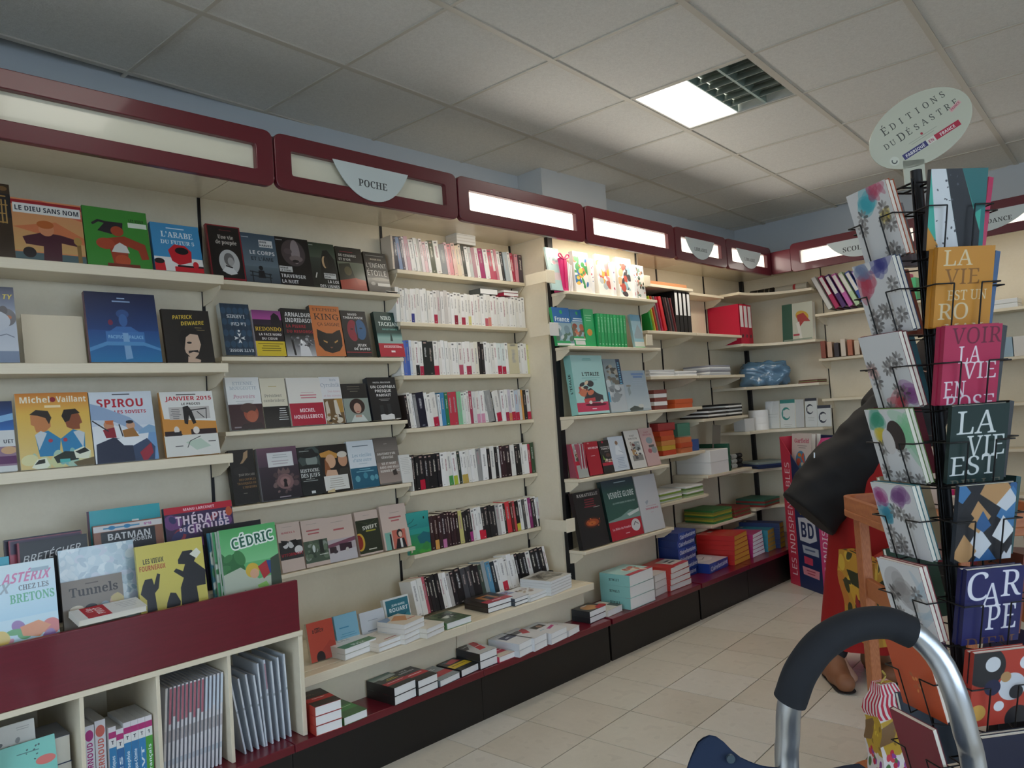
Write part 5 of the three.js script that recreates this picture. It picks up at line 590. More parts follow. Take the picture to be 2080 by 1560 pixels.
  fp('dark novel with a pale mist and a red band on the base', k(655, 828), k(805, 760), 0.034, 0.2, (p) => p.bg('#2c322e').fade(0, '#4a6a60', 40, '#a8b4aa').p([20, 30, 90, 20, 96, 44, 30, 50], '#b4bcb4').lines(30, 90, 56, 2, 10, '#c2b23a', 5).r(0, 84, 100, 30, '#a82430').lines(10, 90, 92, 1, 3, '#e8c8c8', 4), { n: 2, spineColor: '#141414' });
  fp('black thriller with white capitals and a red band on the base', k(812, 765), k(948, 705), 0.03, 0.2, (p) => p.bg('#1d1d1f').t('LISA', 44, 20, 14, '#d8d8d8', { fit: 34 }).t('GARDNER', 46, 38, 17, '#d8d8d8', { fit: 74 }).p([50, 46, 96, 46, 96, 66, 50, 66], '#3a3c40').r(0, 68, 100, 40, '#b81c2c').lines(16, 84, 80, 1, 4, '#f0d4d4', 6), { n: 2, spineColor: '#1a1a1c', under: 'white edged paperback below the black capitals thriller' });
  fp('grey paperback with a red corner band on the base', k(955, 705), k(1092, 640), 0.026, 0.2, (p) => p.bg('#8a9498').lines(20, 80, 20, 2, 10, '#d8dcdc', 5).r(0, 60, 100, 40, '#b02a38'), { spineColor: '#6a7478' });
  fp('dark paperback with red lettering and a yellow band on the base', k(1096, 640), k(1215, 585), 0.03, 0.2, (p) => p.bg('#1f2628').p([20, 20, 80, 10, 90, 44, 30, 50], '#c03440').r(0, 58, 100, 42, '#d0b02c').lines(10, 90, 72, 1, 4, '#6a5a14', 5).e(30, 16, 16, 8, '#3a5a68'), { n: 1, spineColor: '#191d20' });
  fp('black and white paperback with a diagonal red band on the base', k(1220, 590), k(1340, 540), 0.034, 0.2, (p) => p.bg('#b9bdbd').p([0, 0, 60, 0, 20, 60, 0, 60], '#23272a').t('LAETITIA', 36, 24, 12, '#e0e0e0', { fit: 50, rot: -4 }).p([40, 100, 70, 0, 100, 0, 100, 12, 74, 100], '#b81c30').lines(52, 92, 50, 1, 3, '#f0d8d8', 5), { n: 2, spineColor: '#1f2326', under: 'white edged paperback below the diagonal band one' });
  fp('cream paperback with a crimson band on the base', k(1345, 545), k(1470, 495), 0.026, 0.2, (p) => p.bg('#cfc2ae').r(20, 10, 60, 30, '#7fae8a').r(0, 56, 100, 44, '#b81c40').lines(20, 90, 70, 1, 3, '#f0d0d4', 5), { n: 1, spineColor: '#b81c40' });
  fp('white book with a navy picture of a flag on the base', k(1480, 510), k(1575, 462), 0.03, 0.22, (p) => p.bg('#d6d8dc').r(20, 36, 76, 50, '#2c3556').p([40, 60, 66, 56, 70, 66, 44, 72], '#b9c0cc').lines(20, 90, 12, 1, 4, '#a8acb4', 3), { n: 2, spineColor: '#c4c8cc' });
  fp('white book with a photo and a red ribbon band on the base', k(1580, 470), k(1668, 425), 0.03, 0.22, (p) => p.bg('#d2d3d6').r(6, 30, 60, 34, '#5a5a60').p([40, 80, 70, 34, 100, 30, 100, 50, 70, 100], '#b02438'), { n: 2, spineColor: '#d0d0d2' });
  fp('white memoir with a dark portrait and a magenta stroke on the base', k(1690, 425), k(1800, 372), 0.026, 0.2, (p) => p.bg('#d6d7da').r(20, 20, 60, 34, '#2c2422').e(56, 38, 12, 12, '#b08c78').p([46, 80, 94, 66, 94, 80, 50, 94], '#b42a78').lines(10, 40, 74, 1, 4, '#8ab4cc', 5), { n: 2, spineColor: '#d0d0d2' });
  fp('white paperback lying beside the memoir on the base', k(1805, 372), k(1880, 330), 0.03, 0.2, (p) => p.bg('#d4d2d2').lines(20, 80, 40, 2, 10, '#b08aa0', 4), { n: 1, spineColor: '#cfcfcf' });
  fp('paperback with a bright portrait and a red band at the base', k(1945, 285), k(2058, 235), 0.03, 0.2, (p) => p.bg('#1f2224').e(50, 40, 34, 30, '#c8925a').lines(30, 70, 14, 1, 4, '#e0e0e0', 6).p([44, 100, 60, 56, 100, 46, 100, 74, 80, 100], '#b81c30'), { n: 2, spineColor: '#22262a' });
}
// ---------- forward bay: travel guides and cookery ----------
{
  const a = zm(1080, 460, 5.2), c = zm(1100, 700, 6), d = zm(1110, 900, 5.571), e = zm(1160, 1040, 4.333), G = 'books shown face out in the forward bay';
  const fb = (label, tl, tr, row, th, paint, o = {}) => faceBook(label, tl, tr, U4[row], o.z ?? 0.43, o.tilt ?? 8, th, paint, { group: G, name: 'travel_book', designed: true, px: 130, ...o });
  const bright = [['#d06a4a', '#e0b04a', '#3a8a4a', '#2f6aa0'], ['#d08a8a', '#c8a04a', '#b0564a', '#a8b0b4'], ['#b04a3a', '#3a3438', '#8ab0b8', '#d8a07a']];
  fb('teal and white colouring book on the top shelf, beside a pink ribbon bag', a(140, 235), a(272, 222), 0, 0.012, (p) => p.bg('#a9c6c4').blobs(30, 0, 0, 100, 90, 10, ['#c9d8d4', '#88b4b4', '#d8b0b8', '#e2dcd8'], 41).r(0, 130, 100, 40, '#c9b9bc'), { spineColor: '#b9cfcc', designed: false });
  { const p0 = atZ(...a(348, 660), 0.42), t = thing('gift_bag', 'slim magenta gift bag with a ribbon bow on the top shelf', 'gift bag', [p0.x, U4[0] + 0.001, 0.4]); mesh('bag_body', [rbox(-0.024, 0, -0.04, 0.024, 0.19, 0.03, 0.004)], plain('#c8226a', 0.4), t); mesh('ribbon', [tube([[0, 0.18, 0.03], [-0.03, 0.21, 0.03], [-0.045, 0.196, 0.03], [0, 0.18, 0.03]], 0.004, 16, 6), tube([[0, 0.18, 0.03], [0.03, 0.21, 0.03], [0.045, 0.196, 0.03], [0, 0.18, 0.03]], 0.004, 16, 6), bar([0, 0.02, 0.032], [0, 0.18, 0.032], 0.003)], plain('#d8306e', 0.35), t); }
  [[430, 292, 582, 250], [668, 312, 812, 292], [888, 348, 1036, 322]].forEach(([x0, y0, x1, y1], i) => {
    fb(['boxed comic set with orange, yellow and green picture, top shelf', 'boxed comic set with pale red picture, top shelf', 'boxed comic set with a dark swirl picture, top shelf'][i], a(x0, y0), a(x1, y1), 0, 0.03, (p) => p.bg('#e0dcd6').blobs(30, 4, 30, 96, 150, 14, bright[i], 42 + i).r(0, 0, 100, 22, '#d9cfa8').blobs(8, 10, 8, 90, 16, 4, ['#f0ece0'], 46), { spineColor: '#e6e4e0', name: 'boxed_comic', z: 0.425, tilt: 4, designed: false });
    const q = atZ(...a(x1 + 50, y1 + 420), 0.43); const c2 = cell(24, 140, (p) => p.bg('#e6e4e2').t('', 0, 0, 8, '#000').blobs(6, 20, 60, 80, 520, 16, ['#c0405a', '#4a6a8a'], 48 + i)); const m = mesh('boxed_comic', printBox(-0.014, 0, -0.09, 0.014, 0.205, 0, { all: sameSheet(c2, '#dddbd8'), pz: c2 }), c2.sheet.mat(0.4, 0.3)); tag(m, ['white boxed comic set standing spine out after the orange picture', 'white boxed comic set standing spine out after the pale red picture', 'white boxed comic set standing spine out after the dark swirl picture'][i], 'book'); m.position.set(q.x + 0.006, U4[0] + 0.0005, 0.44);
  });
  fb('boxed comic set with many small faces at the end of the top shelf', a(1068, 420), a(1170, 405), 0, 0.04, (p) => p.bg('#d8d6d2').blobs(36, 4, 20, 96, 200, 9, ['#8a5a4a', '#3a4a44', '#c08a7a', '#6a8a7a'], 51), { spineColor: '#e2e0dc', name: 'boxed_comic', z: 0.43, tilt: 3, designed: false });
  for (let k = 0; k < 3; k++) { const q = atZ(...a(392 + k * 16, 650), 0.42), m = mesh('book', box(-0.0045, 0, -0.09, 0.0045, 0.17 - k * 0.008, 0), plain('#e4dede', 0.5)); tag(m, 'slim white booklet standing between the pink bag and the boxed sets', 'booklet', 'slim white booklets on the top shelf'); m.position.set(q.x, U4[0] + 0.0005, 0.425); }
  // second shelf: green travel guides
  const guide = (title, col, pic) => (p) => { p.bg('#1f9a58').r(0, 0, 100, 60, col).e(50, 18, 8, 8, '#3aa868'); if (title) p.t(title, 50, 46, 26, '#e8f0ee', { fit: 84 }); p.r(0, 60, 100, 70, '#8aa6b0').blobs(16, 0, 80, 100, 140, 14, pic, 52); p.r(0, 140, 100, 8, '#d8d8d4').r(8, 150, 70, 20, '#c6c8c4'); };
  fb('green travel guide with a blue top reading France', a(205, 858), a(385, 858), 1, 0.02, guide('France', '#2f6aa8', ['#6f8a96', '#b9c4c8', '#4a6a5a']), { spineColor: '#1f9a58', designed: false });
  fb('green travel guide with red cliffs and a blue top', a(392, 878), a(535, 882), 1, 0.02, (p) => { guide('', '#2f6aa0', ['#b4604a', '#c87a5a', '#8a4a3a', '#6a5a4a'])(p); p.lines(10, 90, 42, 2, 10, '#c8d8e2', 6); }, { spineColor: '#1f9a58', designed: false });
  fb('plain green travel guide turned to show its back, with an orange blot', a(540, 885), a(640, 862), 1, 0.03, (p) => p.bg('#1fa05c').e(46, 150, 26, 22, '#c88a3a').lines(10, 80, 40, 3, 16, '#8ad0a8', 4), { spineColor: '#1f9a58', tilt: 3, designed: false });
  for (let k = 0; k < 9; k++) { const q = atZ(...a(720 + k * 34, 1240), 0.435), cc = cell(22, 150, (p) => p.bg(k % 2 ? '#1fa25c' : '#1c9654').t('', 0, 0, 1, '#fff').lines(36, 64, 80, 12, 26, '#bfe4cc', 12).r(34, p.h * 0.9, 32, 16, '#d8ecd8')), m = mesh('travel_guide', printBox(-0.0135, 0, -0.085, 0.0135, 0.195, 0, { all: sameSheet(cc, '#1f9a58'), pz: cc, py: sameSheet(cc, '#e0dccc') }), cc.sheet.mat(0.4, 0.3)); tag(m, 'green travel guide spine in the tight green block', 'book', 'green travel guide spines'); m.position.set(q.x, U4[1] + 0.0005, 0.438); }
  fb('pale blue travel guide with a rock picture at the end of the green block', a(1032, 935), a(1132, 932), 1, 0.018, (p) => p.bg('#8ab4c0').r(0, 0, 100, 40, '#3f8aa8').p([10, 130, 60, 60, 100, 120, 100, 150, 10, 150], '#8a9aa0').r(0, 170, 100, 40, '#d0d2c8').r(0, 200, 100, 14, '#3aa868'), { spineColor: '#9ab8be', designed: false });
  // third shelf
  fb("big pale turquoise book with a loaded car, titled L'ITALIE", c(342, 135), c(722, 130), 2, 0.05, (p) => p.bg('#a9d4d0').lines(34, 66, 10, 2, 5, '#6aa8a4', 2).t("L'ITALIE", 56, 64, 17, '#2a3434', { fit: 56 }).lines(24, 88, 76, 2, 7, '#7ab0ac', 1.6).r(0, 158, 100, 30, '#c83a5c').e(60, 166, 34, 5, '#5a1a30').p([26, 150, 30, 122, 50, 110, 68, 128, 86, 136, 86, 156, 28, 158], '#3a3a40').p([24, 146, 60, 142, 60, 154, 26, 158], '#c84a4c').blobs(16, 18, 92, 60, 132, 8, ['#d0785a', '#e2c8a8', '#8a4a3a', '#c05a4c', '#3a3a40'], 53).e(44, 158, 5, 6, '#e0dcd4').e(80, 156, 5, 6, '#e0dcd4').r(46, 178, 14, 3, '#f0d0d8'), { px: 220, spineColor: '#8cc4bc', z: 0.436, tilt: 6, spineText: "L'ITALIE", pages: M.paper });
  fb('grey-blue book with a carved stone lion picture in two panels', c(735, 180), c(942, 178), 2, 0.02, (p) => p.bg('#9fb0b8').r(0, 0, 78, 156, '#8a9aa0').blobs(20, 6, 40, 74, 150, 12, ['#6f6a60', '#a8a294', '#4a4a44'], 54).r(76, 0, 24, 156, '#1c3a5a').lines(80, 94, 20, 10, 14, '#6ab0d0', 8).r(0, 156, 100, 160, '#b4bcc0').blobs(14, 10, 170, 90, 250, 16, ['#8c9498', '#787f84', '#c9ced0'], 55).e(12, 148, 14, 22, '#c4cfd2').r(0, 200, 10, 60, '#4aa0c4'), { spineColor: '#8c9aa0', z: 0.43 });
  fb('pale misty grey-blue book with a boat silhouette', c(965, 318), c(1250, 318), 2, 0.02, (p) => p.bg('#a3b3bd').fade(0, '#93a6b4', 170, '#b9c4c8').lines(36, 94, 12, 2, 13, '#6a8ab8', 9).lines(36, 90, 44, 3, 9, '#a8b6c4', 2).e(20, 68, 10, 4, '#8a8478').p([14, 80, 24, 70, 26, 100, 16, 112], '#8d9a9c').p([8, 168, 30, 156, 66, 166, 64, 176, 12, 180], '#4a5250').e(58, 158, 12, 8, '#c8cac4'), { spineColor: '#9aaab4', z: 0.43 });
  // fourth shelf
  fb('guide with a grey Paris view and a red foot, reading PARIS', c(362, 1212), c(488, 1200), 3, 0.014, (p) => p.bg('#a8aaa2').fade(0, '#b9bcb6', 70, '#9a9c94').e(60, 12, 8, 10, '#b02a40').t('PARIS', 54, 72, 24, '#eceae4', { fit: 80 }).r(30, 90, 66, 60, '#5a5a48').blobs(16, 20, 110, 100, 170, 14, ['#4a4a3a', '#8a7a5a', '#c9a27a', '#6a4a30'], 56).r(0, 178, 100, 40, '#b81c34'), { spineColor: '#b83048', tilt: 12 });
  for (let k = 0; k < 5; k++) { const q = atZ(...c(222 + k * 23, 1500), 0.43), col = ['#b05a68', '#d0c8c6', '#a83a4c', '#c9a8ac', '#b8404e'][k], m = mesh('slim_guide', box(-0.004, 0, -0.09, 0.004, 0.19, 0), plain(col, 0.5)); m.position.set(2.686 + k * 0.0112, U4[3] + 0.0012, 0.42); m.rotation.z = 0.09; tag(m, ['rose', 'white', 'dark red', 'pale pink', 'crimson'][k] + ' slim guide spine leaning beside the Paris guide', 'book'); }
  fb('red restaurant guide cover with white capitals, partly hidden', c(510, 1190), c(672, 1180), 3, 0.024, (p) => p.bg('#b0142c').e(30, 12, 7, 7, '#d88a90').t('MICHELIN', 60, 50, 20, '#efe4e4', { fit: 76 }).r(34, 110, 30, 4, '#e8c8cc'), { spineColor: '#8a1024', z: 0.415, tilt: 10 });
  fb('dark food guide cover with vegetables, reading FRANCE 2021', c(680, 1176), c(806, 1166), 3, 0.02, (p) => p.bg('#211d1e').e(40, 16, 9, 12, '#b81c38').t('GOURMANDE', 54, 66, 15, '#d8d4d0', { fit: 80 }).t('FRANCE', 58, 86, 22, '#e4e0dc', { fit: 76 }).t('2021', 66, 112, 18, '#8a8482', { fit: 50 }).p([20, 140, 34, 180, 60, 190, 50, 200, 20, 190], '#7aa03a').e(70, 150, 20, 20, '#5a3a34').blobs(10, 20, 190, 100, 220, 9, ['#c9a08a', '#d8c8b8', '#8a4a3a'], 57).r(0, 222, 100, 30, '#b81c38'), { spineColor: '#1a1616', z: 0.42, tilt: 11 });
  fb('white cookery book with a cook in white', c(792, 1125), c(980, 1116), 3, 0.03, (p) => p.bg('#cdd4dc').e(50, 46, 9, 14, '#8a6a58').p([30, 120, 40, 66, 60, 64, 74, 110, 80, 128, 36, 128], '#e2e6ea').l([54, 100, 80, 116], '#6a727c', 2).lines(24, 86, 148, 7, 11, '#8a9ab0', 3), { spineColor: '#7d7a76', z: 0.42, tilt: 12 });
  fb('white cookery book with four food photos, titled FAIT MAISON', c(988, 1056), c(1165, 1040), 3, 0.014, (p) => p.bg('#dcd8d0').t('FAIT', 50, 40, 17, '#4a4644', { fit: 34, b: false }).t('MAISON', 50, 60, 17, '#4a4644', { fit: 60, b: false }).blobs(1, 30, 100, 31, 101, 16, ['#7a4a3a'], 58).r(26, 88, 24, 50, '#b4aca0').r(52, 84, 36, 62, '#9aa0a0').r(26, 140, 26, 36, '#b08a5a').r(20, 180, 70, 40, '#8a8680').blobs(14, 24, 90, 88, 216, 8, ['#4a4a4c', '#d8d4cc', '#6a3a3a', '#c9a87a'], 59), { spineColor: '#1c1a1a', z: 0.425, tilt: 14 });
  fb('pink cookery book with food photos, titled FAIT MAISON', c(1172, 1022), c(1335, 1016), 3, 0.014, (p) => p.bg('#cdaaa6').t('FAIT', 50, 34, 17, '#a84a5a', { fit: 34, b: false }).t('MAISON', 52, 54, 17, '#a84a5a', { fit: 64, b: false }).e(58, 100, 24, 26, '#8a9aa0').r(44, 134, 40, 20, '#5a5656').e(76, 176, 20, 26, '#8c9494').e(44, 180, 14, 18, '#b05a64'), { spineColor: '#c49e9a', z: 0.42, tilt: 14 });
  // fifth shelf
  fb('black novel with a glowing ember, titled RAMATUELLE', d(288, 572), d(590, 516), 4, 0.03, (p) => p.bg('#171314').t('RAMATUELLE', 52, 16, 15, '#d8d2ca', { f: 'serif', fit: 78 }).lines(30, 80, 32, 4, 9, '#7a1c2a', 5).r(66, 66, 24, 2, '#c8c0b8').e(52, 124, 30, 20, '#4a1c10').e(52, 124, 24, 14, '#a8481c').e(50, 126, 14, 8, '#c8682a').blobs(10, 26, 106, 80, 142, 2, ['#c86a3a', '#7a2a18'], 60), { px: 170, spineColor: '#100d0e', z: 0.435, tilt: 10 });
  fb('tall green sea book with a red band, titled VENDÉE GLOBE', d(605, 440), d(965, 376), 4, 0.03, (p) => p.bg('#1f3f3c').fade(0, '#1c2f44', 40, '#26504a').fade(40, '#26504a', 140, '#2f5c50').t('VENDÉE GLOBE', 54, 52, 26, '#d4dcd8', { fit: 80 }).t('LES AVENTURIERS DU GRAND SUD', 58, 78, 8, '#a8bab4', { fit: 70 }).lines(36, 78, 10, 1, 3, '#9ab0ba', 3).p([0, 130, 40, 122, 70, 106, 100, 112, 100, 140, 0, 140], '#7fa096').p([60, 118, 100, 106, 100, 116, 66, 126], '#d4dcd6').r(0, 134, 100, 60, '#b4142c').t('La Bible du Vendée', 36, 158, 9, '#efd8da', { f: 'serif', fit: 56 }).e(80, 158, 14, 20, '#d6d4d2').l([74, 158, 80, 148, 88, 156], '#4a4c50', 2).lines(44, 58, 176, 1, 3, '#efd8da', 2), { px: 200, spineColor: '#16302e', z: 0.43, tilt: 10 });
  fb('plain white novel with small red title TAUREAU', d(975, 372), d(1215, 356), 4, 0.02, (p) => p.bg('#cfd0d2').p([30, 130, 42, 122, 46, 128, 36, 146], '#a8b0ba').lines(26, 84, 150, 1, 3, '#c29aa4', 2).t('TAUREAU', 56, 164, 13, '#b83a58', { fit: 62 }).lines(44, 64, 182, 1, 3, '#c9a8b0', 2), { px: 130, spineColor: '#c4c5c8', z: 0.428, tilt: 10 });
  // book stops hooked on the upright
  const stops = [[a(195, 530), 'upper book stop'], [a(235, 1085), 'second book stop'], [d(270, 930), 'lowest book stop']];
  stops.forEach(([q, w], i) => { const P = atZ(...q, 0.46), t = thing('book_stop', ['cream square book stop at the pale colouring book', 'white square book stop in front of the France guide', 'beige square book stop beside the ember novel'][i], 'book stop', [P.x, P.y, 0.462]); mesh('stop_plate', rbox(-0.036, -0.036, -0.002, 0.036, 0.036, 0.002, 0.002), i === 1 ? plain('#dfdcd6', 0.4) : M.cream, t); mesh('stop_arm', box(-0.036, -0.03, -0.15, -0.032, 0.03, -0.002), M.cream, t); });
  [[a(1215, 575), 0, 'cream square book stop at the end of the boxed comics'], [a(1240, 1200), 1, 'cream square book stop at the end of the green guides']].forEach(([q, r, l]) => { const P = atZ(...q, 0.45), t = thing('book_stop', l, 'book stop', [P.x, P.y, 0.452]); mesh('stop_plate', rbox(-0.034, -0.034, -0.002, 0.034, 0.034, 0.002, 0.002), M.cream, t); mesh('stop_arm', box(0.03, -0.03, -0.14, 0.034, 0.03, -0.002), M.cream, t); });
  // base in front of the forward bay
  const B = 0.2255, fp = (label, p, q, th, dd, paint, o = {}) => flatBook(label, p, q, o.y ?? B, th, dd, paint, { group: 'piles on the burgundy base before the forward bay', name: 'thick_book', back: 0.345, ...o });
  const it = (p) => p.bg('#a9d4d0').r(0, 66, 100, 36, '#c03a4c').blobs(14, 30, 30, 84, 70, 8, ['#d0785a', '#3a3a40', '#e2d8c8', '#b4504a'], 62);
  fp("pale turquoise thick book lettered L'ITALIE on its spine", e(525, 868), e(748, 772), 0.062, 0.2, it, { n: 3, turn: 1, under: "pale turquoise thick book lettered L'ITALIE, underneath in the pile of three", spineColor: '#8cc4bc', spineText: "L'ITALIE" });
  fp('white paperback with a red oval on its cover, before the turquoise pile', e(325, 928), e(458, 868), 0.034, 0.15, (p) => p.bg('#d8d2c6').e(46, 34, 34, 22, '#c03a2c').lines(30, 62, 30, 1, 3, '#f0d8d0', 5).r(70, 50, 30, 50, '#4a4a48'), { spineColor: '#d0cabc' });
  fp('thick paperback with a red and grey cover, second pile after the turquoise books', e(745, 750), e(868, 690), 0.04, 0.2, (p) => p.bg('#c9c4c2').r(0, 30, 100, 40, '#c04a5a').blobs(12, 10, 34, 90, 66, 7, ['#e0d4d4', '#a83048'], 63), { n: 3, under: 'white edged thick paperback in the second pile after the turquoise books', spineColor: '#c9c6c4' });
  fp('red covered thick paperback on the leaning white pile', e(880, 705), e(1060, 625), 0.034, 0.24, (p) => p.bg('#b8342c').r(40, 20, 60, 50, '#c9c4bc').lines(50, 90, 34, 2, 14, '#4a4a48', 8).lines(20, 60, 84, 1, 4, '#f0d8d0', 6), { n: 4, turn: 2, under: 'white edged thick paperback in the leaning pile', spineColor: '#b8342c' });
  // blue reams of paper
  const ream = (front) => (p) => p.bg('#1c3f94').p([0, 0, 40, 0, 0, 60], '#2a56b0').t('Clairefontaine', 52, p.h * 0.5, 15, '#e6ecf4', { fit: 88, rot: -3 });
  const reamBox = (label, x, y, z, w, h, d, turn, top) => { const c = cell(150, Math.round(150 * h / w), ream()), m = mesh('paper_ream', printBox(-w / 2, 0, -d / 2, w / 2, h, d / 2, { all: sameSheet(c, '#1c3f94'), pz: c, nx: sameSheet(c, '#16306e') }), c.sheet.mat(0.35, 0.5)); m.position.set(x, y, z); m.rotation.y = turn; return tag(m, label, 'paper ream', 'blue paper reams'); };
  for (let k = 0; k < 6; k++) reamBox('blue paper ream with white lettering, ' + ['lowest', 'fifth from the top', 'fourth from the top', 'third from the top', 'second from the top', 'topmost'][k] + ' of the tall pile', 3.642 + (k % 3) * 0.003, B + 0.0005 + k * 0.0485, 0.302 + (k % 2) * 0.008, 0.215, 0.048, 0.28, 0.012 * (k % 3));
  { const c = cell(160, 124, (p) => p.bg('#c9ccd2').e(50, 34, 34, 20, '#e2e4e6').r(0, 0, 20, 20, '#2a56b0').l([30, 30, 46, 36, 70, 28], '#4a4c54', 2)); let f = cell(150, 36, ream()); if (f.sheet !== c.sheet) f = sameSheet(c, '#1c3f94'); const m = mesh('paper_ream', printBox(-0.135, 0, -0.21, 0.135, 0.062, 0, { all: sameSheet(c, '#1c3f94'), pz: f, py: c }), c.sheet.mat(0.35, 0.5)); m.position.set(3.905, B + 0.0005, 0.515); m.rotation.y = 0.06; tag(m, 'opened blue paper ream with a white oval on top, lying at the base edge', 'paper ream'); }
  const pads = (kind, p, q, n, th, dd, cols, labelTop, labelUnder, o = {}) => flatBook(labelTop, p, q, B, th, dd, (pp) => pp.bg(cols[0]).p([40, 0, 100, 0, 100, 60], cols[1] ?? cols[0]).r(40, 14, 24, 12, '#d8d4cc'), { n, turn: 1, shrink: 0.88, under: labelUnder, name: kind, cat: 'notebook', spineColor: cols[0], group: o.group, ...o });
  pads('notebook', e(1440, 478), e(1580, 405), 6, 0.032, 0.27, ['#b8241f', '#c8382a'], 'red notebook on the tall red and orange pile', 'red or orange notebook within the tall pile on the base', { group: 'red and orange notebooks on the base', pages: plain('#d89a3a', 0.7) });
  pads('notebook', e(1590, 415), e(1720, 345), 6, 0.026, 0.22, ['#a8246a', '#c84a8a'], 'magenta notebook on the pile beside the red ones', 'magenta or white edged notebook within its pile', { group: 'magenta notebooks on the base', shrink: 0.72 });
  pads('notebook', e(1725, 360), e(1830, 305), 5, 0.03, 0.26, ['#2a7a8a', '#3a9aa0'], 'teal notebook on the pile beside the magenta ones', 'teal notebook within its pile', { group: 'teal notebooks on the base', shrink: 0.72, pages: plain('#b08a3a', 0.7) });
  pads('notebook', e(1835, 330), e(1900, 290), 5, 0.036, 0.3, ['#1c2f5a', '#24406c'], 'navy notebook on the pile in the corner of the base', 'gold edged notebook within the corner pile', { group: 'corner notebooks on the base', shrink: 0.6, pages: plain('#c09a2c', 0.7) });
}
function textDecal(text, bg, ink) { const cv = document.createElement('canvas'); cv.width = 256; cv.height = 76; const c = cv.getContext('2d'); c.fillStyle = bg; c.fillRect(0, 0, 256, 76); c.fillStyle = ink; c.font = 'bold 54px sans-serif'; c.textAlign = 'center'; c.textBaseline = 'middle'; c.fillText(text, 128, 38); const t = new THREE.CanvasTexture(cv); t.colorSpace = THREE.SRGBColorSpace; return std({ name: 'spine_print', map: t, roughness: 0.4 }); }
// ---------- stationery bays and corner ----------
function pile(name, label, under, n, x, y, z, w, th, d, mats, o = {}) {
  for (let k = 0; k < n; k++) { const r = rng(k * 31 + Math.round(x * 1000)), m = mesh(name, rbox(-w / 2, 0, -d / 2, w / 2, th, d / 2, Math.min(0.002, th * 0.3), 1), mats[k % mats.length]); m.position.set(x + (r() - 0.5) * (o.jx ?? 0.006), y + k * (th + 0.0003), z + (r() - 0.5) * (o.jz ?? 0.006)); m.rotation.y = (o.turn ?? 0) + (r() - 0.5) * (o.jr ?? 0.05); tag(m, n > 1 && k < n - 1 ? under : label, o.cat ?? name.replace(/_/g, ' '), n > 2 || o.group ? o.group ?? under.replace(/^./, (s) => s) : undefined); }
}
function binder(label, x, y, z, h, d, w, col, o = {}) {
  const t = thing('binder', label, 'binder', [x, y, z], o.group), m = plain(col, 0.45);
  mesh('cover', [box(-w / 2, 0, -d, -w / 2 + 0.003, h, 0), box(w / 2 - 0.003, 0, -d, w / 2, h, 0), box(-w / 2, 0, -0.003, w / 2, h, 0)], m, t);
  mesh('spine_label', box(-w * 0.32, h * 0.42, 0, w * 0.32, h * 0.96, 0.0008), plain(o.label ?? '#dcdcdc', 0.5), t);
  mesh('paper_block', box(-w / 2 + 0.006, 0.01, -d + 0.012, w / 2 - 0.006, h - 0.012, -0.02), M.paperWhite, t);
  if (o.ring) { const g = new THREE.TorusGeometry(0.01, 0.003, 6, 16); g.translate(0, h * 0.2, 0.001); mesh('finger_ring', g, plain('#2a2a2c', 0.3), t); }
  if (o.lean) t.rotation.z = o.lean * D2R; if (o.turn) t.rotation.y = o.turn; return t;
}
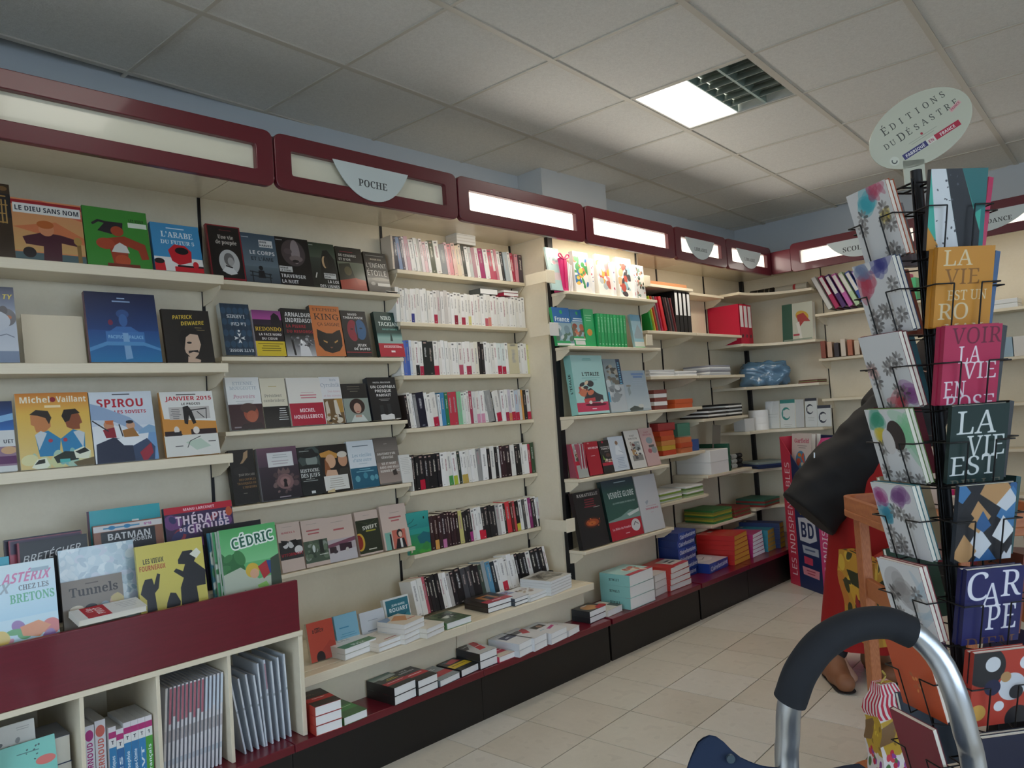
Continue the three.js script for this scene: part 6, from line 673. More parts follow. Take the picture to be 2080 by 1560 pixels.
{
  const Y = A5, Z = 0.335;
  // black binders and folders, second shelf from the top
  for (let k = 0; k < 4; k++) binder('black binder with a tall white label beside the red files', 3.93 + k * 0.052, Y[1] + 0.0005, Z - 0.01, 0.285, 0.24, 0.046, '#1b1b1d', { label: '#e8e8e8', group: 'black binders with white labels' });
  const folders = [['#1f8a3a', 0.018, 'green'], ['#c8c84a', 0.006, 'yellow'], ['#c04a3a', 0.006, 'coral'], ['#7a7a72', 0.006, 'grey'], ['#b83a5a', 0.006, 'raspberry'], ['#c4202a', 0.03, 'bright red'], ['#1d1c1e', 0.008, 'black'], ['#6a4a48', 0.008, 'brown'], ['#4a4446', 0.008, 'dark grey'], ['#7a3a3c', 0.008, 'maroon']]; let fx = 3.6;
  for (const [c, w, n] of folders) { const m = mesh('folder', rbox(-w / 2, 0, -0.24, w / 2, 0.235, 0, 0.002, 1), plain(c, 0.45)); m.position.set(fx + w / 2, Y[1] + 0.002 + w * 0.12, Z); m.rotation.z = 0.24; fx += w + 0.022; tag(m, n + ' card folder leaning towards the black binders', 'folder'); }
  pile('cardboard_box', 'flat orange-brown box lying on the shelf over the black binders', '', 1, 3.84, Y[0] + 0.0005, 0.19, 0.52, 0.03, 0.25, [plain('#c98a5a', 0.7)]);
  const W = M.paperWhite, GR = plain('#c9cacb', 0.8);
  pile('paper_pad', 'top white pad of the pile beside the misty grey book', 'white pad within the pile beside the misty grey book', 4, 3.72, Y[2] + 0.0005, 0.2, 0.3, 0.011, 0.22, [W, GR], { group: 'white pads under the folders' });
  pile('paper_pad', 'top white pad of the next pile, before the black edged pads', 'white pad within the second pile under the folders', 3, 4.0, Y[2] + 0.0005, 0.21, 0.24, 0.011, 0.24, [W, GR], { group: 'white pads in the second pile' });
  pile('notepad_block', 'top reddish brown note block', 'reddish brown note block within its pile', 5, 3.66, Y[3] + 0.0005, 0.22, 0.15, 0.026, 0.2, [plain('#8a4a44', 0.7), W], { group: 'reddish note blocks' });
  pile('orange_box', 'orange staple box, upper, beside the note blocks', 'orange staple box, lower, beside the note blocks', 2, 3.93, Y[3] + 0.0005, 0.24, 0.22, 0.03, 0.16, [plain('#c8582a', 0.5)], { jx: 0.03 });
  pile('orange_box', 'topmost orange card box near the pink cookery book', 'orange card box in the pile near the pink cookery book', 5, 3.71, Y[4] + 0.0005, 0.22, 0.16, 0.032, 0.2, [plain('#c8482a', 0.5), plain('#d0a83a', 0.5), plain('#d08a4a', 0.5), plain('#c8582a', 0.5)], { jx: 0.02, group: 'orange card boxes' });
  pile('label_box', 'red and blue label box on the orange boxes', '', 1, 3.74, Y[4] + 0.163, 0.22, 0.2, 0.05, 0.16, [plain('#a83a3a', 0.5)]);
  pile('orange_box', 'orange box on the second pile, before the label packs', 'orange box within the second pile', 3, 3.92, Y[4] + 0.0005, 0.24, 0.14, 0.034, 0.18, [plain('#d0764a', 0.5), plain('#c8542e', 0.5)], { group: 'orange boxes in the second pile' });
  pile('label_pack', 'green and white label pack standing on the second orange pile', '', 1, 4.03, Y[4] + 0.107, 0.22, 0.16, 0.09, 0.05, [plain('#5a9a80', 0.5)]);
  pile('label_pack', 'blue and white label pack lying beside the orange piles', '', 1, 4.06, Y[4] + 0.0005, 0.24, 0.1, 0.08, 0.14, [plain('#3a5a9a', 0.5)]);
  pile('exercise_book', 'top white and green exercise book of the pile above the blue reams', 'white and green exercise book in the pile above the blue reams', 6, 3.7, Y[5] + 0.0005, 0.21, 0.26, 0.011, 0.22, [plain('#c9d2c4', 0.6), plain('#8aa84a', 0.6), W], { group: 'exercise books above the reams' });
  pile('exercise_book', 'top green striped exercise book of the second pile', 'green striped exercise book within the second pile', 6, 3.98, Y[5] + 0.0005, 0.22, 0.22, 0.012, 0.22, [plain('#b4c49a', 0.6), plain('#6a8a4a', 0.6), W], { group: 'green exercise books' });
}
{
  const Y = B5, Z = 0.335, W = M.paperWhite;
  for (let k = 0; k < 3; k++) binder(k === 2 ? 'red lever arch file with dark green foot, last of the red files' : 'red lever arch file with white labels', 4.835 + k * 0.072, C5[1] + 0.0008, 0.33 - k * 0.004, 0.31, 0.27, 0.068, k === 2 ? '#a81430' : '#c0143a', { label: '#e0dcdc', ring: true, group: k === 2 ? undefined : 'red lever arch files' });
  { const m = mesh('price_tag', box(-0.014, 0, 0, 0.014, 0.03, 0.001), plain('#e0d8d8', 0.6)); m.rotation.y = -Math.PI / 2; m.position.set(4.7995, C5[1] + 0.03, 0.28); tag(m, 'small white price sticker on the flank of the first red file', 'price tag'); }
  pile('paper_pad', 'top grey edged pad before the blue plastic parcel', 'grey edged pad in the pile before the blue plastic parcel', 6, 4.45, Y[2] + 0.0005, 0.22, 0.3, 0.012, 0.22, [plain('#b8bac0', 0.7), W, plain('#8f8f98', 0.7)], { group: 'grey edged pads' });
  pile('notebook', 'topmost black covered notebook', 'black covered notebook in the double pile', 5, 4.36, Y[3] + 0.0005, 0.21, 0.25, 0.013, 0.24, [plain('#1c1a1a', 0.5), W], { group: 'black notebooks' });
  pile('notebook', 'topmost black notebook with white edges, second pile', 'black notebook with white edges in the second pile', 7, 4.63, Y[3] + 0.0005, 0.22, 0.2, 0.013, 0.22, [plain('#1c1a1a', 0.5), W], { group: 'black notebooks with white edges' });
  pile('paper_stack', 'upper half of the tall white paper stack', 'lower half of the tall white paper stack', 2, 4.32, Y[4] + 0.0005, 0.2, 0.26, 0.085, 0.28, [W], { jx: 0.012 });
  { const m = mesh('ring_binder', rbox(-0.016, 0, -0.24, 0.016, 0.2, 0, 0.002, 1), plain('#1f5a44', 0.5)); m.position.set(4.475, Y[4] + 0.0005, 0.335); tag(m, 'dark green binder standing beside the white paper stack', 'binder'); }
  for (let k = 0; k < 9; k++) { const g = []; for (let i = 0; i < 7; i++) { const q = new THREE.TorusGeometry(0.016, 0.0028, 6, 14); q.rotateY(Math.PI / 2); q.translate(i * 0.012 - 0.036, 0, 0); g.push(q); } const m = mesh('binding_comb', g, plain(k % 3 === 1 ? '#c9cac6' : '#232326', 0.35, { metalness: 0.3 })); m.position.set(4.55 + (k % 3) * 0.085, Y[4] + 0.0195 + Math.floor(k / 3) * 0.036, 0.27); tag(m, (k % 3 === 1 ? 'silver' : 'black') + ' spiral binding comb in the heap beside the green binder', 'binding comb', k % 3 === 1 ? 'silver combs' : 'black combs'); }
  { const m = mesh('greeting_card', poly([[0, 0], [0.11, 0], [0.14, 0.16], [0.03, 0.17]], 0.004), plain('#8a8276', 0.6)); m.position.set(4.44, Y[4] + 0.172, 0.22); tag(m, 'printed card propped on the white paper stack', 'card'); }
  pile('notebook', 'top green and yellow notebook on the lowest stationery shelf', 'green and yellow notebook in the pile on the lowest stationery shelf', 7, 4.33, Y[5] + 0.0005, 0.21, 0.26, 0.013, 0.24, [plain('#3a7a3f', 0.5), plain('#b0a83a', 0.5), plain('#8a8a3a', 0.5)], { group: 'green and yellow notebooks' });
  pile('notebook', 'top red and brown notebook beside the green and yellow ones', 'red and brown notebook in its pile', 5, 4.62, Y[5] + 0.0005, 0.21, 0.24, 0.013, 0.24, [plain('#8a2c2a', 0.5), plain('#6a5a34', 0.5)], { group: 'red and brown notebooks' });
  // corner
  const C = C5;
  { const t = thing('paper_roll', 'black paper roll with silver rings, lying on the highest corner shelf', 'roll', [5.28, C[0] + 0.031, 0.3]); mesh('roll_body', new THREE.CylinderGeometry(0.03, 0.03, 0.2, 20).rotateX(Math.PI / 2), plain('#211f1e', 0.4), t); mesh('roll_rings', [0.03, -0.03, 0.07].map((z) => new THREE.CylinderGeometry(0.0305, 0.0305, 0.008, 20).rotateX(Math.PI / 2).translate(0, 0, z)), plain('#8a8478', 0.3, { metalness: 0.6 }), t); }
  { const t = thing('paper_roll', 'grey paper roll with a red tag lying behind the black roll', 'roll', [5.3, C[0] + 0.031, 0.54]); mesh('roll_body', new THREE.CylinderGeometry(0.03, 0.03, 0.26, 20).rotateX(Math.PI / 2), plain('#b9b4a4', 0.5), t); mesh('red_tag', new THREE.CylinderGeometry(0.0306, 0.0306, 0.02, 20).rotateX(Math.PI / 2).translate(0, 0, 0.03), plain('#b03a3a', 0.5), t); }
  const cf = (label, u0, u1, y, x, h, paint, o = {}) => { const A = atX(...u0, x), Bq = atX(...u1, x), w = Math.abs(Bq.z - A.z), c = cell(o.px ?? 120, Math.round((o.px ?? 120) * h / w), paint); const t = thing(o.name ?? 'document_pack', label, o.cat ?? 'pack', [x, y, (A.z + Bq.z) / 2]); t.rotation.y = -Math.PI / 2; t.rotateX(-(o.tilt ?? 6) * D2R); bookParts(t, w, h, o.th ?? 0.02, c, { spineColor: o.side ?? '#cfd2cc' }); t.position.y += (o.th ?? 0.02) * Math.sin((o.tilt ?? 6) * D2R); return t; };
  const m = zm(1290, 540, 4.333), n = zm(1290, 760, 4.333);
  cf('boxed document case with a green side and a red and yellow leaf shape', m(1285, 470), m(1555, 470), C[1] + 0.0006, 5.24, 0.3, (p) => p.bg('#c4c8b8').r(0, 0, 34, 200, '#2f5a4a').e(66, 44, 22, 16, '#c9a23a', 0.5).p([48, 40, 70, 34, 92, 64, 72, 62, 56, 80], '#a83a3a').p([46, 66, 56, 60, 66, 120, 58, 124], '#dcdcd4').r(36, 100, 20, 6, '#a83a4a').r(4, 116, 92, 4, '#8a9a8a'), { th: 0.05, px: 150 });
  { // blue plastic wrapped parcel
    const P = atX(...m(1120, 1050), 5.12), g = new THREE.SphereGeometry(1, 48, 32), pos = g.attributes.position, r = rng(77); const wob = (x, y, z) => 1 + 0.07 * Math.sin(x * 9 + y * 5) + 0.06 * Math.sin(z * 11 - y * 7) + 0.04 * Math.sin((x + y + z) * 19);
    for (let i = 0; i < pos.count; i++) { let x = pos.getX(i), y = pos.getY(i), z = pos.getZ(i); const k = Math.pow(Math.abs(x) ** 4 + Math.abs(y) ** 4 + Math.abs(z) ** 4, -0.25) * wob(x, y, z); pos.setXYZ(i, x * k * 0.13, Math.max(-0.088, y * k * 0.1), z * k * 0.18); } g.computeVertexNormals();
    const o = mesh('plastic_parcel', g, phy({ name: 'blue_plastic_film', color: 0x5a7f9c, roughness: 0.16, clearcoat: 0.8, clearcoatRoughness: 0.1 })); o.position.set(5.14, C[2] + 0.0892, 0.33); o.rotation.y = 0.5; tag(o, 'blue-grey shrink-wrapped parcel on the corner shelf', 'parcel');
  }
  pile('sheet_pack', 'top olive and brown sheet pack on the corner shelf, beside the plastic parcel', 'brown sheet pack on the corner shelf, beside the plastic parcel', 3, 5.29, C[2] + 0.0005, 0.65, 0.18, 0.008, 0.15, [plain('#8a4a44', 0.6), plain('#8a8a5a', 0.6), plain('#6a3c38', 0.6)], { group: 'sheet packs on the corner shelf' });
  for (let k = 0; k < 3; k++) { const g = new THREE.CylinderGeometry(0.075, 0.075, 0.052, 28), o = mesh('tape_roll', g, W); o.position.set(5.08, C[3] + 0.0265 + k * 0.0525, 0.28); tag(o, 'white round paper roll in the corner stack', 'roll', 'white round rolls'); }
  { const o = mesh('card_box', rbox(-0.05, 0, -0.06, 0.05, 0.1, 0.06, 0.003), plain('#d2d2d0', 0.6)); o.position.set(4.91, C[3] + 0.0005, 0.24); o.rotation.y = -0.3; tag(o, 'small white box before the round paper rolls', 'box'); }
  const packL = (c1) => (p) => p.bg('#d3d8d6').r(0, 0, 100, 24, c1).e(40, 92, 30, 42, c1).e(46, 92, 22, 30, '#d3d8d6').r(20, 70, 60, 40, '#d3d8d6').lines(20, 80, 160, 3, 12, '#a8aeac', 3);
  cf('clear film pack of white sheets, first of the corner packs', n(1150, 460), n(1270, 460), C[3] + 0.0006, 5.16, 0.22, (p) => p.bg('#cfd3d2').p([10, 0, 60, 0, 30, 170, 0, 170], '#dde0df').lines(20, 90, 90, 2, 20, '#b9bebc', 3), { th: 0.016 });
  cf('white document pack with a teal letter C shape', n(1280, 460), n(1410, 455), C[3] + 0.0006, 5.18, 0.225, packL('#3f8a84'), { th: 0.02 });
  cf('plain grey-white document pack between the teal and the dark one', n(1420, 455), n(1490, 455), C[3] + 0.0006, 5.2, 0.22, (p) => p.bg('#c2c6c6'), { th: 0.03, px: 50 });
  cf('white document pack with a dark slate letter C shape', n(1500, 450), n(1605, 448), C[3] + 0.0006, 5.2, 0.225, packL('#3a3f4c'), { th: 0.02 });
  cf('smaller white document pack with a dark letter C shape', n(1608, 448), n(1725, 445), C[3] + 0.0006, 5.21, 0.165, packL('#3c4250'), { th: 0.02 });
  pile('folder', 'top dark blue folder with a pale sheet on the low corner shelf', 'dark blue folder on the low corner shelf', 3, 5.08, C[4] + 0.0005, 0.3, 0.3, 0.016, 0.26, [plain('#1c2c54', 0.4), plain('#24386a', 0.4), plain('#8a9a9a', 0.4)], { group: 'blue folders low in the corner', turn: -0.5 });
  pile('folder', 'top folder of the second blue pile, nearer the end wall', 'dark blue folder in the second pile, nearer the end wall', 3, 5.27, C[4] + 0.0005, 0.58, 0.22, 0.018, 0.24, [plain('#1c2c54', 0.4), plain('#2a4a7a', 0.4), plain('#9aa6a2', 0.4)], { group: 'blue folders by the end wall' });
  pile('notebook', 'top red and teal notebook on the lowest corner shelf', 'notebook in the pile on the lowest corner shelf', 4, 5.0, C[5] + 0.0005, 0.26, 0.26, 0.014, 0.24, [plain('#8a2c2a', 0.5), plain('#2f6a5a', 0.5)], { group: 'notebooks on the lowest corner shelf' });
  // leaning binders on the end wall
  const zb = [[0.862, '#c9cac6', 'grey'], [0.915, '#a8245a', 'crimson'], [0.965, '#4a2a6a', 'purple'], [1.015, '#b45aa0', 'orchid'], [1.065, '#a8c4a0', 'pale green'], [1.115, '#2a4a9a', 'dark blue'], [1.165, '#7a62b8', 'lilac']];
  zb.forEach(([z, c, nm]) => { const t = binder(nm + ' binder leaning on the end wall shelf', 5.22, E5[0] + 0.03, z, 0.28, 0.17, 0.038, c, { label: '#cfcfcd' }); t.rotation.set(0, -Math.PI / 2, 0); t.rotateZ(0.42); });
  for (let k = 0; k < 7; k++) { const o = mesh('card_pack', rbox(-0.06, 0, -0.017, 0.06, 0.13 - (k % 3) * 0.012, 0.017, 0.002, 1), plain(['#8a4a3a', '#c9a890', '#3a3438', '#d0c4b4', '#b06a50', '#cbb8a0', '#d8b4a0'][k], 0.6)); o.position.set(5.25, E5[1] + 0.003, 0.78 + k * 0.05); o.rotation.y = 0.2; tag(o, ['rust', 'beige', 'black', 'cream', 'orange', 'sand', 'salmon'][k] + ' card pack standing on the second end wall shelf', 'card pack'); }
  for (let k = 0; k < 4; k++) { const o = mesh('sleeve_pack', rbox(-0.11, 0, -0.07, 0.11, 0.03, 0.07, 0.004), phy({ name: 'clear_film', color: 0xdfe2e2, roughness: 0.15, clearcoat: 0.8 })); o.position.set(5.29, 1.8205 + Math.floor(k / 2) * 0.031, 1.72 + (k % 2) * 0.23); o.rotation.y = -Math.PI / 2; tag(o, 'glossy clear packet of white envelopes on the end wall shelf', 'packet', 'clear envelope packets'); }
  for (let k = 0; k < 6; k++) { const o = mesh('card_box', rbox(-0.05, 0, -0.06, 0.05, 0.13, 0.06, 0.002, 1), plain(['#c9d2d6', '#a8c44a', '#9ab4c4', '#d8d4cc', '#7a98b4', '#c8a89a'][k], 0.6)); o.position.set(5.27, 1.5005, 1.7 + k * 0.125); tag(o, ['pale', 'lime', 'light blue', 'cream', 'steel blue', 'rose'][k] + ' card box on the lower end wall shelf', 'box'); }
  { const o = mesh('box_file', rbox(-0.1, 0, -0.1, 0.1, 0.2, 0.1, 0.004), plain('#d01a78', 0.4)); o.scale.set(0.5, 1, 0.45); o.position.set(5.28, 1.9535, 1.38); tag(o, 'hot pink box file on the end wall shelf', 'box file'); }
  { const o = mesh('folder', rbox(-0.02, 0, -0.1, 0.02, 0.16, 0.1, 0.004), plain('#3aa06a', 0.4)); o.position.set(5.285, 1.9535, 1.46); o.rotation.y = Math.PI / 2; tag(o, 'slim green folder beside the hot pink box file', 'folder'); }
}
// ---------- spinner of notebooks ----------
{
  const AX = 1.557, AZ = 2.548, R = 0.155, TOPS = [1.859, 1.672, 1.485, 1.297, 1.11, 0.916, 0.725, 0.532], LEAN = 13 * D2R, W = 0.148, H = 0.19;
  const az = [213.3, 128.2, 38, 303];
  const t = thing('card_spinner', 'tall black wire spinner rack filled with notebooks, oval header on top', 'display rack', [AX, 0, AZ]);
  mesh('centre_pole', new THREE.CylinderGeometry(0.014, 0.02, 1.9, 16).translate(0, 0.955, 0), M.black, t);
  mesh('base_foot', [bar([-0.22, 0.014, 0], [0.22, 0.014, 0], 0.013), bar([0, 0.014, -0.22], [0, 0.014, 0.22], 0.013)], M.black, t);
  const wire = 0.0019;
  for (const a of az) {
    const n = new THREE.Vector3(Math.cos(a * D2R), 0, Math.sin(a * D2R)), s = n.clone().negate().cross(new THREE.Vector3(0, 1, 0)), P = (r, l, y) => n.clone().multiplyScalar(r).addScaledVector(s, l).setY(y);
    mesh('back_rails', [bar(P(0.05, -0.05, 0.3), P(0.05, -0.05, 1.87), 0.0028), bar(P(0.05, 0.05, 0.3), P(0.05, 0.05, 1.87), 0.0028), ...[0.32, 1.1, 1.86].map((y) => bar(P(0.005, 0, y), P(0.05, 0, y), 0.003)), ...[0.32, 1.1, 1.86].map((y) => bar(P(0.05, -0.05, y), P(0.05, 0.05, y), 0.0028))], M.wire, t);
    for (const y of TOPS) {
      const f = R + 0.012 - 0.1 * Math.tan(LEAN), yb = y - H - 0.006, yt = y - 0.085, fb = R + 0.013 - (y - yb) * Math.tan(LEAN), ft = R + 0.013 - (y - yt) * Math.tan(LEAN), g = [];
      for (const sg of [-1, 1]) g.push(bar(P(0.05, sg * 0.07, yb - 0.005), P(fb, sg * 0.036, yb), wire), bar(P(fb, sg * 0.036, yb), P(ft, sg * 0.036, yt), wire), bar(P(ft, sg * 0.036, yt), P(ft, sg * 0.084, yt), wire), bar(P(ft, sg * 0.084, yt), P(0.05, sg * 0.084, yt), wire), bar(P(0.05, sg * 0.084, yt), P(0.05, sg * 0.05, yt), wire));
      mesh('wire_pocket', g, M.wire, t);
    }
  }
  // oval header
  const hc = atD(1866, 262, 2.205).sub(t.position), cv = document.createElement('canvas'); cv.width = 512; cv.height = 320; const c = cv.getContext('2d');
  c.fillStyle = '#c3c3ae'; c.fillRect(0, 0, 512, 320); c.fillStyle = '#3c3d38'; c.textAlign = 'center'; c.textBaseline = 'middle';
  const spaced = (s, x, y, px, step) => { c.font = 'italic ' + px + 'px serif'; [...s].forEach((ch, i) => { c.font = (i === 0 ? px * 1.25 : px) + 'px serif'; c.fillText(ch, x + (i - (s.length - 1) / 2) * step, y); }); };
  spaced('ÉDITIONS', 268, 80, 42, 44); spaced('DÉSASTRE', 306, 144, 42, 41); c.font = '36px serif'; c.fillText('D', 82, 148); c.fillText('U', 116, 148);
  c.fillStyle = '#a4a694'; c.fillRect(170, 192, 150, 3); c.fillRect(180, 202, 120, 3); c.fillStyle = '#a8303c'; c.beginPath(); c.arc(246, 184, 6, 0, 7); c.fill();
  c.fillStyle = '#33306a'; c.fillRect(116, 222, 126, 27); c.fillStyle = '#d8d4c6'; c.fillRect(242, 222, 44, 27); c.fillStyle = '#b0203c'; c.fillRect(286, 222, 130, 27); c.fillStyle = '#e6e2da'; c.font = 'bold 21px sans-serif'; c.fillText('FABRIQUÉ', 179, 236); c.fillText('FRANCE', 350, 236); c.fillStyle = '#a8485a'; c.fillText('EN', 264, 236);
  c.fillStyle = '#d8a8a4'; c.save(); c.translate(440, 160); c.rotate(-0.25); c.fillRect(-32, -9, 64, 18); c.fillStyle = '#a8485a'; c.font = 'bold 14px sans-serif'; c.fillText('FRANCE', 0, 0); c.restore();
  c.fillStyle = '#d2d3c2'; c.beginPath(); c.arc(74, 226, 22, 0, 7); c.fill(); c.strokeStyle = '#4a4c48'; c.lineWidth = 5; c.beginPath(); c.arc(74, 226, 11, 0.3, 4.2); c.stroke();
  const tx = new THREE.CanvasTexture(cv); tx.colorSpace = THREE.SRGBColorSpace;
  const sh = new THREE.Shape(); sh.absellipse(0, 0, 0.16, 0.098, 0, Math.PI * 2); const og = new THREE.ExtrudeGeometry(sh, { depth: 0.003, bevelEnabled: false, curveSegments: 48 }), uv = og.attributes.uv, po = og.attributes.position; for (let i = 0; i < uv.count; i++) uv.setXY(i, po.getX(i) / 0.32 + 0.5, po.getY(i) / 0.196 + 0.5);
  const head = mesh('header_oval', og, std({ name: 'printed_oval_card', map: tx, roughness: 0.35 }), t);
  const tab = mesh('header_tab', [box(-0.03, -0.175, 0, 0.03, -0.09, 0.003)], plain('#bfc0ac', 0.4), head);
  head.position.set(0, hc.y, 0.004).add(new THREE.Vector3(hc.x, 0, hc.z)); head.rotation.set(0, Math.atan2(CAM.x - AX, CAM.z - AZ) + 0.42, 0); head.rotateZ(0.5); tab.rotation.z = -0.5; tab.position.set(-0.025, 0.012, 0);
  // the notebooks
  const letters = (bg, ink, rows, shade) => (p) => { p.bg(bg); rows.forEach(([s, x, y, px, fit, col]) => p.t(s, x, y, px, col ?? ink, { f: 'serif', b: false, fit })); };
  const ink = (cols, seed) => (p) => { p.bg('#d3d2d0'); const r = rng(seed); cols.forEach(([col, x, y, rx, ry]) => { for (let k = 0; k < 7; k++) { p.c.globalAlpha = 0.34; p.e(x + (r() - 0.5) * rx, y + (r() - 0.5) * ry, rx * (0.5 + r() * 0.6), ry * (0.5 + r() * 0.6), col, r() * 3); } }); p.c.globalAlpha = 1; for (let k = 0; k < 8; k++) { const x = 12 + r() * 76, y = 44 + r() * 88; for (let i = 0; i < 9; i++) { const a = i * 0.7; p.c.globalAlpha = 0.62; p.e(x + Math.cos(a) * 8, y + Math.sin(a) * 9, 6, 2.6, ['#3a3634', '#6a6662', '#8a8480'][i % 3], a); } } p.c.globalAlpha = 1; };
  const geo = (cols, seed) => (p) => { p.bg(cols[0]); const r = rng(seed); for (let k = 0; k < 16; k++) { const x = r() * 100, y = r() * 140, q = 14 + r() * 26; p.p([x, y - q, x + q * 0.9, y + r() * 8, x + q * 0.2, y + q, x - q * 0.7, y + q * 0.4], cols[1 + Math.floor(r() * (cols.length - 1))]); } };
  const left = [
    ['white notebook with turquoise and red ink washes over grey flowers, on the top tier', ink([['#2fa0b0', 44, 30, 22, 22], ['#b03a5a', 70, 8, 22, 10], ['#c9b03a', 80, 60, 10, 16]], 1), '#b4522c'],
    ['white notebook with a red and indigo wash over black petals, on the second tier', ink([['#b0324a', 20, 40, 18, 26], ['#2c2f7a', 70, 8, 22, 14], ['#6a7a9a', 20, 12, 20, 12]], 2), '#223a5c'],
    ['white notebook with black flowers above a red and violet wash, on the third tier', ink([['#b83a44', 60, 118, 26, 14], ['#7a3a7a', 84, 100, 14, 24], ['#d8a49a', 12, 60, 10, 14]], 3), '#6a1424'],
    ['white notebook with a green and yellow wash and a black profile, on the fourth tier', (p) => { ink([['#2f8a6a', 20, 20, 24, 14], ['#d0b42c', 26, 46, 14, 14], ['#7ac08a', 92, 40, 14, 40]], 4)(p); p.e(62, 46, 20, 26, '#3a302e'); p.e(40, 58, 14, 22, '#cfcac6'); }, '#5a7a3a'],
    ['white notebook with teal and plum clouds and small black birds, on the fifth tier', ink([['#2a7f98', 20, 54, 16, 18], ['#6a3a74', 66, 20, 22, 14], ['#8a2c6a', 14, 24, 16, 14]], 5), '#2c6a74'],
    ['white notebook with large grey line flowers, on the sixth tier', ink([['#8a8682', 40, 50, 22, 26], ['#9fb8c4', 96, 60, 8, 60]], 6), '#8a2c3a'],
    ['plain orange notebook with a tiny golden sprig, on the seventh tier', (p) => { p.bg('#c2502a'); p.blobs(10, 44, 60, 66, 90, 3, ['#d8884a', '#b0603a', '#e0a468'], 7); }, '#c2502a'],
    ['dark red notebook with a faint olive sprig, on the lowest tier', (p) => { p.bg('#7a1c30'); p.blobs(8, 54, 90, 80, 110, 4, ['#6a4a34', '#8a5a3a'], 8); }, '#6a1828'],
  ];
  const right = [
    ['notebook with turquoise, black and white slanting bands, on the top tier', (p) => p.bg('#3fae9a').p([0, 0, 26, 0, 60, 138, 20, 138], '#d8dcde').p([26, 0, 54, 0, 92, 100, 92, 138, 60, 138], '#202226').r(92, 0, 8, 138, '#1f7a78').p([54, 0, 100, 0, 100, 60, 82, 70], '#1f6a6a').p([0, 90, 20, 120, 10, 138, 0, 138], '#c98a2c').blobs(20, 6, 10, 50, 130, 1.6, ['#4a4c52'], 9), '#2a2c30'],
    ['mustard yellow notebook with pale serif letters LA VIE EST UN ROMAN', letters('#c98a2c', '#dcc8a0', [['LA', 36, 18, 34, 52], ['VIE', 46, 48, 34, 62, '#8a5a1c'], ['EST UN', 56, 78, 22, 70], ['RO', 34, 104, 36, 56], ['MAN', 54, 132, 22, 70]]), '#b87c28'],
    ['raspberry pink notebook lettered VOIR LA VIE EN ROSE', letters('#b42a52', '#e8dade', [['VOIR', 56, 18, 36, 86, '#6a1c34'], ['LA', 46, 48, 38, 40], ['VIE', 66, 74, 38, 60], ['EN', 24, 104, 38, 40], ['ROSE', 52, 128, 36, 90]]), '#a82a4c'],
    ['dark green notebook lettered LA VIE EST BELLE', letters('#17302e', '#d8dcda', [['LA', 44, 30, 52, 70], ['VIE', 64, 68, 46, 68], ['EST', 44, 100, 44, 84], ['BELLE', 50, 134, 30, 90, '#6a6454']]), '#102422'],
    ['notebook with blue, white and copper triangles on black, on the fifth tier', geo(['#1a1c24', '#3f74a4', '#c9cdd2', '#2c5a8a', '#b48a5c', '#dfe2e4', '#14161c'], 10), '#1c2430'],
    ['navy notebook lettered CARPE DIEM in white', letters('#1c1f58', '#dedee6', [['C', 20, 30, 66, 40], ['A', 46, 46, 56, 34], ['R', 78, 28, 62, 36], ['PE', 66, 84, 60, 56], ['DIEM', 50, 128, 28, 88, '#6a4a3c']]), '#171a48'],
    ['red notebook with black, white and gold discs, on the seventh tier', (p) => { p.bg('#b03a2c'); [[22, 26, 34, '#232428'], [34, 22, 13, '#cfd2d6'], [70, 64, 24, '#c9ccd2'], [78, 74, 12, '#20222a'], [36, 62, 14, '#1c2244'], [14, 104, 14, '#c89a4a'], [92, 24, 12, '#d6d8dc'], [84, 120, 22, '#1b1b20'], [50, 96, 9, '#d6d8dc'], [58, 46, 9, '#b08a5c']].forEach(([x, y, r, q]) => p.e(x, y, r, r, q)); }, '#a8382c'],
    ['plain midnight blue notebook on the lowest tier', (p) => p.bg('#161d38').lines(14, 90, 110, 1, 4, '#22305a', 4), '#131a30'],
  ];
  const back1 = ['grey', 'rust', 'teal', 'wine', 'sand', 'forest', 'plum', 'slate'], bc1 = ['#7a7a7e', '#a04a2c', '#2a6a7a', '#7a1c30', '#b8a07a', '#2c4a34', '#5a2c4c', '#3c4654'], bc2 = ['#c8285c', '#2f5a8a', '#131316', '#17161a', '#244a4a', '#7a3a2a', '#4a4a6a', '#1c1c22'], back2 = ['hot pink', 'cobalt', 'coal black', 'soot black', 'dark teal', 'chestnut', 'dusk blue', 'jet black'];
  const place = (label, a, y, n, paint, spine, o = {}) => {
    const nv = new THREE.Vector3(Math.cos(a * D2R), 0, Math.sin(a * D2R)), s = nv.clone().negate().cross(new THREE.Vector3(0, 1, 0)), front = cell(o.px ?? 150, Math.round((o.px ?? 150) * H / W), paint), th = 0.013;
    for (let k = 0; k < n; k++) {
      const g = thing('notebook', n > 1 && k ? label.replace(/, on the/, ', behind, on the') + ' (copy behind the front one)' : label, 'notebook', [0, 0, 0], undefined);
      g.userData.label = k ? 'copy behind the ' + label.split(',')[0] : label;
      const up = new THREE.Vector3(0, Math.cos(LEAN), 0).addScaledVector(nv, Math.sin(LEAN)), out = nv.clone().multiplyScalar(Math.cos(LEAN)).setY(-Math.sin(LEAN));
      g.quaternion.setFromRotationMatrix(new THREE.Matrix4().makeBasis(s, up, out));
      g.position.set(AX, y, AZ).addScaledVector(nv, R).addScaledVector(up, -H - k * 0.004).addScaledVector(out, -k * (th + 0.0008)).addScaledVector(s, k * -0.003);
      bookParts(g, W, H, th, front, { spineColor: spine, pages: M.paper, rough: 0.5, coat: 0.1 });
    }
  };
  left.forEach(([l, p, s], i) => place(l, az[0], TOPS[i], i < 6 ? 2 : 1, p, s));
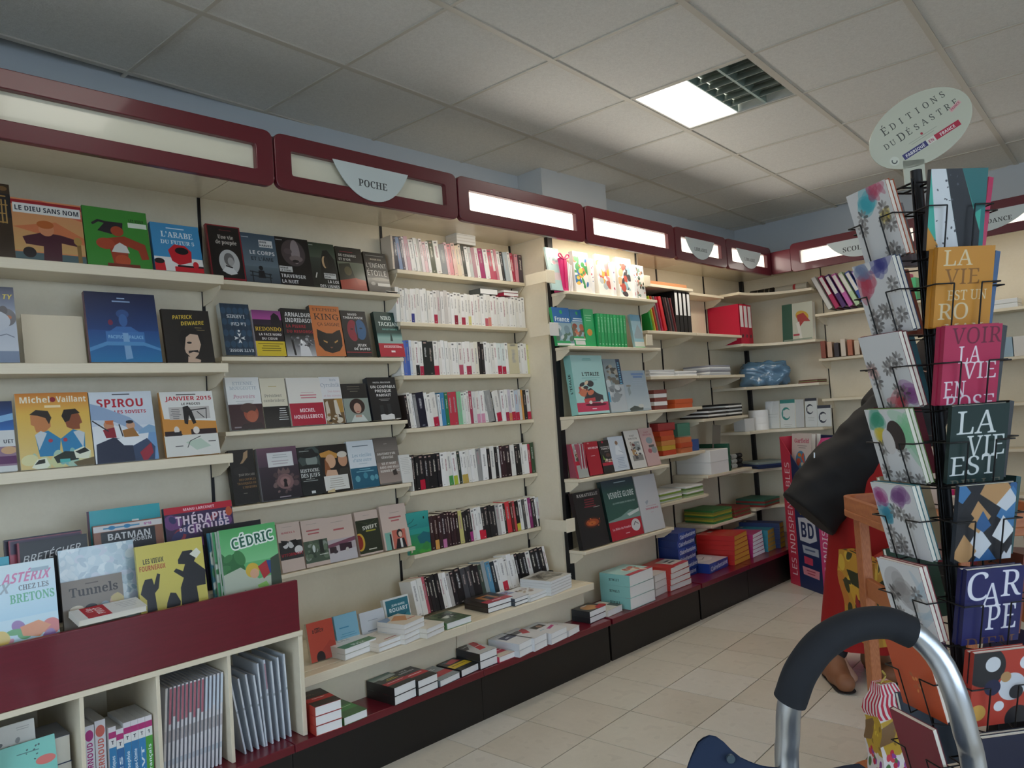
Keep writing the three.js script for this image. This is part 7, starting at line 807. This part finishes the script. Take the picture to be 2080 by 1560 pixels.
  right.forEach(([l, p, s], i) => place(l, az[1], TOPS[i], [1, 2, 2, 1, 1, 2, 2, 2][i], p, s));
  TOPS.forEach((y, i) => { place(back1[i] + ' notebook in the spinner pocket turned towards the shelves', az[3], y, 1, (p) => p.bg(bc1[i]).r(10, 60, 24, 30, '#c9c6c0'), bc1[i], { px: 40 }); place(back2[i] + ' notebook in the spinner pocket turned away into the shop', az[2], y, 1, (p) => p.bg(bc2[i]), bc2[i], { px: 40 }); });
}
// ---------- shopping trolley in front ----------
{
  const pts = [[1600, 1600], [1600, 1500], [1604, 1430], [1628, 1362], [1672, 1306], [1734, 1272], [1800, 1265], [1858, 1287], [1908, 1340], [1940, 1410], [1962, 1490], [1985, 1600]].map(([u, v], i) => atD(u, v, 0.93 + 0.012 * Math.cos(i)));
  const t = thing('shopping_trolley', 'navy shopping trolley with an aluminium arched handle and black foam grip', 'shopping trolley');
  const P0 = pts[0].clone(), P1 = pts.at(-1).clone(), down = (p, y) => p.clone().setY(y);
  const A = [down(P0, 0.12).addScaledVector(vR0, -0.02), down(P0, 0.5).addScaledVector(vR0, -0.01), ...pts, down(P1, 0.5).addScaledVector(vR0, 0.02), down(P1, 0.12).addScaledVector(vR0, 0.03)];
  mesh('handle_tube', tube(A, 0.0145, 140, 16, 0.5), M.alu, t);
  const gp = pts.slice(2, 8); gp[0] = pts[2].clone().lerp(pts[1], -0.1); gp[5] = pts[7].clone().lerp(pts[6], 0.12);
  const G = tube(gp, 0.0198, 60, 20, 0.5); mesh('foam_grip', [G, new THREE.CircleGeometry(0.0198, 20).lookAt(gp[0].clone().sub(gp[1])).translate(...gp[0].toArray()), new THREE.CircleGeometry(0.0198, 20).lookAt(gp[5].clone().sub(gp[4])).translate(...gp[5].toArray())], M.foam, t);
  // canvas bag: a soft box with an open, drooping flap
  const c = atD(1720, 1720, 0.9), bx = c.x, bz = c.z;
  const g = new THREE.BoxGeometry(0.36, 0.62, 0.24, 14, 18, 10), po = g.attributes.position;
  for (let i = 0; i < po.count; i++) { const x = po.getX(i), y = po.getY(i), z = po.getZ(i), k = 1 - 0.12 * Math.pow(Math.abs(y) / 0.31, 4) + 0.02 * Math.sin(y * 22 + x * 9); po.setXYZ(i, x * k + 0.006 * Math.sin(y * 17 + z * 20), y + 0.012 * Math.sin(x * 14) * Math.sin(z * 16), z * k + 0.008 * Math.sin(y * 13 + x * 21)); } g.computeVertexNormals();
  const bag = mesh('bag_body', g, M.navy, t); bag.position.set(bx, 0.5, bz); bag.rotation.y = Math.PI / 4 + 0.1;
  const fl = new THREE.PlaneGeometry(0.34, 0.25, 16, 12), fp = fl.attributes.position; for (let i = 0; i < fp.count; i++) { const x = fp.getX(i), y = fp.getY(i); fp.setXYZ(i, x, y, 0.03 * Math.sin(x * 12) + 0.05 * Math.cos(y * 9) - 0.02 * Math.sin((x + y) * 22)); } fl.computeVertexNormals();
  const e0 = atD(1418, 1510, 0.93), e1 = atD(1590, 1560, 0.93), e2 = atD(1365, 1640, 0.93), e3 = atD(1590, 1700, 0.93), pos = [], N = 12;
  for (let j = 0; j <= N; j++) for (let i = 0; i <= N; i++) { const u = i / N, v = j / N, p = e0.clone().multiplyScalar((1 - u) * (1 - v)).addScaledVector(e1, u * (1 - v)).addScaledVector(e2, (1 - u) * v).addScaledVector(e3, u * v); p.addScaledVector(vF, 0.008 * Math.sin(u * 7 + v * 4) - 0.02 * v); p.y += 0.012 * Math.sin(Math.min(1, u * 2.2) * Math.PI) * (1 - v) - 0.004 * u; pos.push(p.x, p.y, p.z); }
  const idx = []; for (let j = 0; j < N; j++) for (let i = 0; i < N; i++) { const q = j * (N + 1) + i; idx.push(q, q + N + 1, q + 1, q + 1, q + N + 1, q + N + 2); }
  const fg = new THREE.BufferGeometry(); fg.setAttribute('position', new THREE.Float32BufferAttribute(pos, 3)); fg.setAttribute('uv', new THREE.Float32BufferAttribute(pos.filter((_, i) => i % 3 !== 2), 2)); fg.setIndex(idx); fg.computeVertexNormals();
  const back = fg.clone(); { const b = back.attributes.position; for (let i = 0; i < b.count; i++) b.setXYZ(i, b.getX(i) + vF.x * 0.004, b.getY(i), b.getZ(i) + vF.z * 0.004); }
  mesh('bag_flap', [fg, back], M.navy, t);
  { const q = atD(1484, 1541, 0.925), s = new THREE.CylinderGeometry(0.0052, 0.0052, 0.004, 16).rotateX(Math.PI / 2); const o = mesh('press_stud', s, plain('#5a6a74', 0.35, { metalness: 0.7 }), t); o.position.copy(q); o.quaternion.copy(camera.quaternion); }
  mesh('cross_bar', [bar(down(P0, 0.3), down(P1, 0.3), 0.008), bar(down(P0, 0.62), down(P1, 0.62), 0.008)], M.alu, t);
  for (const [p, k] of [[P0, -0.05], [P1, 0.06]]) { const w = new THREE.CylinderGeometry(0.075, 0.075, 0.03, 28).rotateZ(Math.PI / 2); const o = mesh('wheel', w, plain('#1b1b1d', 0.6), t); o.position.copy(down(p, 0.076).addScaledVector(vR0, k)); o.rotation.y = Math.PI / 4 + Math.PI / 2; o.quaternion.setFromUnitVectors(new THREE.Vector3(1, 0, 0), vR0); }
}
// ---------- cardboard floor display ----------
{
  const A = atY(1606.7, 1184, 0), C = atY(1673.5, 1208.6, 0), fd = C.clone().sub(A).normalize(), w = A.distanceTo(C) + 0.115, turn = Math.atan2(-fd.z, fd.x), side = 0.24, hgt = 1.05, low = 0.8;
  const t = thing('floor_display', 'cardboard floor display, navy front between pink bands lettered LES INDISPENSABLES', 'floor display', [A.x, 0, A.z]); t.rotation.y = turn;
  const cv = document.createElement('canvas'); cv.width = 256; cv.height = 560; const p = new Pen(cv.getContext('2d'), 256, 560), b1 = 62, b2 = 200;
  p.bg('#1c2c58').r(0, 0, b1, 560, '#c4324a').r(b2, 0, 56, 560, '#d0447a').t('LES INDISPENSABLES', b1 / 2 + 2, 310, 44, '#eccdd2', { rot: -90, fit: 430, b: false }).t('LES INDISPENSABLES', b2 + 30, 310, 44, '#f2dde6', { rot: -90, fit: 430, b: false });
  p.p([78, 300, 176, 290, 184, 372, 140, 388, 82, 384], '#c9ccd4').t('BD', 130, 342, 78, '#1c2c58', { fit: 84 }).p([92, 398, 188, 402, 188, 430, 98, 428], '#a8b0bc').p([98, 438, 150, 442, 148, 468, 98, 466], '#c8405a').p([84, 478, 184, 482, 180, 512, 88, 508], '#d88a94').lines(96, 172, 488, 2, 10, '#a83a4c', 4).lines(104, 172, 410, 1, 8, '#5a6684', 6).blobs(7, 96, 250, 170, 290, 5, ['#c9a23a', '#5a86b4'], 69);
  const x = new THREE.CanvasTexture(cv); x.colorSpace = THREE.SRGBColorSpace; const card = std({ name: 'printed_cardboard', map: x, roughness: 0.5 });
  const g = poly([[0, 0], [w, 0], [w, hgt], [w * 0.5, low], [0, hgt]], 0.004), uv = g.attributes.uv, po = g.attributes.position; for (let i = 0; i < uv.count; i++) uv.setXY(i, po.getX(i) / w, po.getY(i) / hgt); g.translate(0, 0, -0.004); mesh('front_panel', g, card, t);
  mesh('left_side', box(0, 0, -side, 0.004, hgt, -0.0045), plain('#c4324a', 0.5), t); mesh('right_side', box(w - 0.004, 0, -side, w, hgt, -0.0045), plain('#d0447a', 0.5), t);
  mesh('back_panel', box(0.0045, 0, -side, w - 0.0045, hgt, -side + 0.004), plain('#1c2c58', 0.5), t);
  mesh('inner_shelf', box(0.005, 0.72, -side + 0.005, w - 0.005, 0.725, -0.005), plain('#b9a98e', 0.7), t); t.updateMatrixWorld();
  for (let k = 0; k < 2; k++) {
    const c = cell(130, 190, (p) => p.bg('#d6cdc8').t('Garfield', 50, 22, 17, '#b8305a', { f: 'serif', fit: 74 }).lines(28, 78, 36, 2, 6, '#8a8484', 1.6).e(46, 78, 24, 26, '#4a90b8').blobs(8, 32, 64, 62, 96, 8, ['#d08a3a', '#e0b05a', '#d8c8a8', '#c8604a'], 70 + k)), b = thing('book', k ? 'white comic book standing behind the first one in the floor display' : 'white comic book with pink serif title standing in the floor display', 'book', [0, 0, 0]);
    b.position.copy(t.localToWorld(new THREE.Vector3(w * 0.3 - k * 0.015, 0.73, -0.05 - k * 0.05))); b.rotation.y = turn; b.rotateX(-0.1); bookParts(b, 0.24, 0.34, 0.03, c, { spineColor: '#d6d0ca' });
  }
}
// ---------- wooden display table behind the spinner ----------
{
  const c = atD(1905, 1040, 2.84), t = thing('wooden_stand', 'low varnished wooden display table with a raised rounded rim, behind the spinner', 'table', [c.x, 0, c.z]); t.rotation.y = Math.PI / 4 - 0.1;
  const yt = 0.835, o = new THREE.Shape(); o.curves = rrect(-0.33, -0.25, 0.33, 0.25, 0.08).curves;
  const top = new THREE.ExtrudeGeometry(o, { depth: 0.02, bevelEnabled: true, bevelSize: 0.004, bevelThickness: 0.004, bevelSegments: 2 }); top.rotateX(-Math.PI / 2); top.translate(0, yt, 0); mesh('table_top', top, M.wood, t);
  const rim = new THREE.Shape(); rim.curves = rrect(-0.33, -0.25, 0.33, 0.25, 0.08).curves; rim.holes.push(rrect(-0.312, -0.232, 0.312, 0.232, 0.064)); const rg = new THREE.ExtrudeGeometry(rim, { depth: 0.05, bevelEnabled: true, bevelSize: 0.002, bevelThickness: 0.002, bevelSegments: 2 }); rg.rotateX(-Math.PI / 2); rg.translate(0, yt + 0.026, 0); mesh('rim', rg, M.wood, t);
  for (const [x, z] of [[-0.27, -0.19], [0.27, -0.19], [-0.27, 0.19], [0.27, 0.19]]) mesh('leg', rbox(x - 0.035, 0, z - 0.02, x + 0.035, yt - 0.004, z + 0.02, 0.005), M.wood, t);
  mesh('stretcher', [rbox(-0.234, 0.5, 0.178, 0.234, 0.58, 0.2, 0.004), rbox(-0.234, 0.5, -0.2, 0.234, 0.58, -0.178, 0.004)], M.wood, t);
  const put = (name, label, cat, x, z, g, m) => { const q = mesh(name, g, m); q.position.copy(t.localToWorld(new THREE.Vector3(x, yt + 0.0245, z))); q.rotation.y = t.rotation.y; return tag(q, label, cat); };
  t.updateMatrixWorld();
  put('card_box', 'small white box on the wooden table, beside the notebooks', 'box', -0.24, 0.0, rbox(-0.04, 0, -0.05, 0.04, 0.1, 0.05, 0.003), plain('#cfc8bc', 0.6));
  put('card_box', 'beige card holder on the wooden table, nearer its far end', 'box', 0.2, 0.06, rbox(-0.05, 0, -0.06, 0.05, 0.24, 0.06, 0.003), plain('#b9a592', 0.6));
  put('candle', 'hot pink pillar candle on the wooden table', 'candle', 0.26, 0.16, new THREE.CylinderGeometry(0.022, 0.022, 0.06, 20).translate(0, 0.03, 0), plain('#c8246a', 0.4));
  { // striped paper bag hanging low beside the orange notebook
    const q = atD(1800, 1480, 2.45), cv = document.createElement('canvas'); cv.width = 128; cv.height = 256; const p = new Pen(cv.getContext('2d'), 128, 256); p.bg('#d8d0cc'); for (let i = -4; i < 12; i++) p.p([i * 26, 0, i * 26 + 13, 0, i * 26 + 43, 90, i * 26 + 30, 90], '#b8203c'); p.p([0, 96, 128, 80, 128, 190, 20, 186], '#b9942c').p([0, 110, 70, 92, 60, 150, 0, 160], '#7a5a36').blobs(24, 20, 180, 120, 250, 9, ['#8a3a8a', '#c83a4a', '#d8d0c0', '#4a6a3a', '#b8203c'], 73).blobs(8, 60, 110, 120, 170, 6, ['#d0b03a', '#8a6a1c'], 74);
    const x = new THREE.CanvasTexture(cv); x.colorSpace = THREE.SRGBColorSpace; const g = new THREE.BoxGeometry(0.1, 0.3, 0.08, 6, 10, 4), po = g.attributes.position; for (let i = 0; i < po.count; i++) { const y = po.getY(i), k = 1 - 0.55 * Math.max(0, (y - 0.05) / 0.1) ** 1.5 * 0.8; po.setXYZ(i, po.getX(i) * k + 0.006 * Math.sin(y * 60), y, po.getZ(i) * k + 0.005 * Math.cos(y * 50)); } g.computeVertexNormals();
    const b = thing('sweet_bag', 'paper bag with red stripes and yellow print standing on a wooden stool', 'paper bag', [q.x, q.y, q.z]); const bm = mesh('bag_body', g, std({ name: 'striped_paper', map: x, roughness: 0.6 }), b); bm.rotation.y = -0.6; mesh('bag_tie', tube([[-0.015, 0.15, 0], [0.01, 0.168, 0.008], [0.02, 0.18, -0.006], [0.004, 0.172, 0.01]], 0.003, 16, 5), plain('#b09a4a', 0.5), b);
    const s = thing('stool', 'low wooden stool carrying the striped paper bag', 'stool', [q.x, 0, q.z]); const hh = q.y - 0.151; mesh('seat', new THREE.CylinderGeometry(0.12, 0.12, 0.025, 28).translate(0, hh - 0.0125, 0), M.wood, s); for (let i = 0; i < 3; i++) { const a = i * 2.1 + 0.4; mesh('leg', bar([Math.cos(a) * 0.08, hh - 0.026, Math.sin(a) * 0.08], [Math.cos(a) * 0.11, 0.001, Math.sin(a) * 0.11], 0.011, 10), M.wood, s); }
  }
}
// ---------- person bending behind the spinner ----------
{
  const smin = (a, b, k) => { const h = Math.max(k - Math.abs(a - b), 0) / k; return Math.min(a, b) - h * h * k * 0.25; };
  const cap = (p, a, b, ra, rb) => { const pa = p.clone().sub(a), ba = b.clone().sub(a), h = Math.min(1, Math.max(0, pa.dot(ba) / ba.dot(ba))); return pa.addScaledVector(ba, -h).length() - (ra + (rb - ra) * h); };
  function field(fn, lo, hi, cellSize) {
    const size = hi.clone().sub(lo), S = Math.max(size.x, size.y, size.z), res = Math.min(110, Math.ceil(S / cellSize) + 4), mid = lo.clone().add(hi).multiplyScalar(0.5), half = S / 2 * res / (res - 4);
    const mc = new MarchingCubes(res, new THREE.MeshStandardMaterial(), false, false, 200000); mc.isolation = 0; const p = new THREE.Vector3();
    for (let k = 0; k < res; k++) for (let j = 0; j < res; j++) for (let i = 0; i < res; i++) { p.set((i - res / 2) / (res / 2) * half, (j - res / 2) / (res / 2) * half, (k - res / 2) / (res / 2) * half).add(mid); mc.field[k * res * res + j * res + i] = -fn(p); }
    mc.update(); const n = mc.count, g = new THREE.BufferGeometry(), P = new Float32Array(mc.positionArray.slice(0, n * 3)), N = new Float32Array(mc.normalArray.slice(0, n * 3));
    for (let i = 0; i < n; i++) { P[i * 3] = P[i * 3] * half + mid.x; P[i * 3 + 1] = P[i * 3 + 1] * half + mid.y; P[i * 3 + 2] = P[i * 3 + 2] * half + mid.z; }
    g.setAttribute('position', new THREE.BufferAttribute(P, 3)); g.setAttribute('normal', new THREE.BufferAttribute(N, 3)); g.setAttribute('uv', new THREE.BufferAttribute(new Float32Array(n * 2).map((_, i) => P[(i >> 1) * 3 + (i & 1)]), 2)); return g;
  }
  const D = 3.62, at = (u, v, d = D) => atD(u, v, d);
  const F1 = atY(1705, 1378, 0.02), F2 = atY(1792, 1362, 0.02);
  const hip = at(1752, 985), chest = at(1838, 838), neck = at(1876, 790), head = at(1905, 735), k1 = at(1748, 1180, 3.62), k2 = at(1790, 1190, 3.68), a1 = F1.clone().setY(0.1).addScaledVector(vF, 0.04), a2 = F2.clone().setY(0.1).addScaledVector(vF, 0.04);
  const sL = chest.clone().addScaledVector(vF, -0.17).add(new THREE.Vector3(0, 0.03, 0)), sR = chest.clone().addScaledVector(vF, 0.17).add(new THREE.Vector3(0, 0.03, 0)), eL = at(1858, 960, D - 0.2), hL = at(1880, 1075, D - 0.24), eR = at(1872, 950, D + 0.18), hR = at(1915, 1040, D + 0.16);
  const t = thing('person', 'person in a black puffer jacket and long red skirt bending behind the card spinner', 'person', [0, 0, 0]);
  const bones = [[hip, chest, 0.13, 0.125], [chest, neck, 0.1, 0.05], [neck, head, 0.05, 0.085], [hip, k1, 0.085, 0.055], [k1, a1, 0.052, 0.034], [hip, k2, 0.085, 0.055], [k2, a2, 0.052, 0.034], [a1, F1.clone().addScaledVector(vR0, 0.06), 0.034, 0.026], [a2, F2.clone().addScaledVector(vR0, 0.06), 0.034, 0.026], [chest, sL, 0.1, 0.06], [sL, eL, 0.05, 0.04], [eL, hL, 0.038, 0.026], [chest, sR, 0.1, 0.06], [sR, eR, 0.05, 0.04], [eR, hR, 0.038, 0.026]];
  const lo = new THREE.Vector3(1e9, 1e9, 1e9), hi = lo.clone().negate(); for (const [a, b] of bones) { lo.min(a).min(b); hi.max(a).max(b); } lo.subScalar(0.16); hi.addScalar(0.16);
  const skin = field((p) => { let d = 9; for (const [a, b, r, q] of bones) d = smin(d, cap(p, a, b, r, q), 0.05); const hd = p.clone().sub(head); d = smin(d, Math.hypot(hd.x / 0.082, hd.y / 0.108, hd.z / 0.082) * 0.085 - 0.085, 0.03); return d; }, lo, hi, 0.016);
  const fingers = []; for (const [h, e] of [[hL, eL], [hR, eR]]) { const dir = h.clone().sub(e).normalize(), ac = dir.clone().cross(vF).normalize(), tip = h.clone().addScaledVector(dir, 0.03); for (let i = 0; i < 4; i++) { const b = tip.clone().addScaledVector(vF, (i - 1.5) * 0.019), m = b.clone().addScaledVector(dir, 0.036 - Math.abs(i - 1.3) * 0.004), e2 = m.clone().addScaledVector(dir, 0.02).addScaledVector(ac, 0.022); fingers.push(tube([h.clone().addScaledVector(vF, (i - 1.5) * 0.014), b, m, e2], 0.0085, 12, 8)); } fingers.push(tube([h.clone().addScaledVector(vF, -0.02), h.clone().addScaledVector(vF, -0.045).addScaledVector(dir, 0.02), h.clone().addScaledVector(vF, -0.05).addScaledVector(dir, 0.05)], 0.0095, 12, 8)); }
  const nose = new THREE.ConeGeometry(0.014, 0.032, 10); nose.rotateZ(-Math.PI / 2); nose.rotateY(Math.PI / 4 - Math.PI / 2 + Math.PI / 2); nose.translate(head.x + vR0.x * 0.085, head.y - 0.005, head.z + vR0.z * 0.085);
  mesh('body', [skin, ...fingers.map((g) => g.toNonIndexed()), nose.toNonIndexed()].map((g) => { const q = g.index ? g.toNonIndexed() : g; for (const k of Object.keys(q.attributes)) if (!['position', 'normal', 'uv'].includes(k)) q.deleteAttribute(k); return q; }), plain('#b98a72', 0.6), t);
  mesh('eyes', [-1, 1].map((s) => new THREE.SphereGeometry(0.008, 10, 8).translate(head.x + vR0.x * 0.076 + vF.x * s * 0.03, head.y + 0.012, head.z + vR0.z * 0.076 + vF.z * s * 0.03)), plain('#2a211c', 0.3), t);
  mesh('mouth', new THREE.SphereGeometry(0.012, 10, 6).scale(0.5, 0.35, 1.3).rotateY(Math.PI / 4).translate(head.x + vR0.x * 0.08, head.y - 0.042, head.z + vR0.z * 0.08), plain('#9a5a52', 0.5), t);
  const hairC = head.clone().addScaledVector(vR0, -0.018).add(new THREE.Vector3(0, 0.022, 0)), hg = new THREE.SphereGeometry(0.1, 24, 18); { const po = hg.attributes.position; for (let i = 0; i < po.count; i++) { const x = po.getX(i), y = po.getY(i), z = po.getZ(i), k = 1 + 0.03 * Math.sin(x * 90) * Math.sin(z * 80); po.setXYZ(i, x * k * 0.95, y * k * 1.08, z * k * 0.95); } hg.computeVertexNormals(); hg.translate(hairC.x, hairC.y, hairC.z); }
  mesh('hair', hg, plain('#2a201b', 0.75), t);
  // quilted jacket: thick, with the hem flaring out behind the hips
  const hemTop = at(1703, 968), hemEnd = at(1648, 1034);
  const jb = [[at(1862, 820), at(1782, 892), 0.14, 0.15, 1], [at(1782, 892), hemTop, 0.15, 0.15, 1], [hemTop, hemEnd, 0.15, 0.145, 1], [chest, sL, 0.13, 0.1, 1], [sL, eL, 0.095, 0.075, 1], [eL, hL.clone().lerp(eL, 0.15), 0.075, 0.055, 1], [chest, sR, 0.13, 0.1, 1], [sR, eR, 0.095, 0.075, 1], [eR, hR.clone().lerp(eR, 0.15), 0.075, 0.055, 1], [at(1862, 800), at(1842, 785), 0.1, 0.09, 1]];
  const ax = hemEnd.clone().sub(at(1850, 812)), L = ax.length(), an = ax.clone().normalize(), org = at(1850, 812);
  const jlo = new THREE.Vector3(1e9, 1e9, 1e9), jhi = jlo.clone().negate(); for (const [a, b] of jb) { jlo.min(a).min(b); jhi.max(a).max(b); } jlo.subScalar(0.2); jhi.addScalar(0.2);
  const jacket = field((p) => { let d = 9; for (const [a, b, r, q] of jb) d = smin(d, cap(p, a, b, r, q), 0.06); const s = p.clone().sub(org).dot(an); d += 0.005 * Math.abs(Math.sin(s * 30)) - 0.004 + 0.006 * Math.sin(p.x * 23 + p.y * 31) * Math.sin(p.z * 27 - p.y * 14); const hem = p.clone().sub(hemEnd).dot(an) - 0.035; return Math.max(d, hem); }, jlo, jhi, 0.013);
  mesh('puffer_jacket', jacket, std({ name: 'black_quilted_nylon', color: 0x060608, roughness: 0.75 }), t);
  { const q = at(1654, 925, D - 0.16), o = mesh('zip_pull', [new THREE.CapsuleGeometry(0.0045, 0.02, 4, 8)], plain('#b9bcbe', 0.25, { metalness: 0.9 }), t); o.position.copy(q); o.rotation.z = -0.2; }
  // long skirt
  const sk = []; const ring = (c, rx, rz, n = 40) => { const a = []; for (let i = 0; i < n; i++) { const th = i / n * Math.PI * 2, w = 1 + 0.05 * Math.sin(th * 7); a.push(c.clone().addScaledVector(vR0, Math.cos(th) * rx * w).addScaledVector(new THREE.Vector3(vF.x, 0, vF.z).normalize(), Math.sin(th) * rz * w)); } return a; };
  const rings = [ring(at(1778, 925), 0.15, 0.17), ring(at(1772, 1000), 0.17, 0.2), ring(at(1762, 1100), 0.165, 0.21), ring(at(1756, 1200), 0.17, 0.22), ring(at(1752, 1300), 0.18, 0.225)], n = 40, sp = [], si = [];
  rings.forEach((r) => r.forEach((p) => sp.push(p.x, p.y, p.z))); for (let j = 0; j < rings.length - 1; j++) for (let i = 0; i < n; i++) { const a = j * n + i, b = j * n + (i + 1) % n; si.push(a, a + n, b, b, a + n, b + n); }
  const sg = new THREE.BufferGeometry(); sg.setAttribute('position', new THREE.Float32BufferAttribute(sp, 3)); sg.setIndex(si); sg.computeVertexNormals(); mesh('skirt', sg, std({ name: 'red_wool', color: 0x9a100c, roughness: 0.85, side: THREE.DoubleSide }), t);
  for (const [a, k, f] of [[a1, k1, F1], [a2, k2, F2]]) {
    mesh('stocking', tube([k.clone(), k.clone().lerp(a, 0.5), a.clone().setY(0.12)], 0.052, 16, 14), plain('#17151a', 0.7), t);
    const c = f.clone(), toe = c.clone().addScaledVector(vR0, -0.02).addScaledVector(vF, -0.11), heel = c.clone().addScaledVector(vF, 0.09), up = a.clone().setY(0.14).addScaledVector(vF, 0.03); toe.y = 0.04; heel.y = 0.045;
    const sh = field((p) => { let d = smin(cap(p, toe, heel, 0.042, 0.04), cap(p, heel, up, 0.044, 0.05), 0.05); d = smin(d, cap(p, toe.clone().lerp(heel, 0.5), up, 0.04, 0.045), 0.05); return Math.max(d, 0.004 - p.y, p.y - 0.165); }, toe.clone().min(heel).subScalar(0.08), up.clone().max(heel).max(toe).addScalar(0.08), 0.008);
    const shoe = mesh('ankle_boot', sh, plain('#8a5a3c', 0.6), t); mesh('sole', [new THREE.CapsuleGeometry(0.044, toe.distanceTo(heel), 4, 14).rotateX(Math.PI / 2).scale(1, 0.13, 1).applyQuaternion(new THREE.Quaternion().setFromUnitVectors(new THREE.Vector3(0, 0, 1), heel.clone().setY(0).sub(toe.clone().setY(0)).normalize())).translate((toe.x + heel.x) / 2, 0.0062, (toe.z + heel.z) / 2)], plain('#241a16', 0.8), shoe);
  }
  // patterned shopping bag carried low
  const q = at(1758, 1212, 3.3), cv = document.createElement('canvas'); cv.width = cv.height = 256; const p = new Pen(cv.getContext('2d'), 256, 256); p.bg('#b9862a'); p.blobs(10, 0, 0, 256, 256, 34, ['#c99a30', '#b8722a'], 81).blobs(14, 0, 0, 256, 256, 22, ['#a8321e', '#8a2018', '#3a3a1c', '#4a4a28', '#d0a83a'], 82).p([60, 60, 190, 50, 200, 90, 90, 100], '#2c3018').e(150, 170, 44, 40, '#2a2622').p([100, 150, 120, 120, 150, 140, 180, 118, 200, 160, 150, 190], '#8a1c18').p([30, 96, 90, 90, 84, 104, 36, 108], '#3a3a22');
  const x = new THREE.CanvasTexture(cv); x.colorSpace = THREE.SRGBColorSpace; const bg = new THREE.BoxGeometry(0.26, 0.36, 0.07, 12, 12, 6), po = bg.attributes.position; for (let i = 0; i < po.count; i++) { const X = po.getX(i), Y = po.getY(i), Z = po.getZ(i); po.setXYZ(i, X * (1 + 0.1 * Math.sin(Y * 12)) + 0.01 * Math.sin(Y * 30), Y + 0.012 * Math.sin(X * 20), Z * (1.1 - Y * 1.2) + 0.005 * Math.sin(X * 25 + Y * 14)); } bg.computeVertexNormals();
  const b = thing('shopping_bag', 'yellow and red patterned shopping bag hanging in front of the red skirt', 'bag', [q.x, q.y, q.z]); const bm = mesh('bag_body', bg, std({ name: 'printed_fabric', map: x, roughness: 0.7 }), b); bm.rotation.y = Math.PI / 4 + 0.1;
  const top = hL.clone().sub(q); mesh('bag_handle', [tube([[-0.06, 0.13, 0.02], [top.x * 0.5 - 0.03, top.y * 0.6 + 0.05, top.z * 0.5], [top.x, top.y, top.z], [top.x * 0.5 + 0.05, top.y * 0.6 + 0.05, top.z * 0.5], [0.06, 0.13, -0.02]], 0.006, 30, 8)], plain('#a8321e', 0.7), b);
}
renderer.render(scene, camera);
